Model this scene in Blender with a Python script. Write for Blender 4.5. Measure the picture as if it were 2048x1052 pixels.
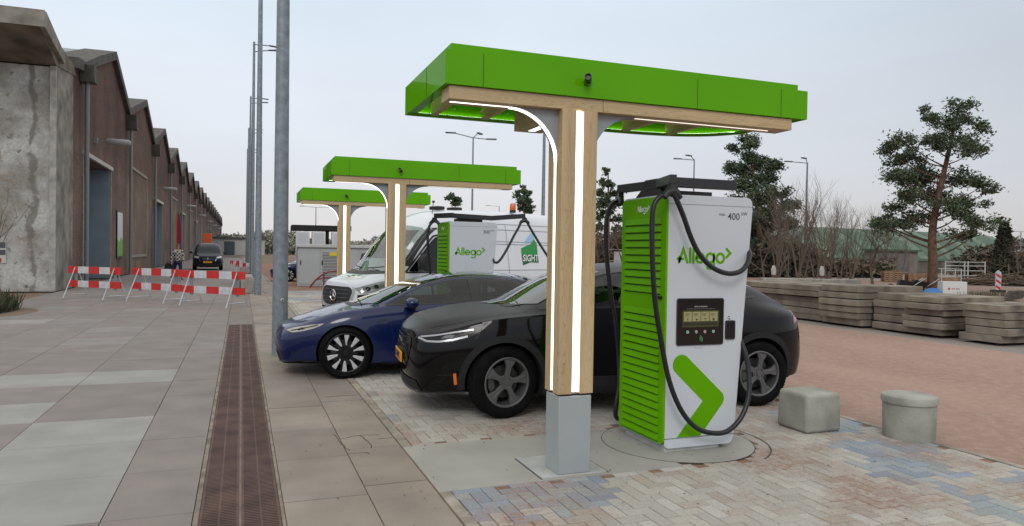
import bpy, bmesh, math, random
from mathutils import Vector, Matrix, Euler
from mathutils.bvhtree import BVHTree
from mathutils import geometry as mgeo
PI = math.pi
R = math.radians
scene = bpy.context.scene
for o in list(bpy.data.objects):
    bpy.data.objects.remove(o)
C = scene.collection

# ------------------------------------------------------------------ camera
cam_d = bpy.data.cameras.new('camera'); cam = bpy.data.objects.new('camera', cam_d); C.objects.link(cam)
CAMH = 1.68
def cam_axes(yaw, pitch, roll):
    y, p, r = R(yaw), R(pitch), R(roll)
    f = Vector((math.sin(y)*math.cos(p), math.cos(y)*math.cos(p), math.sin(p)))
    rt = Vector((math.cos(y), -math.sin(y), 0)); up = rt.cross(f)
    return (rt*math.cos(r)+up*math.sin(r)), (up*math.cos(r)-rt*math.sin(r)), f
_r, _u, _f = cam_axes(20.72, -0.92, 0.90)
M = Matrix((( _r.x, _u.x, -_f.x, 0), (_r.y, _u.y, -_f.y, 0), (_r.z, _u.z, -_f.z, CAMH), (0, 0, 0, 1)))
cam.matrix_world = M
cam_d.sensor_width = 36; cam_d.sensor_fit = 'HORIZONTAL'; cam_d.lens = 1433/2048*36
cam_d.clip_start = 0.05; cam_d.clip_end = 3000
cam_d.dof.use_dof = False
scene.camera = cam

# ------------------------------------------------------------------ world, sun, exposure
scene.view_settings.view_transform = 'Standard'
scene.view_settings.look = 'None'
scene.view_settings.exposure = 0.06
scene.view_settings.gamma = 1.0
scene.view_settings.use_curve_mapping = False
SUN_EL, SUN_AZ = R(38), R(205)
w = bpy.data.worlds.new('World'); scene.world = w; w.use_nodes = True
nt = w.node_tree; nt.nodes.clear()
out = nt.nodes.new('ShaderNodeOutputWorld')
sky = nt.nodes.new('ShaderNodeTexSky'); sky.sky_type = 'NISHITA'; sky.sun_disc = False
sky.sun_elevation = SUN_EL; sky.sun_rotation = SUN_AZ; sky.air_density = 1.0; sky.dust_density = 3.0
bg1 = nt.nodes.new('ShaderNodeBackground'); bg1.inputs[1].default_value = 0.06
nt.links.new(sky.outputs[0], bg1.inputs[0])
# overcast veil: thin bright cloud over the whole sky, greyer toward the horizon
tc = nt.nodes.new('ShaderNodeTexCoord'); sx = nt.nodes.new('ShaderNodeSeparateXYZ')
nt.links.new(tc.outputs['Generated'], sx.inputs[0])
rp = nt.nodes.new('ShaderNodeValToRGB'); rp.color_ramp.interpolation = 'EASE'
e = rp.color_ramp.elements
e[0].position = 0.0; e[0].color = (0.80, 0.775, 0.765, 1)
e[1].position = 0.80; e[1].color = (1.18, 1.16, 1.12, 1)
x_ = e.new(0.14); x_.color = (0.79, 0.825, 0.89, 1)
x_ = e.new(0.32); x_.color = (0.765, 0.865, 0.965, 1)
x_ = e.new(0.55); x_.color = (1.06, 1.06, 1.06, 1)
nt.links.new(sx.outputs[2], rp.inputs[0])
nz = nt.nodes.new('ShaderNodeTexNoise'); nz.inputs['Scale'].default_value = 1.6; nz.inputs['Detail'].default_value = 4
mp = nt.nodes.new('ShaderNodeMapping'); mp.inputs['Scale'].default_value = (1, 1, 2.6)
nt.links.new(tc.outputs['Generated'], mp.inputs[0]); nt.links.new(mp.outputs[0], nz.inputs['Vector'])
r2 = nt.nodes.new('ShaderNodeMapRange'); r2.inputs[1].default_value = .3; r2.inputs[2].default_value = .7
r2.inputs[3].default_value = .90; r2.inputs[4].default_value = 1.07
nt.links.new(nz.outputs[0], r2.inputs[0])
# bank of darker cloud over the east side (+X)
rx = nt.nodes.new('ShaderNodeMapRange'); rx.inputs[1].default_value = 0.25; rx.inputs[2].default_value = 0.85
rx.inputs[3].default_value = 1.0; rx.inputs[4].default_value = 0.86; rx.interpolation_type = 'SMOOTHSTEP'
nt.links.new(sx.outputs[0], rx.inputs[0])
mm = nt.nodes.new('ShaderNodeMath'); mm.operation = 'MULTIPLY'
nt.links.new(r2.outputs[0], mm.inputs[0]); nt.links.new(rx.outputs[0], mm.inputs[1])
bg2 = nt.nodes.new('ShaderNodeBackground')
nt.links.new(rp.outputs[0], bg2.inputs[0]); nt.links.new(mm.outputs[0], bg2.inputs[1])
mix = nt.nodes.new('ShaderNodeMixShader'); mix.inputs[0].default_value = 0.88
nt.links.new(bg1.outputs[0], mix.inputs[1]); nt.links.new(bg2.outputs[0], mix.inputs[2])
nt.links.new(mix.outputs[0], out.inputs[0])
sd = bpy.data.lights.new('sun', 'SUN'); so = bpy.data.objects.new('sun', sd); C.objects.link(so)
sd.energy = 0.7; sd.angle = R(18); sd.color = (1.0, .97, .93)
so.rotation_euler = Euler((PI/2-SUN_EL, 0, PI-SUN_AZ+PI), 'XYZ')
# direction check: sun lamp shines along its -Z; point it from azimuth SUN_AZ (clockwise from +Y)
dirv = Vector((math.sin(SUN_AZ)*math.cos(SUN_EL), math.cos(SUN_AZ)*math.cos(SUN_EL), math.sin(SUN_EL)))
so.rotation_euler = dirv.to_track_quat('Z', 'Y').to_euler()

# ------------------------------------------------------------------ helpers
rnd = random.Random(7)
def S(c):  # sRGB 0-255 -> linear
    o = []
    for v in c:
        v /= 255
        o.append(v/12.92 if v <= .04045 else ((v+.055)/1.055)**2.4)
    return tuple(o)
MATS = {}
def mat(name, col, rough=.6, metal=0., nscale=0, namt=.15, bump=0., coat=0., col2=None, detail=4, rvar=0., spec=.5,
        attr=False, stretch=None, emit=None, estr=0, bscale=None, aniso=False):
    if name in MATS: return MATS[name]
    m = bpy.data.materials.new(name); MATS[name] = m; m.use_nodes = True
    n = m.node_tree; b = n.nodes['Principled BSDF']; L = n.links.new
    b.inputs['Base Color'].default_value = (*col, 1); b.inputs['Roughness'].default_value = rough
    b.inputs['Metallic'].default_value = metal; b.inputs['Specular IOR Level'].default_value = spec
    b.inputs['Coat Weight'].default_value = coat; b.inputs['Coat Roughness'].default_value = .025
    if emit:
        b.inputs['Emission Color'].default_value = (*emit, 1); b.inputs['Emission Strength'].default_value = estr
    src = None
    if attr:
        a = n.nodes.new('ShaderNodeAttribute'); a.attribute_name = 'Col'; src = a.outputs['Color']
    if nscale:
        tc = n.nodes.new('ShaderNodeTexCoord'); v = tc.outputs['Object']
        if stretch:
            mp = n.nodes.new('ShaderNodeMapping'); mp.inputs['Scale'].default_value = stretch; L(v, mp.inputs[0]); v = mp.outputs[0]
        nz = n.nodes.new('ShaderNodeTexNoise'); nz.inputs['Scale'].default_value = nscale; nz.inputs['Detail'].default_value = detail
        L(v, nz.inputs['Vector'])
        mr = n.nodes.new('ShaderNodeMapRange'); mr.inputs[1].default_value = .3; mr.inputs[2].default_value = .7
        L(nz.outputs[0], mr.inputs[0])
        mx = n.nodes.new('ShaderNodeMix'); mx.data_type = 'RGBA'
        L(mr.outputs[0], mx.inputs[0])
        if src is None:
            c2 = col2 or tuple(c*(1-namt*1.6) for c in col)
            c1 = col if col2 else tuple(min(1, c*(1+namt)) for c in col)
            mx.inputs[6].default_value = (*c1, 1); mx.inputs[7].default_value = (*c2, 1)
        else:
            mx.blend_type = 'MULTIPLY'; mx.inputs[0].default_value = 1; n.links.remove(mx.inputs[0].links[0])
            cr = n.nodes.new('ShaderNodeMapRange'); cr.inputs[1].default_value = .3; cr.inputs[2].default_value = .7
            cr.inputs[3].default_value = 1-namt*1.6; cr.inputs[4].default_value = 1+namt
            L(nz.outputs[0], cr.inputs[0]); L(src, mx.inputs[6]); L(cr.outputs[0], mx.inputs[7])
        src = mx.outputs[2]
        if rvar:
            rr = n.nodes.new('ShaderNodeMapRange'); rr.inputs[3].default_value = rough-rvar; rr.inputs[4].default_value = rough+rvar
            L(nz.outputs[0], rr.inputs[0]); L(rr.outputs[0], b.inputs['Roughness'])
    if src is not None: L(src, b.inputs['Base Color'])
    if bump:
        tc = n.nodes.new('ShaderNodeTexCoord')
        nb = n.nodes.new('ShaderNodeTexNoise'); nb.inputs['Scale'].default_value = bscale or (nscale*3 if nscale else 30); nb.inputs['Detail'].default_value = 5
        L(tc.outputs['Object'], nb.inputs['Vector'])
        bp = n.nodes.new('ShaderNodeBump'); bp.inputs['Strength'].default_value = bump; bp.inputs['Distance'].default_value = .01
        L(nb.outputs[0], bp.inputs['Height']); L(bp.outputs[0], b.inputs['Normal'])
    return m
def glass(name, tint, refl=.10, rough=.0):
    if name in MATS: return MATS[name]
    m = bpy.data.materials.new(name); MATS[name] = m; m.use_nodes = True
    n = m.node_tree; n.nodes.clear(); L = n.links.new
    o = n.nodes.new('ShaderNodeOutputMaterial'); t = n.nodes.new('ShaderNodeBsdfTransparent'); g = n.nodes.new('ShaderNodeBsdfGlossy')
    t.inputs[0].default_value = (*tint, 1); g.inputs['Roughness'].default_value = rough; g.inputs[0].default_value = (1, 1, 1, 1)
    f = n.nodes.new('ShaderNodeFresnel'); f.inputs[0].default_value = 1.5
    mr = n.nodes.new('ShaderNodeMath'); mr.operation = 'ADD'; mr.inputs[1].default_value = refl-.04; mr.use_clamp = True
    mx = n.nodes.new('ShaderNodeMixShader'); L(f.outputs[0], mr.inputs[0]); L(mr.outputs[0], mx.inputs[0])
    L(t.outputs[0], mx.inputs[1]); L(g.outputs[0], mx.inputs[2]); L(mx.outputs[0], o.inputs[0])
    return m
class MB:
    def __init__(s): s.v = []; s.f = []; s.c = []; s.cur = None; s.mi = []; s.m = 0
    def add(s, vs, fs):
        k = len(s.v); s.v += [tuple(v) for v in vs]
        for f in fs:
            s.f.append(tuple(k+i for i in f)); s.c.append(s.cur); s.mi.append(s.m)
        return s
    def box(s, x0, y0, z0, x1, y1, z1, M=None):
        vs = [Vector((x, y, z)) for z in (z0, z1) for y in (y0, y1) for x in (x0, x1)]
        if M is not None: vs = [M @ v for v in vs]
        return s.add(vs, [(0, 2, 3, 1), (4, 5, 7, 6), (0, 1, 5, 4), (2, 6, 7, 3), (0, 4, 6, 2), (1, 3, 7, 5)])
    def prism(s, poly, a, b, axis='z', M=None):
        def P(u, v, t):
            return Vector((u, v, t)) if axis == 'z' else (Vector((u, t, v)) if axis == 'y' else Vector((t, u, v)))
        n = len(poly); vs = [P(u, v, a) for u, v in poly]+[P(u, v, b) for u, v in poly]
        if M is not None: vs = [M @ v for v in vs]
        ar = sum(poly[i][0]*poly[(i+1) % n][1]-poly[(i+1) % n][0]*poly[i][1] for i in range(n))
        fl = (ar > 0) == (b > a)
        if axis == 'y': fl = not fl
        bot = tuple(range(n)); top = tuple(range(n, 2*n)); sd = [(i, (i+1) % n, n+(i+1) % n, n+i) for i in range(n)]
        if fl: fs = [bot[::-1], top]+sd
        else: fs = [bot, top[::-1]]+[q[::-1] for q in sd]
        return s.add(vs, fs)
    def tube(s, pts, r, n=8, cap=True):
        pts = [Vector(p) for p in pts]; m = len(pts); rs = r if hasattr(r, '__len__') else [r]*m
        T = []
        for i in range(m):
            a = pts[max(i-1, 0)]; b = pts[min(i+1, m-1)]; T.append((b-a).normalized())
        up = Vector((0, 0, 1)) if abs(T[0].z) < .9 else Vector((1, 0, 0))
        N = T[0].cross(up).normalized(); vs = []
        for i in range(m):
            N = (N-T[i]*N.dot(T[i])).normalized(); B = T[i].cross(N)
            for k in range(n):
                a = 2*PI*k/n; vs.append(pts[i]+(N*math.cos(a)+B*math.sin(a))*rs[i])
        fs = [(i*n+k, i*n+(k+1) % n, (i+1)*n+(k+1) % n, (i+1)*n+k) for i in range(m-1) for k in range(n)]
        if cap: fs += [tuple(range(n))[::-1], tuple((m-1)*n+k for k in range(n))]
        return s.add(vs, fs)
    def cyl(s, p0, p1, r0, r1=None, n=20):
        return s.tube([p0, p1], [r0, r0 if r1 is None else r1], n)
    def lathe(s, prof, n=32, axis='z', M=None):
        vs = []; m = len(prof)
        for k in range(n):
            a = 2*PI*k/n; c, d = math.cos(a), math.sin(a)
            for r, h in prof:
                v = Vector((r*c, r*d, h)) if axis == 'z' else Vector((r*c, h, r*d))
                vs.append(M @ v if M is not None else v)
        fs = []
        for k in range(n):
            k2 = (k+1) % n
            for i in range(m-1):
                q = (k*m+i, k2*m+i, k2*m+i+1, k*m+i+1)
                fs.append(q if axis == 'z' else q[::-1])
        return s.add(vs, fs)
    def build(s, name, m, parent=None, smooth=False, bevel=0, loc=None, seg=2, angle=40):
        me = bpy.data.meshes.new(name); me.from_pydata(s.v, [], s.f)
        ms = m if isinstance(m, (list, tuple)) else [m]
        for q in ms: me.materials.append(q)
        if len(ms) > 1: me.polygons.foreach_set('material_index', s.mi)
        if any(c is not None for c in s.c):
            ca = me.color_attributes.new('Col', 'FLOAT_COLOR', 'CORNER')
            i = 0
            buf = []
            for p, c in zip(me.polygons, s.c):
                c = c or (1, 1, 1)
                buf += [c[0], c[1], c[2], 1.0]*p.loop_total
            ca.data.foreach_set('color', buf)
        me.validate(); me.update()
        o = bpy.data.objects.new(name, me); C.objects.link(o)
        if smooth:
            me.polygons.foreach_set('use_smooth', [True]*len(me.polygons)); me.set_sharp_from_angle(angle=R(angle))
        if bevel:
            b = o.modifiers.new('Bevel', 'BEVEL'); b.width = bevel; b.segments = seg; b.limit_method = 'ANGLE'; b.angle_limit = R(35)
            b.harden_normals = False
            me.polygons.foreach_set('use_smooth', [True]*len(me.polygons)); me.set_sharp_from_angle(angle=R(25))
        if parent: o.parent = parent
        if loc: o.location = loc
        return o
def thing(name, label, cat, loc=(0, 0, 0), rz=0, group=None):
    o = bpy.data.objects.new(name, None); C.objects.link(o); o.empty_display_size = .2
    o.location = loc; o.rotation_euler = (0, 0, rz); tag(o, label, cat, group); return o
def tag(o, label, cat, group=None):
    o['label'] = label; o['category'] = cat
    if group: o['group'] = group
    return o
def struct(o): o['kind'] = 'structure'; return o
def stuff(o, label=None, cat=None):
    o['kind'] = 'stuff'
    if label: o['label'] = label
    if cat: o['category'] = cat
    return o
def copy_tree(o, parent=None):
    c = o.copy(); C.objects.link(c)
    if parent: c.parent = parent
    for ch in list(o.children): copy_tree(ch, c)
    return c
def dup(o, loc, rz=None, label=None, group=None):
    c = copy_tree(o); c.location = loc
    if rz is not None: c.rotation_euler = (0, 0, rz)
    if label: c['label'] = label
    if group: c['group'] = group
    return c
def bake(o, keep_mods=False):
    dg = bpy.context.evaluated_depsgraph_get(); dg.update()
    me = bpy.data.meshes.new_from_object(o.evaluated_get(dg), depsgraph=dg)
    o.modifiers.clear(); o.data = me
    return o
def smoothpath(pts, k=6):
    P = [Vector(p) for p in pts]; o = []
    for i in range(len(P)-1):
        p0 = P[max(i-1, 0)]; p1 = P[i]; p2 = P[i+1]; p3 = P[min(i+2, len(P)-1)]
        for j in range(k):
            t = j/k
            o.append(.5*((2*p1)+(p2-p0)*t+(2*p0-5*p1+4*p2-p3)*t*t+(3*p1-p0-3*p2+p3)*t**3))
    o.append(P[-1]); return o
def rrect(x0, y0, x1, y1, r, n=5):
    p = []
    for cx, cy, a in ((x1-r, y1-r, 0), (x0+r, y1-r, 90), (x0+r, y0+r, 180), (x1-r, y0+r, 270)):
        for i in range(n+1):
            t = R(a+90*i/n); p.append((cx+r*math.cos(t), cy+r*math.sin(t)))
    return p
def stroke(mb, pts, w_, a, b, axis='y', M=None, closed=False, cap=True):
    """flat stroke of width w_ along 2D pts (round joints), extruded a..b"""
    n = len(pts)
    segs = [(pts[i], pts[(i+1) % n]) for i in range(n if closed else n-1)]
    L_ = []; Rr = []
    for i in range(n):
        p = Vector(pts[i])
        if closed: d = (Vector(pts[(i+1) % n])-Vector(pts[i-1]))
        else: d = Vector(pts[min(i+1, n-1)])-Vector(pts[max(i-1, 0)])
        d.normalize(); q = Vector((-d.y, d.x))
        if closed or 0 < i < n-1:
            e1 = (Vector(pts[i])-Vector(pts[i-1])).normalized(); k = 1/max(.35, abs(Vector((-e1.y, e1.x)).dot(q)))
        else: k = 1
        L_.append(p+q*w_/2*k); Rr.append(p-q*w_/2*k)
    if closed:
        for i in range(n):
            j = (i+1) % n
            mb.prism([tuple(L_[i]), tuple(Rr[i]), tuple(Rr[j]), tuple(L_[j])], a, b, axis, M)
    else:
        poly = [tuple(p) for p in L_]
        if cap:
            d = (Vector(pts[-1])-Vector(pts[-2])).normalized(); a0 = math.atan2(d.y, d.x)
            poly += [(pts[-1][0]+w_/2*math.cos(a0+PI/2-PI*k/6), pts[-1][1]+w_/2*math.sin(a0+PI/2-PI*k/6)) for k in range(1, 6)]
        poly += [tuple(p) for p in reversed(Rr)]
        if cap:
            d = (Vector(pts[0])-Vector(pts[1])).normalized(); a0 = math.atan2(d.y, d.x)
            poly += [(pts[0][0]+w_/2*math.cos(a0+PI/2-PI*k/6), pts[0][1]+w_/2*math.sin(a0+PI/2-PI*k/6)) for k in range(1, 6)]
        mb.prism(poly, a, b, axis, M)
def arc(cx, cy, rx, ry, a0, a1, n=14):
    return [(cx+rx*math.cos(R(a0+(a1-a0)*i/n)), cy+ry*math.sin(R(a0+(a1-a0)*i/n))) for i in range(n+1)]
def wordmark(mb, x, z, h, a, b, M=None, arrow=True, w_=None):
    """rounded geometric lettering 'Allego' (+ chevron); h = cap height, baseline at z, left at x"""
    t = w_ or h*.17; r = h*.30
    st = lambda p, **k: stroke(mb, [(x+u*h, z+v*h) for u, v in p], t, a, b, 'y', M, **k)
    st([(.02, .30), (.42, .30)]); st([(.12, .09), (.42, .92), (.72, .09)]); st([(.14, .14), (.14, .42)])
    st([(.93, .09), (.93, .95)]); st([(1.17, .09), (1.17, .95)])
    rr = .285
    def ring(cx): st(arc(cx, .09+rr, rr, rr, 0, 342, 20), closed=True)
    cx = 1.66; st([(cx-rr, .09+rr), (cx+rr, .09+rr)], cap=False); st(arc(cx, .09+rr, rr, rr, 0, 312, 20))
    cx = 2.43; ring(cx); st([(cx+rr, .62)]+[(cx+rr, .1)]+arc(cx, -.06, rr, .24, 0, -140, 8))
    cx = 3.2; ring(cx)
    if arrow: st([(3.68, .96), (3.96, .70), (3.68, .44)])
def text_mesh(txt, size, thick=.0006, bold=0, align='LEFT', font_shear=0):
    cu = bpy.data.curves.new('txt', 'FONT'); cu.body = txt; cu.size = size; cu.extrude = thick; cu.align_x = align; cu.offset = bold
    cu.resolution_u = 3
    o = bpy.data.objects.new('txt', cu); C.objects.link(o)
    dg = bpy.context.evaluated_depsgraph_get(); dg.update()
    me = bpy.data.meshes.new_from_object(o.evaluated_get(dg), depsgraph=dg)
    bpy.data.objects.remove(o); bpy.data.curves.remove(cu)
    return me
def text(name, txt, size, m, parent, loc, rot=(PI/2, 0, 0), bold=0, align='LEFT', thick=.0006, sx_=1):
    me = text_mesh(txt, size, thick, bold, align)
    me.transform(Matrix.Translation(loc) @ Euler(rot).to_matrix().to_4x4() @ Matrix.Diagonal((sx_, 1, 1, 1)))
    me.materials.clear(); me.materials.append(m)
    o = bpy.data.objects.new(name, me); C.objects.link(o); o.parent = parent
    return o

# ------------------------------------------------------------------ materials
GREEN = (.105, .375, .0)
M_green = mat('green_panel_paint', GREEN, .4, coat=.30, nscale=1.2, namt=.04, spec=.0)
M_greenm = mat('green_louvre_paint', (.125, .39, .0), .5, nscale=3, namt=.05, spec=.08)
M_greenin = mat('green_inner_paint', (.16, .60, .008), .4)
M_led = mat('led_light', (1, 1, 1), .4, emit=(1, .97, .90), estr=2.2)
M_leds = mat('thin_led_light', (1, 1, 1), .4, emit=(1, .93, .80), estr=1.1)
M_ledin = mat('edge_led_light', (1, 1, 1), .4, emit=(.85, 1, .7), estr=5.0)
M_alu = mat('grey_powder_coat', (.33, .36, .37), .42, nscale=2, namt=.05, rvar=.05)
M_aluL = mat('light_grey_plate', (.42, .43, .42), .5, nscale=6, namt=.12)
M_brk = mat('grey_bracket_paint', (.27, .29, .31), .45)
M_blk = mat('black_plastic', (.012, .012, .013), .45, nscale=8, namt=.1)
M_blkg = mat('black_gloss', (.006, .006, .007), .12)
M_arm = mat('anthracite_arm_paint', (.020, .021, .024), .42)
M_cable = mat('black_cable_rubber', (.009, .0095, .013), .38, nscale=10, namt=.2)
M_white = mat('white_powder_coat', (.545, .585, .625), .34, nscale=1.5, namt=.03, coat=.15)
M_dkgrey = mat('dark_grey_print', (.06, .07, .09), .5)
def wood_mat():
    m = bpy.data.materials.new('pale_timber'); m.use_nodes = True; n = m.node_tree; b = n.nodes['Principled BSDF']; L = n.links.new
    tc = n.nodes.new('ShaderNodeTexCoord')
    a = n.nodes.new('ShaderNodeAttribute'); a.attribute_name = 'Col'
    # grain runs along local z of the piece: Col.r picks orientation (1 = horizontal piece)
    sp = n.nodes.new('ShaderNodeSeparateColor'); L(a.outputs['Color'], sp.inputs[0])
    m1 = n.nodes.new('ShaderNodeMapping'); m1.inputs['Scale'].default_value = (14, 14, .9)
    m2 = n.nodes.new('ShaderNodeMapping'); m2.inputs['Scale'].default_value = (.9, 14, 14)
    m3 = n.nodes.new('ShaderNodeMapping'); m3.inputs['Scale'].default_value = (14, .9, 14)
    for q in (m1, m2, m3): L(tc.outputs['Object'], q.inputs[0])
    x1 = n.nodes.new('ShaderNodeMix'); x1.data_type = 'VECTOR'; L(sp.outputs[0], x1.inputs[0]); L(m1.outputs[0], x1.inputs[4]); L(m2.outputs[0], x1.inputs[5])
    x2 = n.nodes.new('ShaderNodeMix'); x2.data_type = 'VECTOR'; L(sp.outputs[1], x2.inputs[0]); L(x1.outputs[1], x2.inputs[4]); L(m3.outputs[0], x2.inputs[5])
    ad = n.nodes.new('ShaderNodeVectorMath'); ad.operation = 'ADD'; L(x2.outputs[1], ad.inputs[0]); 
    cb = n.nodes.new('ShaderNodeCombineXYZ'); ml = n.nodes.new('ShaderNodeMath'); ml.operation = 'MULTIPLY'; ml.inputs[1].default_value = 50
    L(sp.outputs[2], ml.inputs[0]); L(ml.outputs[0], cb.inputs[0]); L(ml.outputs[0], cb.inputs[1]); L(cb.outputs[0], ad.inputs[1])
    nz = n.nodes.new('ShaderNodeTexNoise'); nz.inputs['Scale'].default_value = 1.0; nz.inputs['Detail'].default_value = 3; nz.inputs['Distortion'].default_value = 1.2
    L(ad.outputs[0], nz.inputs['Vector'])
    wv = n.nodes.new('ShaderNodeMath'); wv.operation = 'MULTIPLY'; wv.inputs[1].default_value = 14; L(nz.outputs[0], wv.inputs[0])
    fr = n.nodes.new('ShaderNodeMath'); fr.operation = 'FRACT'; L(wv.outputs[0], fr.inputs[0])
    rp = n.nodes.new('ShaderNodeValToRGB'); e = rp.color_ramp.elements
    e[0].color = (.52, .395, .225, 1); e[1].color = (.36, .245, .12, 1); q = e.new(.75); q.color = (.48, .355, .195, 1)
    L(fr.outputs[0], rp.inputs[0])
    nz2 = n.nodes.new('ShaderNodeTexNoise'); nz2.inputs['Scale'].default_value = .5; L(ad.outputs[0], nz2.inputs['Vector'])
    mx = n.nodes.new('ShaderNodeMix'); mx.data_type = 'RGBA'; mx.blend_type = 'MULTIPLY'; mx.inputs[0].default_value = 1
    mr = n.nodes.new('ShaderNodeMapRange'); mr.inputs[1].default_value = .3; mr.inputs[2].default_value = .7; mr.inputs[3].default_value = .82; mr.inputs[4].default_value = 1.1
    L(nz2.outputs[0], mr.inputs[0]); L(rp.outputs[0], mx.inputs[6]); L(mr.outputs[0], mx.inputs[7])
    L(mx.outputs[2], b.inputs['Base Color']); b.inputs['Roughness'].default_value = .55
    MATS['pale_timber'] = m; return m
M_wood = wood_mat()
WV, WX, WY = (0, 0, .13), (1, 0, .37), (0, 1, .71)

# ------------------------------------------------------------------ charging canopy (local origin: post centre on ground; -y faces the camera)
def canopy(loc, label):
    t = thing('charging_canopy', label, 'canopy', loc, 0, 'green charging canopies')
    pc = (2.365, 4.98)
    def lx(X): return X-pc[0]
    def ly(Y): return Y-pc[1]
    MB().box(-.27, -.135, .0, .27, .40, .012).build('base_plate', M_aluL, t, bevel=.002)
    MB().box(-.134, -.122, .012, .134, .122, .60).build('base', M_alu, t, bevel=.006)
    MB().box(-.12, -.108, .60, .12, .108, .615).build('post_foot', M_blk, t)
    # timber post made of boards round a lit slot on the front and left faces
    p = MB()
    for k, (a, b) in enumerate(((-.145, -.031), (.031, .145))):
        p.cur = (0, 0, .13+k*.31)
        p.box(a, -.125, .615, b, -.02, 2.745)
    p.cur = (0, 0, .8); p.box(-.145, .031, .615, .145, .125, 2.745)
    p.cur = (0, 0, .55); p.box(-.11, -.018, .615, .145, .029, 2.745)
    p.build('post', M_wood, t, bevel=.003)
    MB().box(-.029, -.119, .63, .029, -.05, 2.735).build('led_strip', M_led, t)
    MB().box(-.139, -.012, .63, -.112, .025, 2.42).build('led_strip', M_led, t)
    # front beams (two lengths) and cross beam
    b = MB(); b.cur = WX; b.box(lx(1.355), -.105, 2.747, .20, .10, 2.842); b.build('beam', M_wood, t, bevel=.003)
    b = MB(); b.cur = (1, 0, .62); b.box(.203, -.105, 2.747, lx(4.365), .10, 2.842); b.build('beam', M_wood, t, bevel=.003)
    b = MB(); b.cur = WY; b.box(-.13, .13, 2.735, .13, .93, 2.94); b.build('cross_beam', M_wood, t, bevel=.003)
    MB().box(-.03, .14, 2.7325, .03, .84, 2.7385).build('led_strip', M_led, t)
    MB().box(lx(1.39), -.008, 2.7435, -.53, .010, 2.7495).build('led_strip', M_led, t)
    MB().box(.53, -.006, 2.7435, lx(4.20), .006, 2.7495).build('led_strip', M_leds, t)
    # quarter-arc brackets with a lit edge
    for s in (-1, 1):
        cx = s*(.145+.38); r = .385
        a = [(cx-s*r*math.sin(R(90*i/14)), 2.357+r*math.cos(R(90*i/14))) for i in range(15)]
        a = [(x, z) for x, z in a]
        poly = a+[(s*.1455, 2.7465), (cx, 2.7465)]
        poly = [(cx, 2.7465)]+[(s*.1455, 2.7465)]+[q for q in reversed(a)]
        MB().prism(poly, -.045, .055, 'y').build('bracket', M_brk, t)
        l = MB()
        for i in range(14):
            (x0, z0), (x1, z1) = a[i], a[i+1]
            n0 = Vector((x0-cx, z0-2.357)).normalized()*.006; n1 = Vector((x1-cx, z1-2.357)).normalized()*.006
            w0, w1 = (-.030, .018) if s < 0 else (-.008, .012)
            l.prism([(x0, z0), (x1, z1), (x1-n1.x, z1-n1.y), (x0-n0.x, z0-n0.y)], w0, w1, 'y')
        l.build('led_strip', M_led if s < 0 else M_brk, t)
    g = MB(); a = [(.51-.385*math.sin(R(90*i/10)), 2.35+.385*math.cos(R(90*i/10))) for i in range(11)]
    g.prism([(.51, 2.7345), (.1255, 2.7345)]+a[::-1], -.03, .03, 'x').build('bracket', M_brk, t)
    # roof plan: square corners in front and at the back left, big round corner at the back right
    X0, X1, Y0, Y1 = lx(1.318), lx(4.509), -.125, ly(6.16)
    def plan(d):
        p = [(X0+d, Y0+d), (X1-d, Y0+d), (X1-d, ly(5.72))]
        cx, cy, rx, ry = lx(3.35), ly(5.45), X1-d-lx(3.35), Y1-d-ly(5.45)
        p += [(cx+rx*math.cos(R(q))**.75, cy+ry*math.sin(R(q))**.75) for q in (22, 30, 38, 46, 54, 62, 70, 78, 84, 90)]
        p += [(lx(2.6), Y1-d), (X0+d, Y1-d)]
        return p
    po, pi = plan(0), plan(.035)
    f = MB(); n = len(po)
    def ring(f, po, pi, z0, z1):
        for i in range(n):
            j = (i+1) % n
            A, B, Cc, D = po[i], po[j], pi[j], pi[i]
            f.add([(*A, z0), (*B, z0), (*B, z1), (*A, z1), (*D, z0), (*Cc, z0), (*Cc, z1), (*D, z1)],
                  [(0, 1, 2, 3), (5, 4, 7, 6), (0, 4, 5, 1), (3, 2, 6, 7)])
    ring(f, po, pi, 2.845, 3.085)
    f.build('fascia', M_green, t)
    sm = MB()
    for X in (1.597, 3.399, 4.23):
        sm.box(lx(X)-.0022, Y0-.0015, 2.85, lx(X)+.0022, Y0, 3.08)
    for X in (1.597, 3.399):
        sm.box(X0-.0015, ly(5.4)-.002, 2.85, X0, ly(5.4)+.002, 3.08)
    sm.build('panel_joint', mat('joint_dark', (.02, .06, .003), .6), t)
    f = MB(); pt, pt2 = plan(.055), plan(.06)
    f.prism(pt, 3.06, 3.146, 'z'); f.build('roof', M_green, t, bevel=.003)
    # lip, soffit, joists, edge light
    f = MB(); ring(f, pi, plan(.085), 2.852, 2.862); f.build('lip', M_green, t)
    f = MB(); ring(f, plan(.045), plan(.062), 2.863, 2.867); f.build('edge_led', M_ledin, t)
    f = MB(); f.prism(plan(.036), 3.0, 3.03, 'z'); f.build('soffit', M_greenin, t)
    for k, X in enumerate((1.55, 2.01, 2.95, 3.42, 3.9)):
        j = MB(); j.cur = (0, 1, .2+.13*k); x = lx(X)
        j.box(x-.024, .102, 2.845, x+.024, 1.085, 2.998)
        j.build('joist', M_wood, t)
    s = MB()
    for k in range(12):
        x = lx(1.5+.25*k); s.lathe([(.0, -.008), (.009, -.008), (.009, 0)], 8, 'y', Matrix.Translation((x, Y1-.0355, 2.93)))
    s.build('screw', M_aluL, t)
    c = MB(); cx, cz = lx(2.415), 2.957
    c.lathe([(.0, -.03), (.028, -.03), (.030, 0)], 20, 'y', Matrix.Translation((cx, Y0, cz)))
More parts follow.
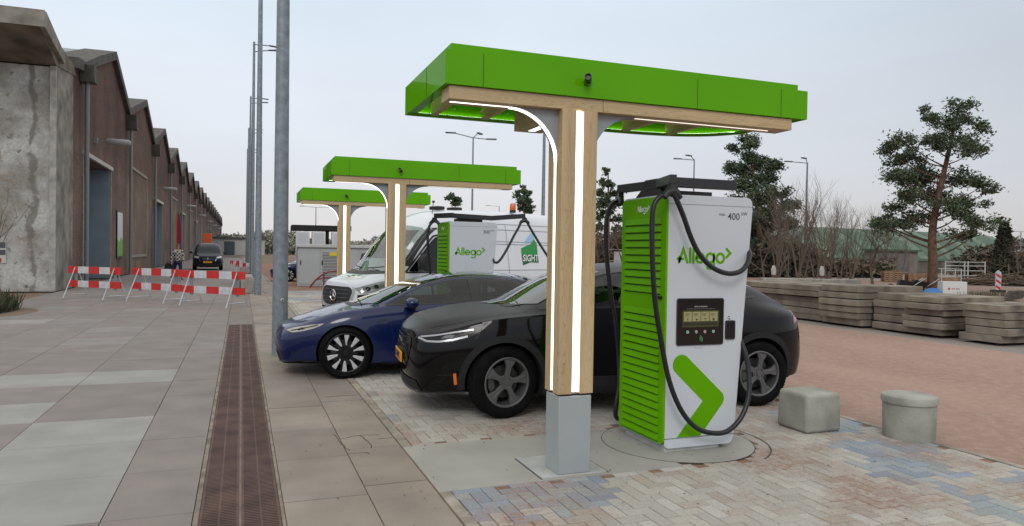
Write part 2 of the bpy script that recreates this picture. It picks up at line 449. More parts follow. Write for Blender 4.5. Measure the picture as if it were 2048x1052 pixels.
    c.build('camera_mount', mat('green_camera_mount', (.05, .17, .01), .5), t, smooth=True)
    c = MB(); Mx = Matrix.Translation((cx, Y0-.022, cz)) @ Euler((R(-14), 0, R(-28))).to_matrix().to_4x4()
    c.lathe([(.0, .0), (.021, 0), (.021, -.045), (.027, -.047), (.027, -.085), (.022, -.085), (.019, -.07), (.0, -.07)][::-1], 20, 'y', Mx)
    c.build('camera', M_blk, t, smooth=True)
    l = MB(); r_ = random.Random(int(loc[1]*10))
    for k in range(16):
        x = r_.uniform(-.3, 1.8); y = r_.uniform(-.04, .1); s_ = r_.uniform(.004, .011)
        l.add([(x-s_, y, 3.147), (x+s_, y+.01, 3.147), (x+s_*.6, y, 3.147+s_*1.6), (x, y-.01, 3.147)], [(0, 1, 2), (0, 2, 3), (0, 3, 1), (1, 3, 2)])
    stuff(l.build('moss', mat('dark_moss', (.02, .03, .01), .9), t))
    return t
DY2, DY3 = 6.70, 13.0
canopy((2.365, 4.98, 0), 'nearest green charging canopy on a pale timber post, in front of the black SUV')
canopy((2.365, 4.98+DY2, 0), 'middle green charging canopy on a timber post, between the blue sedan and the white van')
canopy((2.365, 4.98+DY3, 0), 'farthest green charging canopy on a timber post, beyond the white van by the grey cabinet')

# ------------------------------------------------------------------ chargers (local origin: front left corner on ground)
def charger_body(t, kw, pre):
    # white shell, tapering on its right side toward the bottom
    def prof(i=0):
        return [(.004+i, .122), (.72, .122), (.868-i, 2.06), (.868-i, 2.12), (.862-i, 2.15), (.842-i, 2.172), (.81, 2.18), (.004+i, 2.18)]
    MB().prism(prof(), 0, .72, 'y').build('housing', M_white, t, bevel=.006)
    MB().box(.010, -.0008, 2.099, .868, .0, 2.1025).build('lid_seam', M_dkgrey, t)
    sk = [(.012, .118), (.012, .075), (.03, .048), (.06, .04), (.66, .04), (.69, .052), (.708, .082), (.712, .118)]
    MB().prism(sk, .004, .71, 'y').build('skirt', M_white, t, smooth=True)
    MB().box(.03, .03, 0, .58, .68, .045).build('plinth', M_aluL, t, bevel=.004)
    # green louvred side panel
    g = MB(); g.prism(rrect(-.01, .075, .735, 2.165, .05), -.014, .004, 'x'); 
    g.build('side_panel', M_greenm, t, bevel=.004)
    MB().prism(rrect(-.004, .068, .741, 2.172, .05), .0045, .0075, 'x').build('panel_gasket', M_blk, t)
    lv = MB()
    zs = [1.985-.0655*i for i in range(10)]+[1.20-.0655*i for i in range(17)]
    for z in zs:
        # each blade: slopes out from the top of its slot to a lip at the bottom
        lv.prism([(-.0145, z), (-.018, z-.004), (-.029, z-.046), (-.029, z-.051), (-.0145, z-.054)], .065, .66, 'y')
    lv.build('louvre', M_greenm, t)
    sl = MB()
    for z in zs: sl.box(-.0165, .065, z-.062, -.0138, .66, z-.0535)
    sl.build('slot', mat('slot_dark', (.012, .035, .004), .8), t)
    MB().box(-.032, .035, 1.30, -.0142, .15, 1.325).build('latch', M_blkg, t, bevel=.003)
    # print on the front
    wm = MB(); wordmark(wm, .105, 1.600, .135, -.002, -.0005); wm.build('logo', mat('green_logo_print', (.110, .35, .0), .5, spec=.1), t)
    ws = MB(); Ms = Matrix(((0, 1, 0, 0), (-1, 0, 0, 0), (0, 0, 1, 0), (0, 0, 0, 1)))
    wordmark(ws, -.47, 2.045, .052, -.0165, -.0142, Ms); ws.build('side_logo', mat('white_logo_print', (.7, .75, .7), .4), t)
    text('power_text', kw, .085, M_dkgrey, t, (.605, -.0012, 1.985), bold=.0006)
    text('power_text', 'kW', .042, M_dkgrey, t, (.748, -.0012, 2.025))
    if pre: text('power_text', pre, .036, M_dkgrey, t, (.515, -.0012, 2.018))
    # chevron
    ch = MB()
    def P(u, v): return (u, v)
    w_ = .086
    poly = [(.165+w_*math.cos(R(a)), .745+w_*math.sin(R(a))) for a in range(222, 41, -15)]
    tip = [(.585, .485), (.597, .465), (.603, .44), (.600, .415), (.588, .39)]
    poly += tip+[(.365, .128), (.130, .128), (.385, .425)]
    ch.prism(poly, -.002, -.0004, 'y'); ch.build('chevron', MATS['green_logo_print'], t)
    # payment screen
    MB().prism(rrect(.104, .906, .580, 1.308, .022), -.008, .0, 'y').build('screen_frame', M_dkgrey, t)
    s = MB().prism(rrect(.110, .912, .574, 1.302, .018), -.0095, -.0078, 'y').build('screen', M_blkg, t)
    MB().prism(rrect(.158, 1.062, .528, 1.205, .012), -.0102, -.0094, 'y').build('display', mat('lcd_olive', (.05, .055, .012), .3), s)
    for i in range(4):
        MB().box(.172+.087*i, -.0108, 1.112, .253+.087*i, -.0101, 1.193).build('tile', mat('lcd_tile', (.25, .24, .12), .4, emit=(.36, .34, .16), estr=.12), s)
    gl = MB()
    for i in range(4):
        x = .212+.087*i
        for k in range(3): gl.box(x-.028, -.0112, 1.176-.009*k, x+.022-.008*k, -.0108, 1.179-.009*k)
    dk = mat('lcd_dark', (.02, .02, .01), .5)
    gl.prism([(.208, 1.137), (.218, 1.137), (.212, 1.128), (.219, 1.128), (.206, 1.114), (.211, 1.125), (.205, 1.125)], -.0112, -.0108, 'y')
    gl.prism(arc(.300, 1.126, .008, .008, 0, 330, 10), -.0112, -.0108, 'y'); gl.box(.305, -.0112, 1.124, .322, -.0108, 1.128)
    gl.box(.376, -.0112, 1.133, .402, -.0108, 1.137); gl.box(.387, -.0112, 1.116, .391, -.0108, 1.134)
    gl.box(.462, -.0112, 1.116, .482, -.0108, 1.136)
    gl.build('icon', dk, s)
    MB().box(.170, -.0108, 1.078, .34, -.0101, 1.100).build('display_bar', dk, s); MB().box(.345, -.0108, 1.078, .514, -.0101, 1.100).build('display_bar', dk, s)
    wt = mat('white_print', (.55, .55, .52), .5)
    text('screen_text', 'Start uw laadsessie', .0175, wt, s, (.343, -.0098, 1.232), align='CENTER')
    bl = MB(); r_ = random.Random(3)
    x = .20
    while x < .48:
        d = r_.uniform(.012, .03); bl.box(x, -.0100, 1.216, x+d, -.0095, 1.2195); x += d+.004
    bl.build('print_line', mat('grey_print', (.16, .16, .15), .5), s)
    for i, col in enumerate(((.25, .5, .42), (.32, .32, .32), (.36, .28, .27), (.25, .5, .42))):
        MB().prism(arc(.213+.087*i, 1.022, .014, .014, 0, 345, 16), -.0115, -.0095, 'y').build('button', mat('button_%d' % (i if i != 3 else 0), col, .4), s)
        if i in (0, 3): MB().prism([(.208+.087*i, 1.018), (.218+.087*i, 1.018), (.213+.087*i, 1.028)], -.0122, -.0115, 'y').build('button_mark', M_dkgrey, s)
    nf = MB()
    for k in range(4):
        stroke(nf, arc(.335-.004, .962-.006, .010+.008*k, .010+.008*k, -35, 75, 6), .0042, -.0102, -.0095, 'y')
    nf.build('contactless_mark', mat('nfc_green', (.06, .30, .12), .4), s)
    MB().prism(rrect(.600, .948, .700, 1.112, .014), -.012, 0, 'y').build('card_reader', M_blk, t)
    MB().prism(rrect(.612, .962, .688, 1.096, .008), -.014, -.0118, 'y').build('card_slot', M_blkg, t)
    MB().box(.628, -.0012, 1.142, .648, -.0004, 1.150).box(.622, -.0012, 1.128, .650, -.0004, 1.133).box(.634, -.0012, 1.119, .655, -.0004, 1.124).build('reader_mark', M_dkgrey, t)
    pl = MB()
    for k in range(7): pl.box(.285+.015*k, -.0012, .886, .297+.015*k, -.0004, .889)
    for k in range(5): pl.box(.300+.015*k, -.0012, .877, .310+.015*k, -.0004, .880)
    pl.build('print_line', mat('grey_print2', (.3, .32, .33), .5), t)
def arm_bar(mb, p0, p1, w_, h_):
    p0, p1 = Vector(p0), Vector(p1); d = (p1-p0); L = d.length; a = math.atan2(d.y, d.x)
    b_ = math.asin(d.z/L) if L else 0
    Mx = Matrix.Translation(p0) @ Euler((0, -b_, a)).to_matrix().to_4x4()
    mb.box(0, -w_/2, -h_/2, L, w_/2, h_/2, Mx)
def saddle(t, p, dr, r=.085):
    """cable hanger: a bent saddle below the arm tip, spreading along dr"""
    p = Vector(p); dr = Vector(dr).normalized(); m = MB()
    pts = []
    for i in range(-6, 7):
        a = i/6; pts.append(p+dr*(a*r)+Vector((0, 0, -.055-.055*a*a)))
    m.tube(pts, [.027+.008*(1-abs(i)/6) for i in range(-6, 7)], 10)
    n = Vector((-dr.y, dr.x, 0))
    q = [p+dr*-.03, p+dr*.03, p+dr*.06+Vector((0, 0, -.07)), p+dr*-.06+Vector((0, 0, -.07))]
    m.add([v+n*.022 for v in q]+[v-n*.022 for v in q], [(0, 1, 2, 3), (7, 6, 5, 4), (0, 4, 5, 1), (1, 5, 6, 2), (2, 6, 7, 3), (3, 7, 4, 0)])
    return m.build('cable_hanger', M_arm, t, smooth=True)
def plug(t, p, d):
    d = Vector(d).normalized(); p = Vector(p)
    m = MB(); m.tube([p, p+d*.05, p+d*.11, p+d*.15, p+d*.19], [.024, .036, .040, .034, .030], 12)
    s = d.cross(Vector((0, 1, 0))).normalized()
    m.tube([p+d*.03+s*.03, p+d*.07+s*.065, p+d*.13+s*.065], [.014, .016, .02], 8)
    m.build('plug', M_blk, t, smooth=True)
c1 = thing('ev_charger', 'nearest white charger with green louvred side, chevron and black screen, beside the black SUV', 'charging station', (3.325, 5.14, 0), 0, 'white and green chargers')
charger_body(c1, '400', 'max.')
# arms folded over the top
m = MB(); arm_bar(m, (.70, .04, 2.285), (.04, .04, 2.285), .07, .082); m.build('cable_arm', M_arm, c1, bevel=.004)
m = MB(); arm_bar(m, (.10, .34, 2.29), (-.035, -.13, 2.290), .06, .078); m.build('cable_arm', M_arm, c1, bevel=.004)
m = MB(); arm_bar(m, (.10, .34, 2.29), (.02, .86, 2.286), .06, .075); m.build('cable_arm', M_arm, c1, bevel=.004)
MB().box(.05, .24, 2.245, .20, .46, 2.335).build('arm_hinge', M_blk, c1, bevel=.004)
m = MB(); m.prism([(.12, 2.18), (.62, 2.18), (.52, 2.245), (.20, 2.245)], .05, .24, 'x'); m.build('arm_bracket', M_blk, c1)
m = MB(); m.box(.20, .30, 2.18, .66, .42, 2.244); m.build('arm_base', M_blk, c1, bevel=.003)
saddle(c1, (-.035, -.115, 2.25), (1, .15, 0))
saddle(c1, (.02, .84, 2.25), (.35, 1, 0))
p1 = [(-.10, -.12, 2.150), (-.143, -.12, 2.149), (-.207, -.12, 2.074), (-.222, -.12, 1.912), (-.211, -.12, 1.629), (-.181, -.12, 1.305), (-.117, -.12, .978), (-.034, -.12, .647), (.088, -.12, .392), (.238, -.12, .236), (.404, -.12, .177), (.557, -.12, .183), (.694, -.12, .289), (.784, -.10, .456), (.815, -.06, .649), (.805, -.02, .82), (.775, .03, .95)]
MB().tube(smoothpath(p1), .0215, 14).build('cable', M_cable, c1, smooth=True)
plug(c1, (.775, .03, .95), (-.30, .25, .9))
p2 = [(-.045, -.12, 2.165), (-.01, -.12, 2.150), (.07, -.12, 2.002), (.152, -.12, 1.819), (.244, -.12, 1.675), (.371, -.12, 1.572), (.523, -.12, 1.523), (.651, -.12, 1.54), (.758, -.08, 1.609), (.84, .0, 1.70), (.885, .14, 1.78), (.89, .36, 1.72), (.87, .5, 1.5)]
MB().tube(smoothpath(p2), .0215, 14).build('cable', M_cable, c1, smooth=True)
p3 = [(.033, .86, 2.170), (-.047, .84, 2.15), (-.108, .84, 2.06), (-.126, .84, 1.895), (-.109, .84, 1.614), (-.06, .84, 1.285), (-.007, .84, 1.0), (.03, .84, .72), (.02, .80, .45), (-.02, .78, .24), (.0, .80, .13), (.1, .82, .12), (.2, .80, .3), (.2, .76, .8)]
MB().tube(smoothpath(p3), .0215, 12).build('cable', M_cable, c1, smooth=True)
MB().box(.05, .72, .7, .35, .74, 1.1).build('plug_dock', M_blk, c1)
c2 = thing('ev_charger', 'white charger behind the blue sedan, cable arm swung out toward the white van', 'charging station', (3.325, 5.14+DY2, 0), 0, 'white and green chargers')
charger_body(c2, '300', None)
m = MB(); arm_bar(m, (.05, .12, 2.285), (.84, .14, 2.262), .07, .08); m.build('cable_arm', M_arm, c2, bevel=.004)
m = MB(); arm_bar(m, (.80, .16, 2.262), (1.50, .30, 2.33), .06, .085); m.build('cable_arm', M_arm, c2, bevel=.004)
m = MB(); arm_bar(m, (.10, .10, 2.29), (-.17, .36, 2.28), .06, .085); m.build('cable_arm', M_arm, c2, bevel=.004)
m = MB(); m.box(.20, .20, 2.18, .66, .42, 2.244); m.build('arm_base', M_blk, c2, bevel=.003)
saddle(c2, (1.49, .28, 2.30), (1, -.1, 0)); saddle(c2, (-.17, .36, 2.25), (-.6, .5, 0))
q1 = [(1.43, .28, 2.24), (1.37, .24, 2.13), (1.25, .15, 1.98), (1.09, .05, 1.75), (.94, 0, 1.54), (.845, -.02, 1.48), (.80, .02, 1.55), (.77, .1, 1.75), (.80, .25, 1.95)]
MB().tube(smoothpath(q1), .0225, 12).build('cable', M_cable, c2, smooth=True)
q2 = [(1.53, .28, 2.24), (1.60, .25, 2.10), (1.76, .15, 1.80), (1.92, .05, 1.50), (2.0, .05, 1.2), (1.85, .1, .8), (1.4, .15, .5), (1.0, .2, .6), (.85, .3, .9)]
MB().tube(smoothpath(q2), .0225, 12).build('cable', M_cable, c2, smooth=True)
q3 = [(-.20, .38, 2.17), (-.27, .38, 2.06), (-.285, .36, 1.78), (-.26, .36, 1.5), (-.235, .36, 1.28), (-.15, .36, .8), (.0, .40, .4), (-.05, .6, .2)]
MB().tube(smoothpath(q3), .0225, 12).build('cable', M_cable, c2, smooth=True)

# ------------------------------------------------------------------ ground
def sheet(name, x0, y0, x1, y1, z, m):
    o = MB().add([(x0, y0, z), (x1, y0, z), (x1, y1, z), (x0, y1, z)], [(0, 1, 2, 3)]).build(name, m); return struct(o)
def dirt_mat(name, c1, c2, c3, s1=.35, s2=9, bump=.5, rough=.9):
    m = bpy.data.materials.new(name); MATS[name] = m; m.use_nodes = True; n = m.node_tree; b = n.nodes['Principled BSDF']; L = n.links.new
    tc = n.nodes.new('ShaderNodeTexCoord'); mp = n.nodes.new('ShaderNodeMapping'); mp.inputs['Scale'].default_value = (1.6, .55, 1)
    L(tc.outputs['Object'], mp.inputs[0])
    a = n.nodes.new('ShaderNodeTexNoise'); a.inputs['Scale'].default_value = s1; a.inputs['Detail'].default_value = 6; L(mp.outputs[0], a.inputs['Vector'])
    f = n.nodes.new('ShaderNodeTexNoise'); f.inputs['Scale'].default_value = s2; f.inputs['Detail'].default_value = 8; f.inputs['Roughness'].default_value = .7; L(tc.outputs['Object'], f.inputs['Vector'])
    g = n.nodes.new('ShaderNodeTexNoise'); g.inputs['Scale'].default_value = 90; g.inputs['Detail'].default_value = 3; L(tc.outputs['Object'], g.inputs['Vector'])
    r = n.nodes.new('ShaderNodeMapRange'); r.inputs[1].default_value = .35; r.inputs[2].default_value = .65; L(a.outputs[0], r.inputs[0])
    x = n.nodes.new('ShaderNodeMix'); x.data_type = 'RGBA'; L(r.outputs[0], x.inputs[0]); x.inputs[6].default_value = (*c1, 1); x.inputs[7].default_value = (*c2, 1)
    r2 = n.nodes.new('ShaderNodeMapRange'); r2.inputs[1].default_value = .45; r2.inputs[2].default_value = .8; L(f.outputs[0], r2.inputs[0])
    y = n.nodes.new('ShaderNodeMix'); y.data_type = 'RGBA'; L(r2.outputs[0], y.inputs[0]); L(x.outputs[2], y.inputs[6]); y.inputs[7].default_value = (*c3, 1)
    r3 = n.nodes.new('ShaderNodeMapRange'); r3.inputs[1].default_value = .3; r3.inputs[2].default_value = .7; r3.inputs[3].default_value = .78; r3.inputs[4].default_value = 1.2; L(g.outputs[0], r3.inputs[0])
    z = n.nodes.new('ShaderNodeMix'); z.data_type = 'RGBA'; z.blend_type = 'MULTIPLY'; z.inputs[0].default_value = 1; L(y.outputs[2], z.inputs[6]); L(r3.outputs[0], z.inputs[7])
    L(z.outputs[2], b.inputs['Base Color']); b.inputs['Roughness'].default_value = rough; b.inputs['Specular IOR Level'].default_value = .25
    ad = n.nodes.new('ShaderNodeMath'); ad.operation = 'ADD'; L(f.outputs[0], ad.inputs[0]); L(g.outputs[0], ad.inputs[1])
    bp = n.nodes.new('ShaderNodeBump'); bp.inputs['Strength'].default_value = bump; bp.inputs['Distance'].default_value = .02; L(ad.outputs[0], bp.inputs['Height']); L(bp.outputs[0], b.inputs['Normal'])
    return m
M_red = dirt_mat('red_gravel', (.37, .245, .195), (.29, .19, .152), (.43, .32, .265))
M_sand = dirt_mat('red_brown_sand', (.27, .155, .105), (.22, .125, .085), (.33, .22, .155), s1=1.2)
M_earth = dirt_mat('brown_earth', (.20, .14, .10), (.16, .12, .085), (.24, .18, .13), s1=.08, s2=2)
M_path = dirt_mat('grey_path', (.27, .24, .22), (.22, .20, .18), (.30, .25, .21), s1=.3, s2=3)
M_joint = mat('dark_joint_sand', (.12, .10, .08), .95, nscale=5, namt=.3)
sheet('ground', -900, -60, 1200, 1500, -.040, M_earth)
sheet('road', 5.95, -8, 13.2, 70, -.022, M_red)
sheet('verge', 13.2, -8, 60, 120, -.032, M_path)
sheet('yard', 16.5, 8, 44, 45, -.027, dirt_mat('pink_yard', (.27, .17, .13), (.22, .15, .12), (.30, .22, .18), s1=.3, s2=4))
sheet('street', -6.1, -2, .25, 300, -.014, M_joint)
sheet('paving_bed', -.25, -2, 5.97, 80, -.010, M_sand)
# concrete tiles of the walkway
def slabmat(name, attr=True, namt=.14, s=2.2):
    m = mat(name, (.3, .3, .3), .82, attr=True, nscale=s, namt=namt, bump=.25, bscale=60, detail=8)
    return m
M_tile = slabmat('concrete_tile', namt=.09)
tb = MB(); rt = random.Random(21)
xs = [-.265, -.785, -1.815, -2.84, -3.87, -4.90, -6.08]
y = 2.95; ROW = []
while y < 120: ROW.append(y); y += .98
light = {(1, 2), (1, 3), (1, 4), (1, 7), (2, 5), (2, 7), (3, 7), (4, 6), (3, 5), (3, 4), (5, 12), (2, 2), (2, 3), (4, 15), (5, 13)}
for j, y in enumerate(ROW):
    for i in range(6):
        a, b = xs[i+1]+.0035, xs[i]-.0035
        v = rt.uniform(.97, 1.03)
        if (i, j) in light: c = (.285*v, .284*v, .272*v)
        elif rt.random() < .07 and (j > 9 or i > 2): c = (.235*v, .225*v, .212*v)
        elif rt.random() < .5: c = (.226*v, .200*v, .186*v)
        else: c = (.218*v, .194*v, .180*v)
        tb.cur = c
        h = rt.uniform(-.0012, .0012); g = .003
        tb.box(a, y+g, -.013, b, y+.98-g, 0+h)
y = 16.66
while y < 120:
    v = rt.uniform(.95, 1.05); tb.cur = (.205*v, .18*v, .16*v); tb.box(-.259, y, -.013, .268, y+.974, 0); y += .98
struct(tb.build('pavement', M_tile, bevel=0))
# sandy slabs right of the drain
M_slab2 = mat('sandy_slab', (.3, .3, .3), .85, attr=True, nscale=1.6, namt=.15, bump=.35, bscale=45, detail=8)
tb = MB()
for j, y in enumerate(ROW):
    for a, b in ((.275, .8285), (.8315, 1.289)):
        v = rt.uniform(.93, 1.07); d = .18 if a > .5 else 0
        tb.cur = (.275*v, .235*v, .195*v) if rt.random() < .6 else (.25*v, .22*v, .188*v)
        h = rt.uniform(-.002, .002)
        tb.box(a+.003, y+d+.004, -.009, b-.003, y+.98+d-.004, h)
struct(tb.build('footway', M_slab2))
ck = MB()
for pts in ([(.80, 6.60), (.815, 6.3), (.86, 6.02)], [(.84, 6.42), (1.0, 6.50), (1.18, 6.46)], [(1.02, 6.48), (1.06, 6.2), (1.04, 6.05)], [(.83, 5.93), (.98, 5.93), (1.0, 5.88)],
            [(.9, 8.3), (1.27, 8.32)], [(1.14, 6.32), (1.28, 6.33)]):
    pr = []
    for k in range(len(pts)-1):
        for t_ in range(5):
            u = t_/5; pr.append((pts[k][0]*(1-u)+pts[k+1][0]*u+rt.uniform(-.008, .008), pts[k][1]*(1-u)+pts[k+1][1]*u+rt.uniform(-.008, .008)))
    pr.append(pts[-1]); stroke(ck, pr, rt.uniform(.004, .008), .0024, .0032, 'z', cap=False)
struct(ck.build('pavement_crack', mat('crack_dark', (.03, .025, .02), .95)))
# kerb
M_kerb = mat('kerb_concrete', (.3, .3, .3), .85, attr=True, nscale=6, namt=.25, bump=.3, bscale=70)
tb = MB(); y = 3.0
while y < 45:
    v = rt.uniform(.9, 1.1); tb.cur = (.31*v, .275*v, .225*v)
    if not 4 <= y < 6: tb.box(1.2975, y+.004, -.009, 1.375, y+.996, .006)
    elif y == 4: tb.box(1.2975, y+.004, -.009, 1.375, 4.785, .006)
    v = rt.uniform(.9, 1.1); tb.cur = (.34*v, .30*v, .25*v); tb.box(5.89, y+.003, -.02, 5.965, y+.997, .004)
    y += 1.0
struct(tb.build('kerb', M_kerb))
tb = MB(); x = 1.4
while x < 5.9:
    v = rt.uniform(.9, 1.1); tb.cur = (.38*v, .35*v, .29*v); tb.box(x+.003, 2.93, -.009, min(x+.497, 5.885), 3.04, .003); x += .5
struct(tb.build('kerb', M_kerb))
# herringbone pavers, each block real; colour per block, red sand lies over them in patches
def paver_mat():
    m = bpy.data.materials.new('block_paving'); m.use_nodes = True; n = m.node_tree; b = n.nodes['Principled BSDF']; L = n.links.new
    a = n.nodes.new('ShaderNodeAttribute'); a.attribute_name = 'Col'
    tc = n.nodes.new('ShaderNodeTexCoord')
    n1 = n.nodes.new('ShaderNodeTexNoise'); n1.inputs['Scale'].default_value = .85; n1.inputs['Detail'].default_value = 9; n1.inputs['Roughness'].default_value = .62
    L(tc.outputs['Object'], n1.inputs['Vector'])
    # sparse sand close to the chargers, heavy further along the bays and to the right
    r = n.nodes.new('ShaderNodeMapRange'); r.inputs[1].default_value = .46; r.inputs[2].default_value = .60; L(n1.outputs[0], r.inputs[0])
    n2 = n.nodes.new('ShaderNodeTexNoise'); n2.inputs['Scale'].default_value = 22; n2.inputs['Detail'].default_value = 4; L(tc.outputs['Object'], n2.inputs['Vector'])
    r2 = n.nodes.new('ShaderNodeMapRange'); r2.inputs[1].default_value = .22; r2.inputs[2].default_value = .62; L(n2.outputs[0], r2.inputs[0])
    mu = n.nodes.new('ShaderNodeMath'); mu.operation = 'MULTIPLY'; L(r.outputs[0], mu.inputs[0]); L(r2.outputs[0], mu.inputs[1])
    mu2 = n.nodes.new('ShaderNodeMath'); mu2.operation = 'MULTIPLY'; mu2.inputs[1].default_value = .92; L(mu.outputs[0], mu2.inputs[0])
    x = n.nodes.new('ShaderNodeMix'); x.data_type = 'RGBA'; L(mu2.outputs[0], x.inputs[0]); L(a.outputs['Color'], x.inputs[6]); x.inputs[7].default_value = (.285, .19, .15, 1)
    n3 = n.nodes.new('ShaderNodeTexNoise'); n3.inputs['Scale'].default_value = 60; n3.inputs['Detail'].default_value = 4; L(tc.outputs['Object'], n3.inputs['Vector'])
    r3 = n.nodes.new('ShaderNodeMapRange'); r3.inputs[1].default_value = .3; r3.inputs[2].default_value = .7; r3.inputs[3].default_value = .82; r3.inputs[4].default_value = 1.14; L(n3.outputs[0], r3.inputs[0])
    z = n.nodes.new('ShaderNodeMix'); z.data_type = 'RGBA'; z.blend_type = 'MULTIPLY'; z.inputs[0].default_value = 1; L(x.outputs[2], z.inputs[6]); L(r3.outputs[0], z.inputs[7])
    L(z.outputs[2], b.inputs['Base Color']); b.inputs['Roughness'].default_value = .85; b.inputs['Specular IOR Level'].default_value = .3
    bp = n.nodes.new('ShaderNodeBump'); bp.inputs['Strength'].default_value = .3; bp.inputs['Distance'].default_value = .01; L(n3.outputs[0], bp.inputs['Height']); L(bp.outputs[0], b.inputs['Normal'])
    return m
M_pave = paver_mat()
from mathutils import noise as mnoise
U = .105
CH = (3.67, 5.46)   # charger disc centre
def in_slab(x, y): return (1.31 < x < 3.3 and 4.82 < y < 6.0) or ((x-CH[0])**2+(y-CH[1])**2 < .68**2) or (1.31 < x < 3.3 and 4.82+DY2 < y < 6.0+DY2) or (1.31 < x < 3.3 and 4.82+DY3 < y < 6.0+DY3)
pv = MB(); rp_ = random.Random(5)
def brick(x0, y0, x1, y1):
    x0 += 1.39; x1 += 1.39; y0 += 3.05; y1 += 3.05
    cx, cy = (x0+x1)/2, (y0+y1)/2
    if cx < 1.39 or cx > 5.875 or x1 > 5.93 or in_slab(cx, cy): return
    x0 = max(x0, 1.38); x1 = min(x1, 5.885)
    nb = mnoise.noise(Vector((cx*.75+3, cy*.62+7.3, 2.2)))+.35*mnoise.noise(Vector((cx*2.3, cy*2.3, 9)))
    blue = nb+rp_.gauss(0, .05) > .16
    # measured blue areas near the chargers
    if 1.6 < cx < 2.6 and 4.0 < cy < 4.8: blue = mnoise.noise(Vector((cx*2.2, cy*2.2, 4.4)))+rp_.gauss(0, .12) > -.22 and cx < 2.55-.3*(4.8-cy)
    elif 2.4 < cx < 4.6 and 3.0 < cy < 5.0: blue = False
    elif 4.6 < cx < 5.88 and 3.0 < cy < 5.0: blue = mnoise.noise(Vector((cx*1.6+2, cy*1.9, 1.4)))+rp_.gauss(0, .10) > .0
    elif 3.0 < cx < 5.3 and 5.0 <= cy < 6.3: blue = False
    v = rp_.uniform(.88, 1.08)
    if blue: f_ = rp_.uniform(.1, .75); c = ((.225+.12*f_)*v, (.275+.08*f_)*v, (.345-.03*f_)*v)
    else: f_ = rp_.random()**4; c = ((.42-.06*f_)*v, (.405-.09*f_)*v, (.365-.10*f_)*v)
    pv.cur = c; g = .0032; h = rp_.uniform(-.0012, .0012); bv = .004
    z = h
    vs = [(x0+g, y0+g, -.009), (x1-g, y0+g, -.009), (x1-g, y1-g, -.009), (x0+g, y1-g, -.009),
          (x0+g, y0+g, z-.003), (x1-g, y0+g, z-.003), (x1-g, y1-g, z-.003), (x0+g, y1-g, z-.003),
          (x0+g+bv, y0+g+bv, z), (x1-g-bv, y0+g+bv, z), (x1-g-bv, y1-g-bv, z), (x0+g+bv, y1-g-bv, z)]
    pv.add(vs, [(0, 1, 5, 4), (1, 2, 6, 5), (2, 3, 7, 6), (3, 0, 4, 7), (4, 5, 9, 8), (5, 6, 10, 9), (6, 7, 11, 10), (7, 4, 8, 11), (8, 9, 10, 11)])
for j in range(-1, 250):
    for i in range(-1, 46):
        k = (i-j) % 4
        if k == 0: brick(i*U, j*U, (i+2)*U, (j+1)*U)
        elif k == 3: brick(i*U, j*U, (i+1)*U, (j+2)*U)
struct(pv.build('parking_bay', M_pave))
# concrete slab with the post and the round lid under the charger
M_conc = mat('smooth_concrete', (.34, .33, .295), .8, nscale=1.6, namt=.10, bump=.2, bscale=50, detail=8)
for k, dy in enumerate((0, DY2, DY3)):
    struct(MB().box(1.302, 4.80+dy, -.009, 3.30, 6.02+dy, .002).build('concrete_slab', M_conc))
    d = MB(); d.prism([(CH[0]+.665*math.cos(R(a)), CH[1]+dy+.665*math.sin(R(a))) for a in range(0, 360, 5)], -.009, .0045, 'z')
    struct(d.build('charger_foundation', mat('grey_concrete', (.335, .328, .295), .75, nscale=2, namt=.10, bump=.15, bscale=60)))
    d = MB(); d.prism([(CH[0]+.672*math.cos(R(a)), CH[1]+dy+.672*math.sin(R(a))) for a in range(0, 360, 5)], -.009, .0035, 'z')
    struct(d.build('foundation_joint', mat('joint_black', (.06, .052, .045), .9)))
    if k == 0:
        d = MB(); stroke(d, [(CH[0]+.80*math.cos(R(a)), CH[1]+.80*math.sin(R(a))) for a in range(-62, 30, 4)], .012, .0008, .0022, 'z', cap=False)
        struct(d.build('foundation_joint', MATS['joint_black']))
# pit edge beside the base plate
struct(MB().box(2.64, 4.835, .0022, 2.652, 5.20, .004).box(2.084, 4.832, .0022, 2.096, 5.385, .004).build('plate_gap', MATS['joint_black']))
# drain grate
dg_ = thing('drain_grate', 'long rusty brown slotted drain cover running up the walkway', 'drain grate', (0, 3.0, 0))
M_rust = mat('rusty_brown_iron', (.105, .060, .048), .75, nscale=4, namt=.25, bump=.2, bscale=90)
M_pit = mat('drain_pit', (.018, .014, .012), .95)
ye = 13.6
MB().box(-.205, 0, -.013, .235, ye, -.010).build('pit', M_pit, dg_)
fr = MB(); fr.box(-.262, 0, -.013, -.232, ye, .002); fr.box(.252, 0, -.013, .272, ye, .001); fr.box(-.262, ye, -.013, .272, ye+.03, .002)
fr.build('frame', mat('drain_frame_concrete', (.23, .195, .155), .85, nscale=5, namt=.3), dg_)
for a, b in ((-.228, .002), (.018, .248)):
    g = MB(); y = .0
    g.box(a, 0, -.009, a+.016, ye, .003); g.box(b-.016, 0, -.009, b, ye, .003); g.box((a+b)/2-.006, 0, -.009, (a+b)/2+.006, ye, .0026)
    while y < ye-.02:
        g.box(a+.012, y, -.009, b-.012, y+.016, .0022); y += .0295
    g.build('grating', M_rust, dg_)
g = MB(); g.box(.003, 0, -.009, .017, ye, .004); g.build('centre_bar', mat('centre_bar_iron', (.20, .14, .115), .8, nscale=5, namt=.2), dg_)

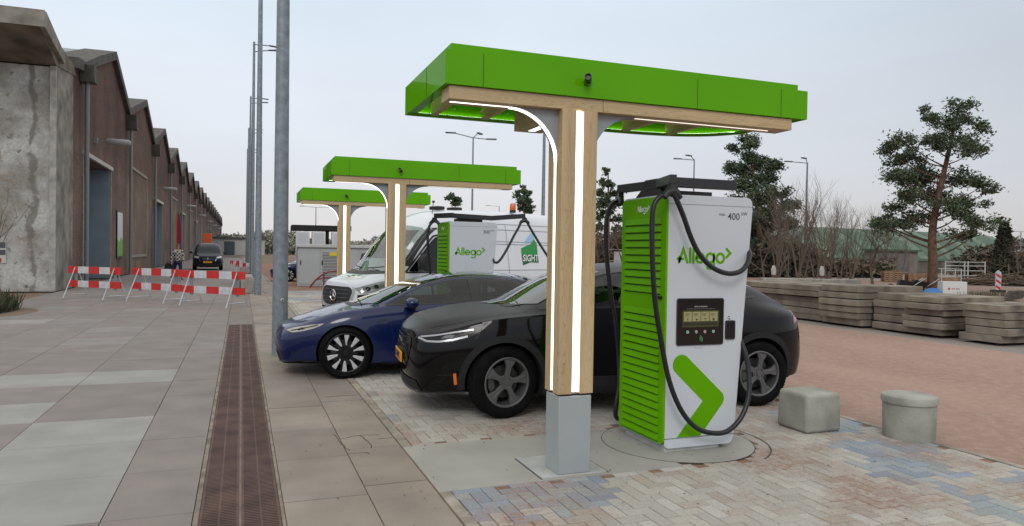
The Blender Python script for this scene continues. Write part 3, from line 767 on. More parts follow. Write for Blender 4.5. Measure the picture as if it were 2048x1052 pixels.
# ------------------------------------------------------------------ cars
def interp(keys, x):
    """smooth interpolation through (x, v...) keys (monotone-ish Catmull-Rom in value)"""
    n = len(keys)
    if x <= keys[0][0]: return keys[0][1:]
    if x >= keys[-1][0]: return keys[-1][1:]
    for i in range(n-1):
        if keys[i][0] <= x <= keys[i+1][0]:
            k0, k1, k2, k3 = keys[max(i-1, 0)], keys[i], keys[i+1], keys[min(i+2, n-1)]
            h = k2[0]-k1[0]; t = (x-k1[0])/h; o = []
            for a, b, c, d in zip(k0[1:], k1[1:], k2[1:], k3[1:]):
                m1 = (c-a)/max(1e-6, k2[0]-k0[0])*h; m2 = (d-b)/max(1e-6, k3[0]-k1[0])*h
                o.append((2*t**3-3*t*t+1)*b+(t**3-2*t*t+t)*m1+(-2*t**3+3*t*t)*c+(t**3-t*t)*m2)
            return o
NR = 12
def cage(sp, inset=0.0):
    """half-section rows: 0 floor centre, 1 floor edge, 2 sill, 3 low side, 4 mid side, 5 shoulder, 6 belt / wing edge, 7 glass foot, 8 glass mid, 9 roof rail, 10 roof mid, 11 centre"""
    def sec(x):
        zb, = interp(sp['zb'], x); ys, = interp(sp['ysill'], x); ym, = interp(sp['ymid'], x)
        y5, z5 = interp(sp['sh'], x); y6, z6 = interp(sp['belt'], x); y9, z9 = interp(sp['rail'], x); zc, = interp(sp['zc'], x)
        dxc, = interp(sp['bow'], x)
        zl = sp.get('zlow', .42); zm = sp.get('zmid', .64)
        g = interp(sp['green'], x)[0]   # 0 in bonnet/boot zone, 1 where there is a glasshouse
        y7 = y6-.012-.05*(1-g); z7 = z6+.018*g+(z9-z6)*.22*(1-g)
        y8 = y7+(y9-y7)*.52+.012*g; z8 = z7+(z9-z7)*(.56+.02*g)
        if g < .5: z8 = z7+(z9-z7)*.62
        y10 = y9*.52
        z10 = z9+(zc-z9)*.74
        P = [(x, 0, zb), (x, ys*.8, zb), (x, ys, zb+.05), (x, (ys*.4+ym*.6), zl), (x, ym, zm), (x, y5, z5), (x, y6, z6), (x, y7, z7), (x, y8, z8), (x+dxc*.25, y9, z9), (x+dxc*.8, y10, z10), (x+dxc, 0, zc)]
        return P
    cols = []
    xf, xr = sp['xs'][0], sp['xs'][-1]
    F, T = sec(xf), sec(xr)
    for t, g in sp.get('nose_t', ((0, 0), (.40, .03), (.74, .15), (.92, .42))):
        cols.append([(nx+(F[r][0]-nx)*g, F[r][1]*t, nz+(F[r][2]-nz)*g**1.2) for r, (nx, nz) in enumerate(sp['nose'])])
    for x in sp['xs']: cols.append(sec(x))
    for t, g in sp.get('tail_t', ((.90, .52), (.70, .22), (.38, .05), (0, 0))):
        cols.append([(nx+(T[r][0]-nx)*g, T[r][1]*t, nz+(T[r][2]-nz)*g**1.2) for r, (nx, nz) in enumerate(sp['tail'])])
    if inset:
        xm = (xf+xr)/2
        cols = [[(xm+(p[0]-xm)*(1-inset/2.2), max(0, p[1]-inset) if p[1] > 0 else 0, (p[2]-inset if r >= 9 else p[2])) for r, p in enumerate(c)] for c in cols]
    return cols
def cage_mesh(cols, level, creases=None, name='body'):
    vs = []; idx = {}
    def vid(c, r, s):
        x, y, z = cols[c][r]
        k = (c, r, s if y > 1e-5 else 1)
        if k not in idx: idx[k] = len(vs); vs.append((x, s*y if y > 1e-5 else 0, z))
        return idx[k]
    nc = len(cols); fs = []
    for c in range(nc-1):
        for r in range(NR-1):
            for s in (1, -1):
                q = [vid(c, r, s), vid(c+1, r, s), vid(c+1, r+1, s), vid(c, r+1, s)]
                u = []
                for a in q:
                    if a not in u: u.append(a)
                if len(u) >= 3: fs.append(tuple(u) if s < 0 else tuple(u[::-1]))
    # merge coincident points on the centreline
    me = bpy.data.meshes.new(name); me.from_pydata(vs, [], fs)
    bm = bmesh.new(); bm.from_mesh(me); bmesh.ops.remove_doubles(bm, verts=bm.verts, dist=1e-4)
    bmesh.ops.dissolve_degenerate(bm, dist=1e-4, edges=bm.edges); bmesh.ops.recalc_face_normals(bm, faces=bm.faces)
    if creases:
        cl = bm.edges.layers.float.new('crease_edge'); bm.verts.ensure_lookup_table()
        key = {}
        for v in bm.verts: key[(round(v.co.x, 3), round(abs(v.co.y), 3), round(v.co.z, 3))] = key.get((round(v.co.x, 3), round(abs(v.co.y), 3), round(v.co.z, 3)), [])+[v]
        for r, c0, c1, val in creases:
            for c in range(c0, min(c1, nc-1)):
                A, B = cols[c][r], cols[c+1][r]
                for a in key.get(tuple(round(abs(q) if i == 1 else q, 3) for i, q in enumerate(A)), []):
                    for b in key.get(tuple(round(abs(q) if i == 1 else q, 3) for i, q in enumerate(B)), []):
                        if a.co.y*b.co.y < 0: continue
                        e_ = bm.edges.get((a, b))
                        if e_: e_[cl] = val
    bm.to_mesh(me); bm.free()
    o = bpy.data.objects.new(name, me); C.objects.link(o)
    s = o.modifiers.new('s', 'SUBSURF'); s.levels = level; s.render_levels = level
    bake(o)
    bm = bmesh.new(); bm.from_mesh(o.data); bmesh.ops.triangulate(bm, faces=bm.faces)
    if bm.calc_volume(signed=True) < 0: bmesh.ops.reverse_faces(bm, faces=bm.faces)
    bm.to_mesh(o.data); bm.free(); return o
def boolean(o, cutters, op='DIFFERENCE'):
    for c in cutters:
        m = o.modifiers.new('b', 'BOOLEAN'); m.operation = op; m.object = c; m.solver = 'EXACT'
    bake(o)
    for c in cutters: bpy.data.objects.remove(c)
def tmp(mb):
    return mb.build('tmp', M_blk)
class Skin:
    """projects 2-D outlines onto a car body"""
    def __init__(s, o):
        s.mino = .0035
        dg = bpy.context.evaluated_depsgraph_get(); bm = bmesh.new(); bm.from_mesh(o.data)
        s.bvh = BVHTree.FromBMesh(bm); bm.free()
    def hit(s, u, v, axis, side, far=3.0):
        if axis == 'y': o_, d = Vector((u, side*far, v)), Vector((0, -side, 0))
        elif axis == 'x': o_, d = Vector((side*far*3, u, v)), Vector((-side, 0, 0))
        else: o_, d = Vector((u, v, far+1)), Vector((0, 0, -1))
        h = s.bvh.ray_cast(o_, d); return (h[0], h[1] if h[1].dot(d) < 0 else -h[1]) if h[0] is not None else None
    def patch(s, poly, axis='y', side=-1, off=.002, th=.0, step=.05, name='x', m=None, parent=None, both=False, smooth=True, limit=None):
        mb = MB()
        if off > 0: off = max(off, s.mino)+(off*.5 if off > s.mino else 0)
        for sd in ((1, -1) if both else (side,)):
            # densify border
            P = []
            n = len(poly)
            for i in range(n):
                a, b = Vector(poly[i]), Vector(poly[(i+1) % n]); k = max(1, int((b-a).length/step))
                for j in range(k): P.append(a+(b-a)*(j/k))
            nb = len(P)
            x0 = min(p.x for p in P); x1 = max(p.x for p in P); y0 = min(p.y for p in P); y1 = max(p.y for p in P)
            def inside(q):
                c = False
                for i in range(nb):
                    a, b = P[i], P[i-1]
                    if (a.y > q.y) != (b.y > q.y) and q.x < (b.x-a.x)*(q.y-a.y)/(b.y-a.y)+a.x: c = not c
                return c
            pts = list(P); x = x0+step/2
            while x < x1:
                y = y0+step/2
                while y < y1:
                    q = Vector((x, y))
                    if inside(q) and min((q-p).length for p in P) > step*.35: pts.append(q)
                    y += step
                x += step
            r = mgeo.delaunay_2d_cdt(pts, [], [list(range(nb))], 1, 1e-5)
            V, F = r[0], r[2]; vs = []; ok = []
            for q in V:
                h = s.hit(q.x, q.y, axis, sd)
                if h is None or (limit and not limit(h[0])): ok.append(False); vs.append(Vector((0, 0, 0)))
                else: ok.append(True); vs.append(h[0]+h[1]*off)
            nn = []
            for q, o_ in zip(V, ok):
                h = s.hit(q.x, q.y, axis, sd) if o_ else None
                nn.append(h[1] if h else Vector((0, 0, 1)))
            fs = []
            for f in F:
                if all(ok[i] for i in f):
                    f = list(f); a, b, c = (vs[i] for i in f[:3])
                    if (b-a).cross(c-a).dot(nn[f[0]]) < 0: f.reverse()
                    fs.append(tuple(f))
            if th:
                nv = len(vs); edge = {}
                for f in fs:
                    for i in range(len(f)):
                        a, b = f[i], f[(i+1) % len(f)]
                        edge[(a, b)] = 1
                inner = [v-n_*th for v, n_ in zip(vs, nn)]
                rim = [(b, a, a+nv, b+nv) for (a, b) in edge if (b, a) not in edge]
                mb.add(vs+inner, fs+[tuple(nv+i for i in f[::-1]) for f in fs]+rim)
            else:
                mb.add(vs, fs)
        if not mb.f: return None
        return mb.build(name, m, parent, smooth=smooth, angle=35)
    def line(s, pts, w_, axis='y', side=-1, off=.0015, name='x', m=None, parent=None, both=False, step=.04, th=0, limit=None):
        """thin stroke along a polyline"""
        L_, R_ = [], []
        for i in range(len(pts)):
            d = Vector(pts[min(i+1, len(pts)-1)])-Vector(pts[max(i-1, 0)]); d.normalize(); q = Vector((-d.y, d.x))*w_/2
            L_.append(tuple(Vector(pts[i])+q)); R_.append(tuple(Vector(pts[i])-q))
        return s.patch(L_+R_[::-1], axis, side, off, th, step, name, m, parent, both, limit=limit)
def fillet(poly, r, n=3):
    o = []; k = len(poly)
    for i in range(k):
        p0, p, p1 = Vector(poly[i-1]), Vector(poly[i]), Vector(poly[(i+1) % k])
        a, b = (p0-p), (p1-p); ra = min(r, a.length*.45, b.length*.45)
        A, B = p+a.normalized()*ra, p+b.normalized()*ra
        for j in range(n+1):
            t = j/n; o.append(tuple(A*(1-t)**2+p*2*t*(1-t)+B*t*t))
    return o
def spline2(pts, k=5):
    return [(p.x, p.y) for p in smoothpath([(a, b, 0) for a, b in pts], k)]
M_tyre = mat('tyre_rubber', (.0055, .0055, .006), .8, nscale=14, namt=.3, bump=.1, spec=.12)
M_well = mat('wheel_well', (.004, .004, .004), .95)
M_lens = mat('clear_lens', (.55, .58, .6), .08, coat=1)
M_chrome = mat('chrome', (.6, .6, .6), .12, metal=1)
M_brake = mat('brake_disc', (.06, .06, .062), .4, metal=.6)
M_lampin = mat('lamp_reflector', (.35, .37, .39), .15, metal=.7)
M_plate = mat('yellow_plate', (.75, .33, .015), .4)
M_seat = mat('seat_fabric', (.015, .015, .016), .7)
M_seatd = mat('dash_plastic', (.012, .012, .013), .6)
def wheel(parent, loc, r, w_, rim_r, kind, side=-1, steer=0.0):
    """wheel with its outer face toward side*y"""
    t = bpy.data.objects.new('wheel', None); C.objects.link(t); t.parent = parent; t.empty_display_size = .1
    t.location = loc; t.rotation_euler = (0, 0, steer)
    hw = w_/2; s = side
    def L(p, name, m, n=72, sm=True, ang=30):
        b = MB(); b.lathe([(a, h*s) for a, h in (p if s > 0 else p[::-1])], n, 'y'); return b.build(name, m, t, smooth=sm, angle=ang)
    pr = [(rim_r-.012, hw-.035), (rim_r, hw-.012), (rim_r+.012, hw-.002), ((rim_r+r)/2, hw+.006), (r-.028, hw-.002), (r-.012, hw-.014), (r-.003, hw-.030), (r, hw-.05)]
    gr = []
    for g in (.055, .02, -.02, -.055):
        gr += [(r, g+.006), (r-.007, g+.004), (r-.007, g-.004), (r, g-.006)]
    pr = pr+gr+[(a, -h) for a, h in reversed(pr)]
    L(pr, 'tyre', M_tyre)
    tb = MB()   # shoulder tread blocks
    nb = 64
    for k in range(nb):
        a = 2*PI*k/nb
        for q in (1, -1):
            Mx = Euler((0, a, 0)).to_matrix().to_4x4()
            y0, y1 = q*(hw-.045), q*(hw-.006)
            tb.add([Mx @ Vector(v) for v in ((-.010, y0, r-.002), (.010, y0, r-.002), (.010, y1, r-.022), (-.010, y1, r-.022), (-.010, y0, r+.003), (.010, y0, r+.003), (.010, y1, r-.012), (-.010, y1, r-.012))],
                   [(4, 5, 6, 7), (0, 1, 5, 4), (1, 2, 6, 5), (2, 3, 7, 6), (3, 0, 4, 7)])
    tb.build('tread', M_tyre, t)
    if kind == 'van': rc, fc = mat('van_rim', (.09, .09, .09), .4, metal=.4), None
    rimm = {'suv': mat('dark_alloy', (.125, .125, .13), .38, metal=.35), 'sedan': mat('black_alloy', (.007, .007, .008), .35, spec=.25), 'van': mat('silver_steel_rim', (.35, .36, .37), .35, metal=.6)}[kind]
    L([(rim_r-.005, hw-.012), (rim_r+.004, hw-.006), (rim_r-.006, hw-.002), (rim_r-.018, hw-.008), (rim_r-.022, hw-.03), (rim_r-.028, hw-.10), (rim_r-.03, -hw+.02)], 'rim', rimm)
    L([(0, hw-.13), (.17, hw-.13), (.17, hw-.105), (.165, hw-.10), (.0, hw-.10)][::1], 'brake_disc', M_brake)
    L([(0, hw-.16), (rim_r-.03, hw-.16)][::1], 'backing', M_well, 24)
    cl = MB(); 
    cl.prism([(math.cos(R(a))*.185, math.sin(R(a))*.185) for a in range(150, 215, 8)]+[(math.cos(R(a))*.115, math.sin(R(a))*.115) for a in range(210, 148, -8)], s*(hw-.15), s*(hw-.075), 'y')
    cl.build('caliper', mat('caliper_grey', (.10, .10, .105), .4, metal=.4), t, bevel=.004)
    sp_ = MB(); fc = MB()
    def P(a, rr): return (rr*math.sin(R(a)), rr*math.cos(R(a)))
    if kind == 'suv':
        for k in range(5):
            a = 72*k+8
            # wide hooked spoke: narrow at hub, flaring into a leaning paddle at the rim
            poly = [P(a-26, .062), P(a-11, .12), P(a-9, .165), P(a-15, rim_r-.016), P(a+2, rim_r-.013), P(a+17, rim_r-.018), P(a+17, rim_r-.055), P(a+13, .150), P(a+17, .10), P(a+26, .062)]
            sp_.prism(poly, s*(hw-.055), s*(hw-.018), 'y')
            rdg = [P(a-4, .09), P(a-3, .16), P(a-8, rim_r-.03), P(a-1, rim_r-.028), P(a+3, .16), P(a+3, .09)]
            sp_.prism(rdg, s*(hw-.02), s*(hw-.013), 'y')
        sp_.prism([P(a, .075) for a in range(0, 360, 12)], s*(hw-.06), s*(hw-.022), 'y')
        sp_.build('spoke', rimm, t, bevel=.004)
        b = MB(); b.prism([P(a, .030) for a in range(0, 360, 20)], s*(hw-.023), s*(hw-.012), 'y'); b.build('hub_cap', mat('hub_grey', (.12, .12, .12), .35, metal=.3), t, bevel=.002)
        for k in range(5):
            b = MB(); c = P(72*k+44, .056); b.prism([(c[0]+.0105*math.cos(R(a)), c[1]+.0105*math.sin(R(a))) for a in range(0, 360, 60)], s*(hw-.023), s*(hw-.010), 'y'); b.build('wheel_nut', MATS['hub_grey'], t)
    elif kind == 'sedan':
        for k in range(10):
            a = 36*k+4
            j = 1 if k % 2 else -1
            blade = [P(a-5, .105), P(a-9, rim_r-.012), P(a+7, rim_r-.012), P(a+5+j*3, .13), P(a+6, .10)]
            fc.prism(blade, s*(hw-.03), s*(hw-.012), 'y')
            hook = [P(a-5, .11), P(a+6, .10), P(a+j*14+3, .058), P(a+j*14-8, .058)]
            sp_.prism(hook, s*(hw-.04), s*(hw-.015), 'y')
            web = [P(a+6, .12), P(a+9, rim_r-.014), P(a+15, rim_r-.014), P(a+12, .11)]
            sp_.prism(web, s*(hw-.05), s*(hw-.03), 'y')
        sp_.prism([P(a, .062) for a in range(0, 360, 12)], s*(hw-.05), s*(hw-.018), 'y')
        sp_.build('spoke', rimm, t, bevel=.002)
        fc.build('spoke_face', mat('machined_silver', (.62, .63, .66), .3, metal=.4), t, bevel=.003)
        b = MB(); b.prism([P(a, .034) for a in range(0, 360, 20)], s*(hw-.02), s*(hw-.010), 'y'); b.build('hub_cap', M_blkg, t, bevel=.002)
    else:
        for k in range(10):
            a = 36*k
            sp_.prism([P(a-9, .07), P(a-7, rim_r-.02), P(a+7, rim_r-.02), P(a+9, .07)], s*(hw-.06), s*(hw-.03), 'y')
        sp_.prism([P(a, .09) for a in range(0, 360, 12)], s*(hw-.06), s*(hw-.015), 'y')
        sp_.build('spoke', rimm, t, bevel=.003)
    return t
def seats(t, x0, x1, z, ys=(-.36, .36), w_=.48):
    for x, tag_ in ((x0, 0), (x1, 1)):
        for y in ys:
            m = MB(); Mx = Matrix.Translation((x, y, z))
            m.prism([(-.50, .0), (-.52, .10), (-.46, .16), (-.05, .13), (.02, .18), (.17, .62), (.25, .66), (.30, .62), (.15, .0)], -w_/2, w_/2, 'y', Mx)
            s = m.build('seat', M_seat, t, bevel=.04, seg=3)
            m = MB(); m.prism([(.20, .68), (.16, .78), (.19, .90), (.26, .91), (.30, .80), (.28, .68)], -.13, .13, 'y', Mx); m.build('headrest', M_seat, s, bevel=.03)
def car_body(t, sp, paint, level, well_r, axles, zc_w, windows=(), cav=None, well_in=.60):
    cols = cage(sp); o = cage_mesh(cols, level, sp.get('creases')); sk = Skin(o)
    cutters = []
    # cabin cavity
    if cav:
        ci = cage(sp, .055); inner = cage_mesh(ci, 2)
        cm = MB(); cm.box(cav[0], -1.2, cav[2], cav[1], 1.2, 3); lim = tmp(cm)
        boolean(inner, [lim], 'INTERSECT'); cutters.append(inner)
    for ax in axles:
        for s in (1, -1):
            m = MB(); m.cyl((ax, s*well_in, zc_w), (ax, s*1.3, zc_w), well_r, n=48); cutters.append(tmp(m))
    boolean(o, cutters)
    cut2 = []
    for poly, axis, sd in windows:
        m = MB()
        if axis == 'y': m.prism(poly, -1.3, 1.3, 'y')
        elif axis == 'x': m.prism(poly, sd[0], sd[1], 'x')
        elif axis == 'z': m.prism(poly, sd[0], sd[1], 'z')
        cut2.append(tmp(m))
    if cut2: boolean(o, cut2)
    o.name = 'body'; o.data.name = 'body'; o.parent = t; o.data.materials.clear(); o.data.materials.append(paint); o.data.materials.append(M_well)
    me = o.data
    # faces cut inside wheel wells and cabin are dark trim
    for p in me.polygons:
        p.use_smooth = True; c = p.center; p.material_index = 0
    bm = bmesh.new(); bm.from_mesh(me)
    for f in bm.faces:
        c = f.calc_center_median(); h = sk.bvh.find_nearest(c)
        if h[0] is not None and h[3] > .006: f.material_index = 1
    bm.to_mesh(me); bm.free()
    me.set_sharp_from_angle(angle=R(32))
    return o, sk
M_gl_side = glass('tinted_side_glass', (.32, .40, .39), .045)
M_gl_dark = glass('privacy_glass', (.16, .19, .19), .07)
M_gl_ws = glass('windscreen_glass', (.55, .64, .60), .14)
M_trim = mat('black_window_trim', (.010, .010, .011), .3)
M_clad = mat('grey_black_cladding', (.017, .018, .019), .65, nscale=20, namt=.1, spec=.25)
def ring_poly(cx, cz, r0, r1, a0, a1, n=28):
    return arc(cx, cz, r1, r1, a0, a1, n)+arc(cx, cz, r0, r0, a1, a0, n)

# ---- black electric SUV -------------------------------------------------
def suv(loc, rz, label):
    t = thing('suv', label, 'car', loc, rz)
    FA, RA, WZ = .88, 3.85, .366
    sp = dict(
        xs=[.36, .62, .88, 1.10, 1.32, 1.62, 1.90, 2.2, 2.7, 3.2, 3.6, 3.95, 4.22, 4.40],
        zb=[(.3, .23), (1, .19), (3.5, .19), (4.5, .27)],
        ysill=[(.3, .74), (.6, .84), (.9, .90), (1.4, .90), (3.4, .90), (3.9, .90), (4.2, .84), (4.5, .74)],
        ymid=[(.3, .82), (.55, .895), (.9, .935), (1.5, .915), (2.4, .905), (3.3, .93), (3.9, .945), (4.2, .90), (4.45, .80)],
        sh=[(.3, .815, .74), (.55, .885, .80), (.9, .93, .87), (1.4, .915, .90), (2.4, .905, .93), (3.2, .925, .99), (3.8, .94, 1.02), (4.2, .89, 1.03), (4.45, .77, 1.03)],
        creases=[(7, 0, 4, .95), (6, 3, 9, .8), (6, 9, 19, .3), (2, 0, 22, .5)],
        belt=[(.3, .745, .868), (.6, .84, .965), (.9, .875, 1.01), (1.3, .875, 1.04), (1.9, .86, 1.085), (2.6, .86, 1.11), (3.2, .85, 1.15), (3.7, .82, 1.17), (4.1, .74, 1.12), (4.45, .62, 1.035)],
        rail=[(.3, .54, .985), (.6, .58, 1.045), (.9, .61, 1.07), (1.12, .68, 1.075), (1.32, .71, 1.14), (1.62, .68, 1.315), (1.90, .635, 1.445), (2.2, .60, 1.515), (2.7, .585, 1.54), (3.2, .565, 1.515), (3.6, .55, 1.43), (3.95, .55, 1.325), (4.22, .56, 1.19), (4.45, .55, 1.075)],
        zc=[(.3, 1.025), (.6, 1.085), (.9, 1.11), (1.12, 1.12), (1.32, 1.185), (1.62, 1.355), (1.90, 1.49), (2.2, 1.56), (2.7, 1.585), (3.2, 1.565), (3.6, 1.50), (3.95, 1.395), (4.22, 1.255), (4.45, 1.115)],
        bow=[(.3, 0), (.9, -.02), (1.12, -.10), (1.32, -.14), (1.62, -.12), (1.9, -.08), (2.2, -.02), (2.7, 0), (3.6, .02), (4.0, .05), (4.4, .05)],
        green=[(.3, 0), (1.0, 0), (1.32, .6), (1.6, 1), (3.4, 1), (4.0, .6), (4.4, 0)],
        nose=[(.20, .21), (.07, .20), (-.02, .23), (-.06, .34), (-.085, .56), (-.07, .72), (-.055, .80), (-.05, .835), (.02, .905), (.09, .955), (.17, .99), (.23, 1.005)],
        tail=[(4.5, .27), (4.64, .28), (4.72, .32), (4.76, .45), (4.765, .60), (4.72, .80), (4.72, .985), (4.68, 1.02), (4.62, 1.045), (4.57, 1.07), (4.52, 1.09), (4.49, 1.10)],
        tail_t=((.90, .64), (.70, .32), (.38, .08), (0, 0)))
    paint = mat('black_dusty_paint', (.0035, .0035, .0045), .14, nscale=2.5, namt=.1, rvar=.03, spec=.28)
    n_ = paint.node_tree; b_ = n_.nodes['Principled BSDF']   # dust lies on the upward faces: rougher there
    ge = n_.nodes.new('ShaderNodeTexCoord'); sz = n_.nodes.new('ShaderNodeSeparateXYZ'); mr_ = n_.nodes.new('ShaderNodeMapRange')
    n_.links.new(ge.outputs['Normal'], sz.inputs[0]); n_.links.new(sz.outputs[2], mr_.inputs[0])
    mr_.inputs[1].default_value = .45; mr_.inputs[2].default_value = .9; mr_.inputs[3].default_value = .06; mr_.inputs[4].default_value = .40
    n_.links.new(mr_.outputs[0], b_.inputs['Roughness'])
    mx_ = n_.nodes.new('ShaderNodeMix'); mx_.data_type = 'RGBA'; md_ = n_.nodes.new('ShaderNodeMapRange'); n_.links.new(sz.outputs[2], md_.inputs[0])
    md_.inputs[1].default_value = .55; md_.inputs[2].default_value = .95; md_.inputs[4].default_value = .5; n_.links.new(md_.outputs[0], mx_.inputs[0])
    mx_.inputs[6].default_value = (.0035, .0035, .0045, 1); mx_.inputs[7].default_value = (.032, .034, .037, 1); n_.links.new(mx_.outputs[2], b_.inputs['Base Color'])
    # side glass outline (x, z)
    top = [(1.52, 1.175), (1.66, 1.275), (1.85, 1.385), (2.05, 1.43), (2.35, 1.465), (2.75, 1.475), (3.15, 1.445), (3.45, 1.39), (3.72, 1.30), (3.84, 1.225)]
    side_out = [(1.40, 1.118), (1.9, 1.122), (2.6, 1.145), (3.2, 1.185), (3.84, 1.225)]
    trim = spline2([(1.27, 1.095)]+[(1.48, 1.205), (1.65, 1.305), (1.85, 1.40), (2.05, 1.46), (2.35, 1.495), (2.75, 1.505), (3.15, 1.475), (3.47, 1.415), (3.76, 1.305), (3.98, 1.20)], 4)+spline2([(3.98, 1.205), (3.2, 1.160), (2.6, 1.120), (1.9, 1.098), (1.27, 1.085)], 3)[1:-1]
    front_w = [(1.36, 1.112)]+[(1.52, 1.175+.02), (1.66, 1.275+.01), (1.85, 1.375), (2.05, 1.435), (2.28, 1.468), (2.31, 1.128), (1.9, 1.118)]
    rear_w = [(2.40, 1.132), (2.37, 1.470), (2.75, 1.478), (3.12, 1.450), (3.26, 1.425), (3.30, 1.185), (2.9, 1.160)]
    q_w = [(3.36, 1.195), (3.33, 1.41), (3.5, 1.372), (3.68, 1.31), (3.80, 1.237)]
    o, sk = car_body(t, sp, paint, 3, .405, (FA, RA), WZ, windows=[(fillet(front_w, .03), 'y', 0), (fillet(rear_w, .03), 'y', 0), (fillet(q_w, .02), 'y', 0),
        ([( -.60, 1.18), (.60, 1.18), (.53, 1.46), (-.53, 1.46)], 'x', (1.0, 2.0)), ([(-.5, 1.33), (.5, 1.33), (.44, 1.48), (-.44, 1.48)], 'x', (3.4, 4.2))], cav=(1.30, 4.2, .55))
    for w_, nm, g in ((front_w, 'side_window', M_gl_side), (rear_w, 'side_window', M_gl_dark), (q_w, 'quarter_window', M_gl_dark)):
        for s in (1, -1): sk.patch(w_, 'y', s, -.002, 0, .06, nm, g, t)
    # trim frame around glass = trim outline minus the panes, drawn as strokes
    for s in (1, -1):
        sk.line(trim[:36], .034, 'y', s, .003, 'window_trim', M_trim, t)
        sk.line([(1.30, 1.098), (1.9, 1.106), (2.6, 1.124), (3.2, 1.166), (3.9, 1.212)], .022, 'y', s, .003, 'window_trim', M_trim, t)
        sk.patch([(2.29, 1.125), (2.27, 1.475), (2.39, 1.478), (2.42, 1.13)], 'y', s, .003, 0, .05, 'door_pillar', M_trim, t)
        sk.patch([(3.285, 1.18), (3.24, 1.432), (3.345, 1.415), (3.375, 1.19)], 'y', s, .003, 0, .05, 'door_pillar', M_trim, t)
        sk.patch(fillet([(1.27, 1.09), (1.40, 1.115), (1.40, 1.16), (1.36, 1.14)], .01), 'y', s, .003, 0, .04, 'window_trim', M_trim, t)
    # windscreen and rear glass, projected from the front
    ws = [(-.70, 1.135), (-.4, 1.11), (0, 1.10), (.4, 1.11), (.70, 1.135), (.66, 1.26), (.60, 1.39), (.555, 1.47), (.3, 1.515), (0, 1.525), (-.3, 1.515), (-.555, 1.47), (-.60, 1.39), (-.66, 1.26)]
    sk.patch(ws, 'x', -1, .004, 0, .07, 'windscreen', M_gl_ws, t)
    sk.patch([(-.56, 1.30), (.56, 1.30), (.47, 1.50), (-.47, 1.50)], 'x', 1, .003, 0, .07, 'rear_window', M_gl_dark, t, limit=lambda p: p.x > 3.3)
    MB().box(1.15, -.62, .80, 1.75, .62, 1.07).build('dashboard', M_seatd, t, bevel=.04)
    seats(t, 2.35, 3.25, .55)
    sw = MB(); Ms = Matrix.Translation((1.80, -.36, 1.02)) @ Euler((0, R(-65), 0)).to_matrix().to_4x4()
    sw.tube([Ms @ Vector((.18*math.cos(R(a)), .18*math.sin(R(a)), 0)) for a in range(0, 361, 20)], .014, 8); sw.build('steering_wheel', M_seatd, t, smooth=True)
    # cladding: arches, sills, lower bumpers
    for s in (1, -1):
        for ax in (FA, RA):
            sk.patch(ring_poly(ax, WZ, .402, .470, -10, 190, 34), 'y', s, .010, .03, .045, 'arch_trim', M_clad, t, limit=lambda p: abs(p.y) > .60)
        sk.patch([(1.27, .23), (1.31, .36), (1.35, .40), (3.38, .40), (3.42, .36), (3.46, .23)], 'y', s, .010, .02, .05, 'sill_trim', M_clad, t, limit=lambda p: abs(p.y) > .6)
        # door lines, handles, feature line
        sk.line([(1.50, .40), (1.46, .62), (1.44, .85), (1.45, 1.08)], .007, 'y', s, .001, 'door_gap', M_blk, t)
        sk.line([(2.45, .40), (2.46, .75), (2.38, 1.11)], .007, 'y', s, .001, 'door_gap', M_blk, t)
        sk.line([(3.33, 1.16), (3.42, .95), (3.36, .75), (3.28, .58)], .007, 'y', s, .001, 'door_gap', M_blk, t)
        sk.line([(2.28, 1.06), (2.36, 1.062)], .02, 'y', s, .006, 'door_button', M_blkg, t)
        # headlight: housing, reflector bars, lens
        hl = [(-.01, .800), (.12, .828), (.31, .868), (.52, .905), (.70, .935), (.64, .885), (.52, .815), (.36, .772), (.16, .745), (.07, .745)]
        h = sk.patch(fillet(hl, .02), 'y', s, .003, .012, .04, 'headlight', mat('headlight_dark', (.006, .006, .007), .1, spec=.3), t)
        sk.line([(.06, .805), (.20, .828), (.40, .865), (.56, .893)], .014, 'y', s, .006, 'light_bar', M_lampin, h)
        sk.line([(.10, .768), (.22, .768), (.36, .790), (.50, .826)], .018, 'y', s, .006, 'light_bar', M_lampin, h)
        sk.line([(.04, .795), (.10, .770)], .020, 'y', s, .006, 'light_bar', M_lampin, h)
        sk.patch([(.24, .80), (.28, .825), (.34, .838), (.38, .83), (.34, .80)], 'y', s, .006, 0, .03, 'projector', mat('projector_glass', (.15, .16, .17), .05), h)
        sk.line([(.375, .455), (.392, .34)], .030, 'y', s, .005, 'side_marker', mat('amber_marker', (.75, .16, .015), .25, coat=1), t, th=.01)
        sk.line([(4.30, .46), (4.27, .33)], .035, 'y', s, .005, 'side_marker', MATS['amber_marker'], t, th=.01)
        # vertical outboard vent and lower fascia
        sk.line([(.20, .44), (.34, .44)], .010, 'y', s, .004, 'vent', M_trim, t)
        sk.line([(.66, .935), (.72, .985)], .007, 'y', s, .0015, 'bonnet_gap', M_blk, t)
        sk.line([(.66, .925), (.575, .80)], .007, 'y', s, .0015, 'wing_gap', M_blk, t)
        sk.patch(fillet([(4.36, .90), (4.40, 1.00), (4.60, 1.03), (4.60, .97), (4.44, .93)], .02), 'y', s, .004, .01, .04, 'tail_light', mat('tail_red', (.25, .008, .008), .15, coat=1), t)
        # mirrors
        m = MB(); mx = Matrix.Translation((1.60, s*1.005, 1.10))
        m.lathe([(0, -.115), (.05, -.105), (.085, -.06), (.095, 0), (.085, .06), (.05, .10), (0, .11)], 20, 'y', mx @ Matrix.Diagonal((.75, 1, .80, 1)))
        q = m.build('mirror', M_blkg, t, smooth=True, angle=80)
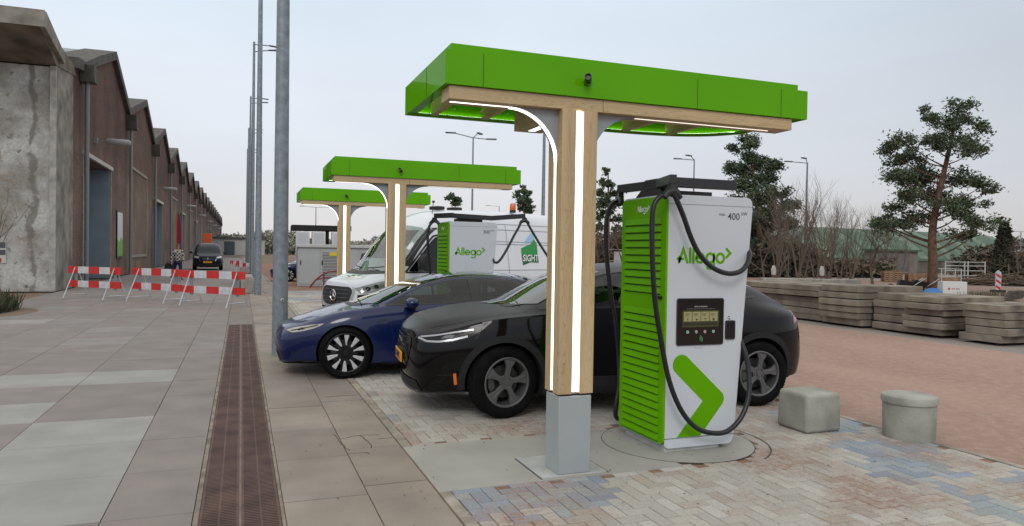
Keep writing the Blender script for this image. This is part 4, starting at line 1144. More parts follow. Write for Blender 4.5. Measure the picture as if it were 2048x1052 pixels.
        MB().prism([(1.56, 1.06), (1.60, 1.09), (1.66, 1.075), (1.62, 1.05)], s*.86, s*.93, 'y').build('mirror_arm', M_blk, t, bevel=.006)
    # grille shield, plate, lower intake (from the front)
    gshape = fillet([(-.46, .785), (.46, .785), (.50, .70), (.42, .52), (-.42, .52), (-.50, .70)], .04)
    gp = sk.patch(gshape, 'x', -1, .004, 0, .05, 'grille_panel', mat('grille_gloss', (.006, .006, .007), .18, spec=.3), t)
    em = MB()
    rg = random.Random(2)
    for i in range(14):
        for j in range(5):
            y = -.38+.0585*i; z = .56+.05*j
            h = sk.hit(y, z, 'x', -1)
            if h: em.box(h[0].x-.008, y-.018, z-.013, h[0].x-.003, y+.018, z+.010)
    em.build('grille_texture', mat('grille_dash', (.02, .02, .022), .25), gp)
    b = MB()    # running-horse badge replaced by the plain winged outline the size of the emblem
    h = sk.hit(0, .70, 'x', -1)[0]
    b.prism([(-.10, .70), (-.05, .735), (.0, .72), (.06, .745), (.11, .73), (.06, .70), (.02, .68), (-.04, .665), (-.02, .69)], h.x-.016, h.x-.008, 'x'); b.build('badge', mat('dark_chrome', (.18, .18, .19), .2, metal=.9), t)
    sk.patch([(-.62, .25), (.62, .25), (.58, .36), (-.58, .36)], 'x', -1, .006, 0, .05, 'lower_intake', M_clad, t)
    lip = [(y_, .0) for y_ in ()]
    l = MB(); pts = []
    for y in [-.80, -.7, -.55, -.35, -.1, .1, .35, .55, .7, .80]:
        h = sk.hit(y, .25, 'x', -1); pts.append((h[0].x-.004, y, .243))
    l.tube(pts, .018, 8); l.build('front_lip', mat('lip_grey', (.05, .05, .052), .45), t, smooth=True)
    hx = sk.hit(0, .55, 'x', -1)[0].x
    pl = MB().box(hx-.028, -.26, .495, hx-.014, .26, .605).build('number_plate', M_plate, t, bevel=.003)
    MB().box(hx-.0295, -.26+.0, .497, hx-.028, -.215, .603).build('plate_strip', mat('plate_blue', (.01, .05, .35), .4), pl) if False else None
    MB().box(hx-.0295, .212, .499, hx-.0275, .255, .601).build('plate_strip', mat('plate_blue', (.01, .05, .35), .4), pl)
    text('plate_text', 'R-VNPG', .105, M_blk, pl, (hx-.0290, .195, .513), (PI/2, 0, -PI/2), bold=.003, sx_=.92)
    t.scale = (.985, 1, 1)
    # bonnet creases and shut line, wipers
    for s in (1, -1):
        w = MB(); pts = []
        for k in range(9):
            u = k/8; h = sk.hit(1.13-.03*u+.0, s*(.05+.52*u) if s < 0 else (.12+.40*u), 'z', 1)
            pts.append(h[0]+Vector((.02, 0, .012)))
        w.tube(pts, .007, 6); w.build('wiper', M_blk, t, smooth=True)
    m_bg = sk.line([(.15, -.60), (.5, -.72), (.9, -.765), (1.15, -.775)], .006, 'z', 1, .001, 'bonnet_gap', M_blk, t)
    m_bg = sk.line([(.15, .60), (.5, .72), (.9, .765), (1.15, .775)], .006, 'z', 1, .001, 'bonnet_gap', M_blk, t)
    for x, st in ((FA, R(11)), (RA, 0)):
        for s in (-1, 1): wheel(t, (x, s*.815, WZ), WZ, .225, .250, 'suv', s, st)
    sk.patch([(-.5, 1.095), (.5, 1.095), (.56, 1.13), (-.56, 1.13)], 'x', -1, .003, 0, .06, 'cowl', M_blk, t, limit=lambda p: p.x > .9)
    return t

# ---- blue electric sedan --------------------------------------------------
def sedan(loc, rz, label, group=None):
    t = thing('sedan', label, 'car', loc, rz, group)
    FA, RA, WZ = .84, 3.715, .334
    sp = dict(
        xs=[.34, .60, .84, 1.06, 1.28, 1.60, 1.95, 2.3, 2.75, 3.2, 3.6, 3.95, 4.22, 4.42],
        zb=[(.3, .19), (1, .15), (3.5, .15), (4.5, .24)], zlow=.36, zmid=.55,
        ysill=[(.3, .74), (.6, .82), (.9, .87), (1.4, .875), (3.4, .875), (3.9, .88), (4.2, .82), (4.5, .72)],
        ymid=[(.3, .80), (.55, .875), (.85, .915), (1.5, .90), (2.4, .895), (3.3, .905), (3.75, .925), (4.2, .88), (4.45, .80)],
        sh=[(.3, .77, .655), (.55, .85, .73), (.85, .895, .79), (1.4, .885, .82), (2.4, .885, .845), (3.2, .895, .88), (3.7, .905, .91), (4.2, .85, .92), (4.45, .76, .92)],
        belt=[(.3, .66, .705), (.6, .76, .82), (.85, .80, .875), (1.3, .82, .915), (1.9, .83, .94), (2.6, .83, .965), (3.2, .81, .995), (3.7, .77, 1.03), (4.1, .70, 1.04), (4.45, .62, 1.035)],
        rail=[(.3, .48, .725), (.6, .54, .83), (.85, .58, .885), (1.06, .63, .91), (1.28, .68, .95), (1.60, .64, 1.10), (1.95, .595, 1.24), (2.3, .56, 1.325), (2.75, .545, 1.35), (3.2, .535, 1.32), (3.6, .53, 1.235), (3.95, .53, 1.135), (4.22, .54, 1.075), (4.45, .53, 1.065)],
        zc=[(.3, .745), (.6, .85), (.85, .905), (1.06, .94), (1.28, .985), (1.60, 1.13), (1.95, 1.28), (2.3, 1.365), (2.75, 1.39), (3.2, 1.36), (3.6, 1.28), (3.95, 1.17), (4.22, 1.10), (4.45, 1.08)],
        bow=[(.3, 0), (.85, -.02), (1.06, -.12), (1.28, -.18), (1.6, -.17), (1.95, -.12), (2.3, -.05), (2.75, 0), (3.6, .04), (4.0, .06), (4.4, .06)],
        green=[(.3, 0), (1.0, 0), (1.28, .6), (1.55, 1), (3.4, 1), (3.95, .6), (4.3, 0)],
        creases=[(7, 4, 8, .3), (2, 0, 22, .5)],
        nose=[(.22, .18), (.07, .165), (-.01, .195), (-.04, .29), (-.075, .42), (-.08, .52), (-.035, .60), (.01, .635), (.08, .67), (.14, .695), (.20, .715), (.25, .725)],
        tail=[(4.5, .25), (4.62, .26), (4.67, .30), (4.71, .42), (4.72, .58), (4.69, .78), (4.67, .99), (4.62, 1.035), (4.56, 1.05), (4.50, 1.06), (4.46, 1.065), (4.43, 1.07)])
    paint = mat('deep_blue_paint', (.0016, .009, .062), .28, coat=.75, spec=.2)
    f_w = [(1.42, .955), (1.60, 1.055), (1.80, 1.150), (2.0, 1.218), (2.25, 1.275), (2.50, 1.297), (2.535, 1.0), (2.0, .975)]
    r_w = [(2.63, 1.003), (2.60, 1.302), (2.9, 1.302), (3.2, 1.270), (3.50, 1.208), (3.66, 1.170), (3.72, 1.125), (3.62, 1.062), (3.2, 1.03)]
    o, sk = car_body(t, sp, paint, 3, .365, (FA, RA), WZ, windows=[(fillet(f_w, .03), 'y', 0), (fillet(r_w, .03), 'y', 0),
        ([(-.60, 1.03), (.60, 1.03), (.50, 1.27), (-.50, 1.27)], 'x', (.7, 2.1)), ([(-.48, 1.14), (.48, 1.14), (.40, 1.32), (-.40, 1.32)], 'x', (3.3, 4.2))], cav=(1.24, 4.1, .45))
    for w_, nm in ((f_w, 'side_window'), (r_w, 'side_window')):
        for s in (1, -1): sk.patch(w_, 'y', s, -.002, 0, .06, nm, M_gl_side, t)
    tl = spline2([(1.36, .945), (1.60, 1.075), (1.80, 1.17), (2.0, 1.238), (2.25, 1.293), (2.55, 1.320), (2.9, 1.320), (3.2, 1.288), (3.5, 1.225), (3.70, 1.170), (3.77, 1.13)], 4)
    for s in (1, -1):
        sk.line(tl, .018, 'y', s, .003, 'window_trim', M_trim, t)
        sk.line([(1.36, .942), (2.0, .965), (2.6, .988), (3.2, 1.017), (3.62, 1.05), (3.77, 1.125)], .020, 'y', s, .003, 'window_trim', M_trim, t)
        sk.patch([(2.525, .99), (2.49, 1.308), (2.61, 1.312), (2.64, .99)], 'y', s, .003, 0, .05, 'door_pillar', M_trim, t)
        sk.line([(3.36, 1.035), (3.34, 1.245)], .012, 'y', s, .003, 'window_trim', M_trim, t)
        sk.line([(1.50, .26), (1.45, .55), (1.40, .78), (1.385, .93)], .006, 'y', s, .001, 'door_gap', M_blk, t)
        sk.line([(2.58, .26), (2.60, .65), (2.57, .98)], .006, 'y', s, .001, 'door_gap', M_blk, t)
        sk.line([(3.55, 1.04), (3.60, .85), (3.42, .60), (3.32, .40)], .006, 'y', s, .001, 'door_gap', M_blk, t)
        sk.line([(2.28, .845), (2.46, .852)], .022, 'y', s, .002, 'door_handle', mat('handle_blue', (.003, .009, .05), .2, coat=1), t)
        sk.line([(3.22, .875), (3.40, .885)], .022, 'y', s, .002, 'door_handle', MATS['handle_blue'], t)
        h = sk.patch(fillet([(.10, .615), (.20, .650), (.38, .688), (.575, .715), (.53, .685), (.44, .648), (.32, .615), (.18, .592)], .015), 'y', s, .003, .008, .04, 'headlight', mat('headlight_grey', (.34, .32, .29), .15, coat=1), t)
        sk.line([(.16, .612), (.28, .640), (.42, .672), (.50, .693)], .008, 'y', s, .006, 'light_bar', M_blkg, h)
        sk.patch([(.24, .632), (.30, .655), (.36, .655), (.30, .630)], 'y', s, .006, 0, .03, 'projector', M_blkg, h)
        sk.patch(fillet([(1.235, .735), (1.34, .745), (1.37, .765), (1.33, .768), (1.27, .755)], .008), 'y', s, .004, .006, .03, 'side_camera', M_trim, t)
        sk.line([(.17, .30), (.20, .36)], .02, 'y', s, .003, 'air_curtain', M_blk, t)
        m = MB(); mx = Matrix.Translation((1.68, s*.985, .985))
        m.lathe([(0, -.125), (.06, -.118), (.095, -.07), (.105, 0), (.095, .07), (.06, .11), (0, .125)], 20, 'y', mx @ Matrix.Diagonal((.85, 1, .68, 1)))
        m.build('mirror', paint, t, smooth=True, angle=80)
        m = MB(); m.lathe([(0, -.095), (.05, -.085), (.075, -.04), (.078, .02), (.06, .07), (0, .09)], 16, 'y', Matrix.Translation((1.68, s*.98, .955)) @ Matrix.Diagonal((.8, 1, .62, 1)))
        m.build('mirror_shell', M_blk, t, smooth=True, angle=80)
        MB().prism([(1.60, .925), (1.66, .96), (1.74, .95), (1.68, .915)], s*.84, s*.92, 'y').build('mirror_arm', M_blk, t, bevel=.006)
        sk.patch(fillet([(4.42, .80), (4.40, .95), (4.62, .93), (4.64, .84)], .03), 'y', s, .004, .008, .04, 'tail_light', mat('tail_red', (.25, .008, .008), .15, coat=1), t)
        sk.line([(1.3, .175), (3.3, .175)], .05, 'y', s, .006, 'sill_trim', M_blk, t, limit=lambda p: abs(p.y) > .6)
    ws = [(-.69, .955), (-.4, .94), (0, .93), (.4, .94), (.69, .955), (.62, 1.08), (.55, 1.20), (.50, 1.28), (.3, 1.315), (0, 1.325), (-.3, 1.315), (-.50, 1.28), (-.55, 1.20), (-.62, 1.08)]
    sk.patch(ws, 'x', -1, .004, 0, .07, 'windscreen', M_gl_ws, t)
    sk.patch([(2.12, -.47), (2.40, -.50), (3.25, -.47), (3.25, .47), (2.40, .50), (2.12, .47), (2.06, 0)], 'z', 1, .003, 0, .07, 'roof_glass', mat('roof_dark_glass', (.010, .013, .014), .05, coat=1), t)
    sk.patch([(3.32, -.455), (3.75, -.45), (4.02, -.47), (4.02, .47), (3.75, .45), (3.32, .455)], 'z', 1, .003, 0, .07, 'rear_window', M_gl_dark, t)
    # emblem-sized bright reflection plate and lower fascia
    b = MB(); h = sk.hit(0, .60, 'x', -1)[0]
    b.prism([(-.035, .625), (.035, .625), (.03, .617), (.008, .617), (0, .565), (-.008, .617), (-.03, .617)], h.x-.006, h.x-.002, 'x'); b.build('badge', M_chrome, t)
    sk.patch(fillet([(-.50, .20), (.50, .20), (.44, .315), (-.44, .315)], .02), 'x', -1, .004, 0, .05, 'lower_intake', M_blk, t)
    l = MB(); l.tube([(sk.hit(y, .195, 'x', -1)[0].x-.006, y, .185) for y in (-.78, -.7, -.55, -.35, -.1, .1, .35, .55, .7, .78)], .014, 8); l.build('front_lip', M_blkg, t, smooth=True)
    for s in (1, -1): sk.line([(.15, s*.52), (.45, s*.64), (.85, s*.705), (1.10, s*.72)], .005, 'z', 1, .001, 'bonnet_gap', M_blk, t)
    sk.patch([(-.5, .915), (.5, .915), (.60, .955), (-.60, .955)], 'x', -1, .003, 0, .06, 'cowl', M_blk, t, limit=lambda p: p.x > .8)
    w = MB(); pts = []
    for k in range(8):
        h = sk.hit(1.06-.02*k/8, -.56+.07*k, 'z', 1); pts.append(h[0]+Vector((.0, 0, .012)))
    w.tube(pts, .008, 6); w.build('wiper', M_blk, t, smooth=True)
    MB().box(1.1, -.60, .66, 1.65, .60, .90).build('dashboard', M_seatd, t, bevel=.04)
    seats(t, 2.25, 3.15, .40, w_=.47)
    sw = MB(); Ms = Matrix.Translation((1.72, -.36, .86)) @ Euler((0, R(-65), 0)).to_matrix().to_4x4()
    sw.tube([Ms @ Vector((.17*math.cos(R(a)), .17*math.sin(R(a)), 0)) for a in range(0, 361, 20)], .013, 8); sw.build('steering_wheel', M_seatd, t, smooth=True)
    for x, st in ((FA, R(3)), (RA, 0)):
        for s in (-1, 1): wheel(t, (x, s*.795, WZ), WZ, .225, .256, 'sedan', s, st)
    return t

# ---- white panel van --------------------------------------------------------
def van(loc, rz, label):
    t = thing('van', label, 'van', loc, rz)
    FA, RA, WZ = 1.02, 4.68, .345
    sp = dict(
        xs=[.34, .58, .80, 1.02, 1.25, 1.50, 1.80, 2.15, 2.6, 3.4, 4.2, 5.0, 5.6, 5.84],
        zb=[(.3, .26), (1, .24), (5.8, .30)], zlow=.50, zmid=.78,
        ysill=[(.3, .80), (.6, .88), (1, .92), (5.6, .92), (5.9, .88)],
        ymid=[(.3, .86), (.6, .955), (1.0, .985), (1.6, .99), (5.5, .99), (5.9, .95)],
        sh=[(.3, .83, .90), (.6, .91, .96), (1.0, .96, 1.0), (1.6, .985, 1.04), (2.6, .99, 1.08), (5.5, .99, 1.15), (5.9, .95, 1.15)],
        belt=[(.3, .74, 1.00), (.6, .82, 1.09), (1.0, .88, 1.15), (1.3, .92, 1.17), (1.8, .955, 1.19), (2.6, .975, 1.22), (5.5, .975, 1.30), (5.9, .93, 1.30)],
        rail=[(.3, .55, 1.07), (.6, .60, 1.17), (.80, .66, 1.235), (1.02, .76, 1.36), (1.25, .77, 1.66), (1.50, .76, 1.95), (1.80, .74, 2.24), (2.15, .735, 2.44), (2.6, .74, 2.53), (3.4, .75, 2.56), (5.5, .75, 2.56), (5.9, .72, 2.52)],
        zc=[(.3, 1.10), (.6, 1.21), (.80, 1.28), (1.02, 1.42), (1.25, 1.73), (1.50, 2.03), (1.80, 2.33), (2.15, 2.53), (2.6, 2.61), (3.4, 2.64), (5.5, 2.64), (5.9, 2.60)],
        bow=[(.3, 0), (.80, -.05), (1.02, -.16), (1.5, -.18), (1.8, -.14), (2.15, -.08), (2.6, -.03), (3, 0), (5.8, 0)],
        green=[(.3, 0), (.85, 0), (1.05, .7), (1.3, 1), (5.9, 1)],
        creases=[(6, 4, 10, .3), (2, 0, 22, .6)],
        nose=[(.20, .26), (.10, .25), (.05, .30), (.02, .45), (0, .62), (.015, .80), (.05, .96), (.07, 1.00), (.11, 1.04), (.17, 1.07), (.24, 1.10), (.28, 1.115)],
        tail=[(5.90, .30), (5.94, .30), (5.96, .33), (5.97, .48), (5.97, .75), (5.97, 1.12), (5.96, 1.30), (5.95, 1.6), (5.94, 2.0), (5.93, 2.50), (5.92, 2.58), (5.92, 2.60)],
        tail_t=((.97, .5), (.72, .9), (.38, 1), (0, 0)))
    sp['tail_t'] = ((.985, .55), (.80, .12), (.40, .04), (0, 0))
    paint = mat('white_van_paint', (.66, .69, .73), .35, coat=.7, nscale=1.5, namt=.03)
    f_w = [(1.22, 1.33), (1.50, 1.58), (1.72, 1.82), (1.90, 1.965), (2.05, 1.995), (2.42, 2.0), (2.45, 1.30), (1.9, 1.285)]
    f_w = [(1.20, 1.235), (1.48, 1.53), (1.74, 1.81), (1.90, 1.95), (2.05, 1.985), (2.42, 1.985), (2.45, 1.235)]
    o, sk = car_body(t, sp, paint, 2, .40, (FA, RA), WZ, windows=[(fillet(f_w, .05), 'y', 0), ([(-.72, 1.50), (.72, 1.50), (.66, 2.10), (-.66, 2.10)], 'x', (.6, 2.2))], cav=(1.02, 2.7, .55), well_in=.66); sk.mino = .008
    for s in (1, -1):
        sk.patch(fillet(f_w, .05), 'y', s, -.002, 0, .08, 'side_window', M_gl_side, t)
        sk.line([(1.14, 1.215)]+[(1.43, 1.53), (1.70, 1.82), (1.87, 1.98), (2.05, 2.015), (2.45, 2.015)], .04, 'y', s, .003, 'window_trim', M_trim, t)
        sk.line([(1.14, 1.215), (2.46, 1.215)], .035, 'y', s, .003, 'window_trim', M_trim, t)
        sk.line([(1.52, 1.24), (1.54, 1.62)], .03, 'y', s, .004, 'window_trim', M_trim, t)
        for pts in ([(1.05, 1.22), (1.10, 1.36), (1.40, 1.68), (1.62, 1.93), (1.80, 2.10), (2.1, 2.14), (2.50, 2.14), (2.52, 1.2), (2.50, .42)], [(2.56, 2.16), (2.58, 1.2), (2.56, .42)],
                    [(3.92, 2.30), (3.93, .42)], [(2.56, 2.17), (5.8, 2.17)], [(2.6, 2.30), (5.8, 2.30)], [(2.56, 1.90), (5.8, 1.90)], [(2.56, 1.84), (5.8, 1.84)], [(1.42, .98), (5.8, 1.02)], [(2.56, 1.25), (5.8, 1.25)]):
            sk.line(pts, .010, 'y', s, .0015, 'body_seam', mat('seam_grey', (.16, .17, .18), .6), t)
        sk.patch([(1.45, .46), (1.45, .62), (4.2, .62), (4.2, .46)], 'y', s, .008, .012, .08, 'side_moulding', M_clad, t)
        h = sk.patch(fillet([(.10, .90), (.30, .965), (.56, 1.03), (.80, 1.06), (.74, .985), (.60, .90), (.40, .83), (.16, .80)], .03), 'y', s, .004, .015, .05, 'headlight', mat('lamp_clear', (.20, .21, .22), .10, coat=1), t)
        for a_, b_, w_ in (((.16, .84), (.40, .875), .03), ((.34, .92), (.56, .985), .035), ((.46, .90), (.62, .955), .04)):
            sk.line([a_, b_], w_, 'y', s, .007, 'lamp_bowl', M_lampin, h)
        for cx, cz in ((.30, .89), (.46, .935)):
            sk.patch(arc(cx, cz, .045, .038, 0, 330, 12), 'y', s, .009, 0, .03, 'projector', mat('projector_dark', (.02, .02, .022), .08, coat=1), h)
        sk.patch([(.10, .48), (.12, .77), (.40, .81), (.62, .86), (.70, .76), (.62, .60), (.60, .42)], 'y', s, .006, .012, .06, 'bumper_corner', M_clad, t)
        # door mirror
        m = MB(); m.prism(fillet([(-.09, -.16), (.10, -.16), (.12, .14), (-.05, .18), (-.11, .0)], .05), -.09, .09, 'y', Matrix.Translation((1.42, s*1.17, 1.42)))
        m.build('mirror', M_blk, t, bevel=.03, seg=3)
        MB().box(1.36, s*.95-.03, 1.28, 1.46, s*1.10+.03, 1.34).build('mirror_arm', M_blk, t, bevel=.01)
        sk.patch(fillet([(.62, s*.20), (.62, s*.56), (.74, s*.62), (.76, s*.24)], .03), 'z', 1, .004, .01, .05, 'bonnet_vent', M_clad, t)
    ws = [(-.82, 1.28), (-.4, 1.235), (0, 1.225), (.4, 1.235), (.82, 1.28), (.79, 1.7), (.73, 2.14), (.4, 2.20), (0, 2.22), (-.4, 2.20), (-.73, 2.14), (-.79, 1.7)]
    sk.patch(ws, 'x', -1, .005, 0, .09, 'windscreen', M_gl_ws, t)
    for s in (1, -1): sk.line([(s*.84, 1.34), (s*.80, 1.74), (s*.745, 2.16)], .05, 'x', -1, .006, 'pillar_trim', M_trim, t)
    sk.patch([(-.85, 1.20), (-.4, 1.165), (.4, 1.165), (.85, 1.20), (.85, 1.26), (.4, 1.225), (-.4, 1.225), (-.85, 1.26)], 'x', -1, .007, 0, .06, 'cowl', M_blk, t)
    for s in (-1, 1):
        w = MB(); pts = []
        for k in range(8):
            h = sk.hit(s*(.12+.08*k)+.05, 1.29+.006*k, 'x', -1); pts.append(h[0]+Vector((-.02, 0, 0)))
        w.tube(pts, .010, 6); w.build('wiper', M_blk, t, smooth=True)
    # grille, star, lower bumper
    gr = sk.patch(fillet([(-.50, .92), (.50, .92), (.60, .84), (.52, .62), (.36, .54), (-.36, .54), (-.52, .62), (-.60, .84)], .06), 'x', -1, .006, .01, .05, 'grille', mat('grille_dark', (.016, .016, .018), .4), t)
    hx = sk.hit(0, .74, 'x', -1)[0].x
    for k in range(4):
        z = .62+.078*k; pts = []
        for y in [-.50+.1*i for i in range(11)]:
            h = sk.hit(y, z, 'x', -1); pts.append((h[0].x-.016, y, z))
        b = MB(); b.tube(pts, .012, 6); b.build('grille_bar', mat('bar_grey', (.05, .05, .055), .35), gr, smooth=True)
    fr = fillet([(-.53, .95), (.53, .95), (.64, .85), (.56, .60), (.38, .505), (-.38, .505), (-.56, .60), (-.64, .85)], .06)
    fr2 = fillet([(-.50, .92), (.50, .92), (.60, .84), (.52, .62), (.36, .54), (-.36, .54), (-.52, .62), (-.60, .84)], .06)
    for i in range(len(fr)):
        pass
    sk.line(fr[7:]+fr[:1], .045, 'x', -1, .010, 'grille_surround', mat('silver_surround', (.42, .43, .44), .35, metal=.3), t)
    st = MB(); st.lathe([(.105, 0), (.118, -.012), (.105, -.022), (.098, -.012), (.105, 0)], 32, 'y', Matrix.Translation((hx-.03, 0, .74)) @ Euler((0, 0, -PI/2)).to_matrix().to_4x4())
    for k in range(3):
        a = R(90+120*k); Mx = Matrix.Translation((hx-.035, 0, .74))
        d, q = Vector((0, math.cos(a), math.sin(a))), Vector((0, -math.sin(a), math.cos(a)))
        st.add([Mx @ v for v in (d*.102, q*.020, -q*.020, Vector((-.016, 0, 0)), d*.05+Vector((-.010, 0, 0)))], [(0, 1, 3), (0, 3, 2), (0, 2, 1)])
    st.build('badge', M_chrome, t)
    sk.patch([(-.70, .32), (.70, .32), (.74, .50), (-.74, .50)], 'x', -1, .006, .01, .06, 'lower_bumper', M_clad, t)
    # green leaf print on the bonnet, company print on the side
    gp = mat('van_green_print', (.02, .26, .05), .4)
    sk.patch([(.42, -.02), (.34, -.06), (.50, -.34), (.40, -.26)], 'z', 1, .002, 0, .04, 'bonnet_print', gp, t)
    sk.patch([(.33, .14), (.27, -.10), (.34, -.08), (.38, .08)], 'z', 1, .002, 0, .04, 'bonnet_print', gp, t)
    lx0 = 4.37
    sk.patch([(lx0, 1.36), (lx0+.26, 1.43), (lx0+.52, 1.42), (lx0+.515, 1.62), (lx0-.015, 1.60)], 'y', -1, .002, 0, .06, 'side_print', mat('van_dark_green', (.008, .12, .03), .4), t)
    sk.patch([(lx0-.015, 1.60), (lx0+.515, 1.62), (lx0+.505, 1.88), (lx0+.43, 1.98), (lx0+.30, 1.86), (lx0-.02, 1.76)], 'y', -1, .002, 0, .06, 'side_print', gp, t)
    sk.patch([(lx0+.10, 1.88), (lx0+.20, 2.0), (lx0+.40, 2.16), (lx0+.47, 2.10), (lx0+.44, 2.0), (lx0+.30, 1.885)], 'y', -1, .0018, 0, .06, 'side_print', mat('van_pale_blue', (.30, .52, .70), .4), t)
    sy = sk.hit(lx0+.2, 1.5, 'y', -1)[0].y
    text('company_text', 'SIGHT', .215, mat('van_white_text', (.8, .82, .82), .4), t, (lx0+.0, sy-.016, 1.46), bold=.004, sx_=.86)
    text('company_text', 'LANDSCAPING.', .085, mat('van_grey_text', (.10, .13, .12), .4), t, (lx0+.14, sy-.012, 1.24))
    # roof fittings
    b = MB(); b.cyl((4.35, -.60, 2.60), (4.35, -.60, 2.66), .075); b.build('beacon_base', M_blk, t, smooth=True)
    b = MB(); b.lathe([(.065, 0), (.075, .03), (.070, .13), (.05, .165), (.0, .17)], 20, 'z', Matrix.Translation((4.35, -.60, 2.66))); b.build('beacon', mat('orange_beacon', (.65, .13, .02), .25, coat=.5), t, smooth=True)
    for x in (2.45, 2.95):
        MB().box(x, -.16, 2.60, x+.22, .16, 2.68).build('roof_box', M_blk, t, bevel=.02)
    b = MB(); b.tube([(2.1, -.45, 2.48), (2.13, -.45, 2.75)], .008, 6); b.lathe([(.0, .0), (.03, 0), (.03, .04), (0, .05)], 10, 'z', Matrix.Translation((2.13, -.45, 2.72))); b.build('antenna', M_blk, t)
    MB().box(.98, -.84, .95, 1.55, .84, 1.30).build('dashboard', M_seatd, t, bevel=.05)
    seats(t, 2.30, 2.30, .85, ys=(-.48, .1, .58), w_=.5)
    for x in (FA, RA):
        for s in (-1, 1): wheel(t, (x, s*.865, WZ), WZ, .225, .21, 'van', s, 0)
    return t

# ---- dark small van far down the street ---------------------------------------
def small_van(loc, rz, label):
    t = thing('van', label, 'van', loc, rz)
    FA, RA, WZ = .86, 3.56, .32
    sp = dict(
        xs=[.34, .60, .86, 1.05, 1.3, 1.6, 1.9, 2.3, 2.8, 3.4, 3.9, 4.15],
        zb=[(.3, .22), (1, .19), (4.2, .24)],
        ysill=[(.3, .78), (.9, .86), (4.2, .84)], ymid=[(.3, .84), (.6, .90), (1.2, .925), (3.9, .925), (4.2, .89)],
        sh=[(.3, .80, .85), (.6, .87, .92), (1.2, .90, .97), (3.9, .91, 1.0), (4.2, .88, 1.0)],
        belt=[(.3, .70, .95), (.6, .78, 1.02), (1.0, .83, 1.07), (1.5, .86, 1.10), (3.9, .87, 1.14), (4.2, .84, 1.14)],
        rail=[(.3, .55, 1.0), (.6, .60, 1.08), (.86, .66, 1.13), (1.05, .72, 1.19), (1.3, .72, 1.39), (1.6, .69, 1.61), (1.9, .67, 1.74), (2.3, .66, 1.79), (3.9, .66, 1.79), (4.2, .64, 1.76)],
        zc=[(.3, 1.02), (.6, 1.10), (.86, 1.15), (1.05, 1.22), (1.3, 1.43), (1.6, 1.66), (1.9, 1.79), (2.3, 1.84), (3.9, 1.84), (4.2, 1.80)],
        bow=[(.3, 0), (.86, -.05), (1.3, -.12), (1.9, -.05), (2.4, 0), (4.2, 0)], green=[(.3, 0), (.9, 0), (1.1, .8), (1.4, 1), (4.2, 1)],
        nose=[(.2, .22), (.1, .21), (.05, .25), (.02, .4), (0, .55), (.01, .72), (.05, .88), (.07, .92), (.11, .95), (.17, .975), (.24, 1.0), (.28, 1.01)],
        tail=[(4.2, .25), (4.25, .25), (4.28, .3), (4.30, .45), (4.31, .7), (4.31, .95), (4.30, 1.14), (4.28, 1.4), (4.27, 1.6), (4.25, 1.74), (4.24, 1.78), (4.24, 1.80)], tail_t=((.97, .5), (.72, .15), (.38, .04), (0, 0)))
    paint = mat('dark_teal_paint', (.006, .010, .016), .35, spec=.2)
    o, sk = car_body(t, sp, paint, 2, .36, (FA, RA), WZ, cav=None)
    for s in (1, -1):
        sk.patch([(1.25, 1.16), (1.6, 1.42), (1.85, 1.60), (2.3, 1.66), (2.35, 1.16)], 'y', s, .003, 0, .07, 'side_window', M_blkg, t)
        sk.patch([(2.45, 1.16), (2.42, 1.66), (3.3, 1.66), (3.3, 1.18)], 'y', s, .003, 0, .07, 'side_window', M_blkg, t)
        sk.patch(fillet([(s*.50, .90), (s*.80, .96), (s*.82, .84), (s*.55, .80)], .02), 'x', -1, .006, .01, .05, 'headlight', mat('lamp_pale', (.5, .54, .58), .15, coat=1), t)
        sk.line([(s*.52, .78), (s*.44, .62)], .03, 'x', -1, .006, 'chrome_strip', M_chrome, t)
        m = MB(); m.lathe([(0, -.1), (.08, -.07), (.1, 0), (.08, .07), (0, .1)], 14, 'y', Matrix.Translation((1.35, s*1.02, 1.20)) @ Matrix.Diagonal((.7, 1, .9, 1))); m.build('mirror', M_blk, t, smooth=True, angle=80)
    sk.patch([(-.70, 1.20), (0, 1.16), (.70, 1.20), (.62, 1.66), (0, 1.72), (-.62, 1.66)], 'x', -1, .004, 0, .09, 'windscreen', mat('dull_screen_glass', (.02, .028, .035), .3, spec=.2), t)
    sk.patch([(-.62, .68), (.62, .68), (.60, .80), (-.60, .80)], 'x', -1, .005, 0, .06, 'grille', M_blkg, t)
    sk.patch([(-.70, .28), (.70, .28), (.66, .44), (-.66, .44)], 'x', -1, .005, 0, .06, 'lower_intake', M_blk, t)
    hx = sk.hit(0, .55, 'x', -1)[0].x
    b = MB(); b.prism([(0, .88), (.05, .80), (0, .72), (-.05, .80)], hx-.02, hx-.005, 'x'); b.build('badge', M_chrome, t)
    MB().box(hx-.03, -.26, .50, hx-.01, .26, .61).build('number_plate', M_plate, t)
    for x in (FA, RA):
        for s in (-1, 1): wheel(t, (x, s*.80, WZ), WZ, .2, .2, 'van', s, 0)
    return t


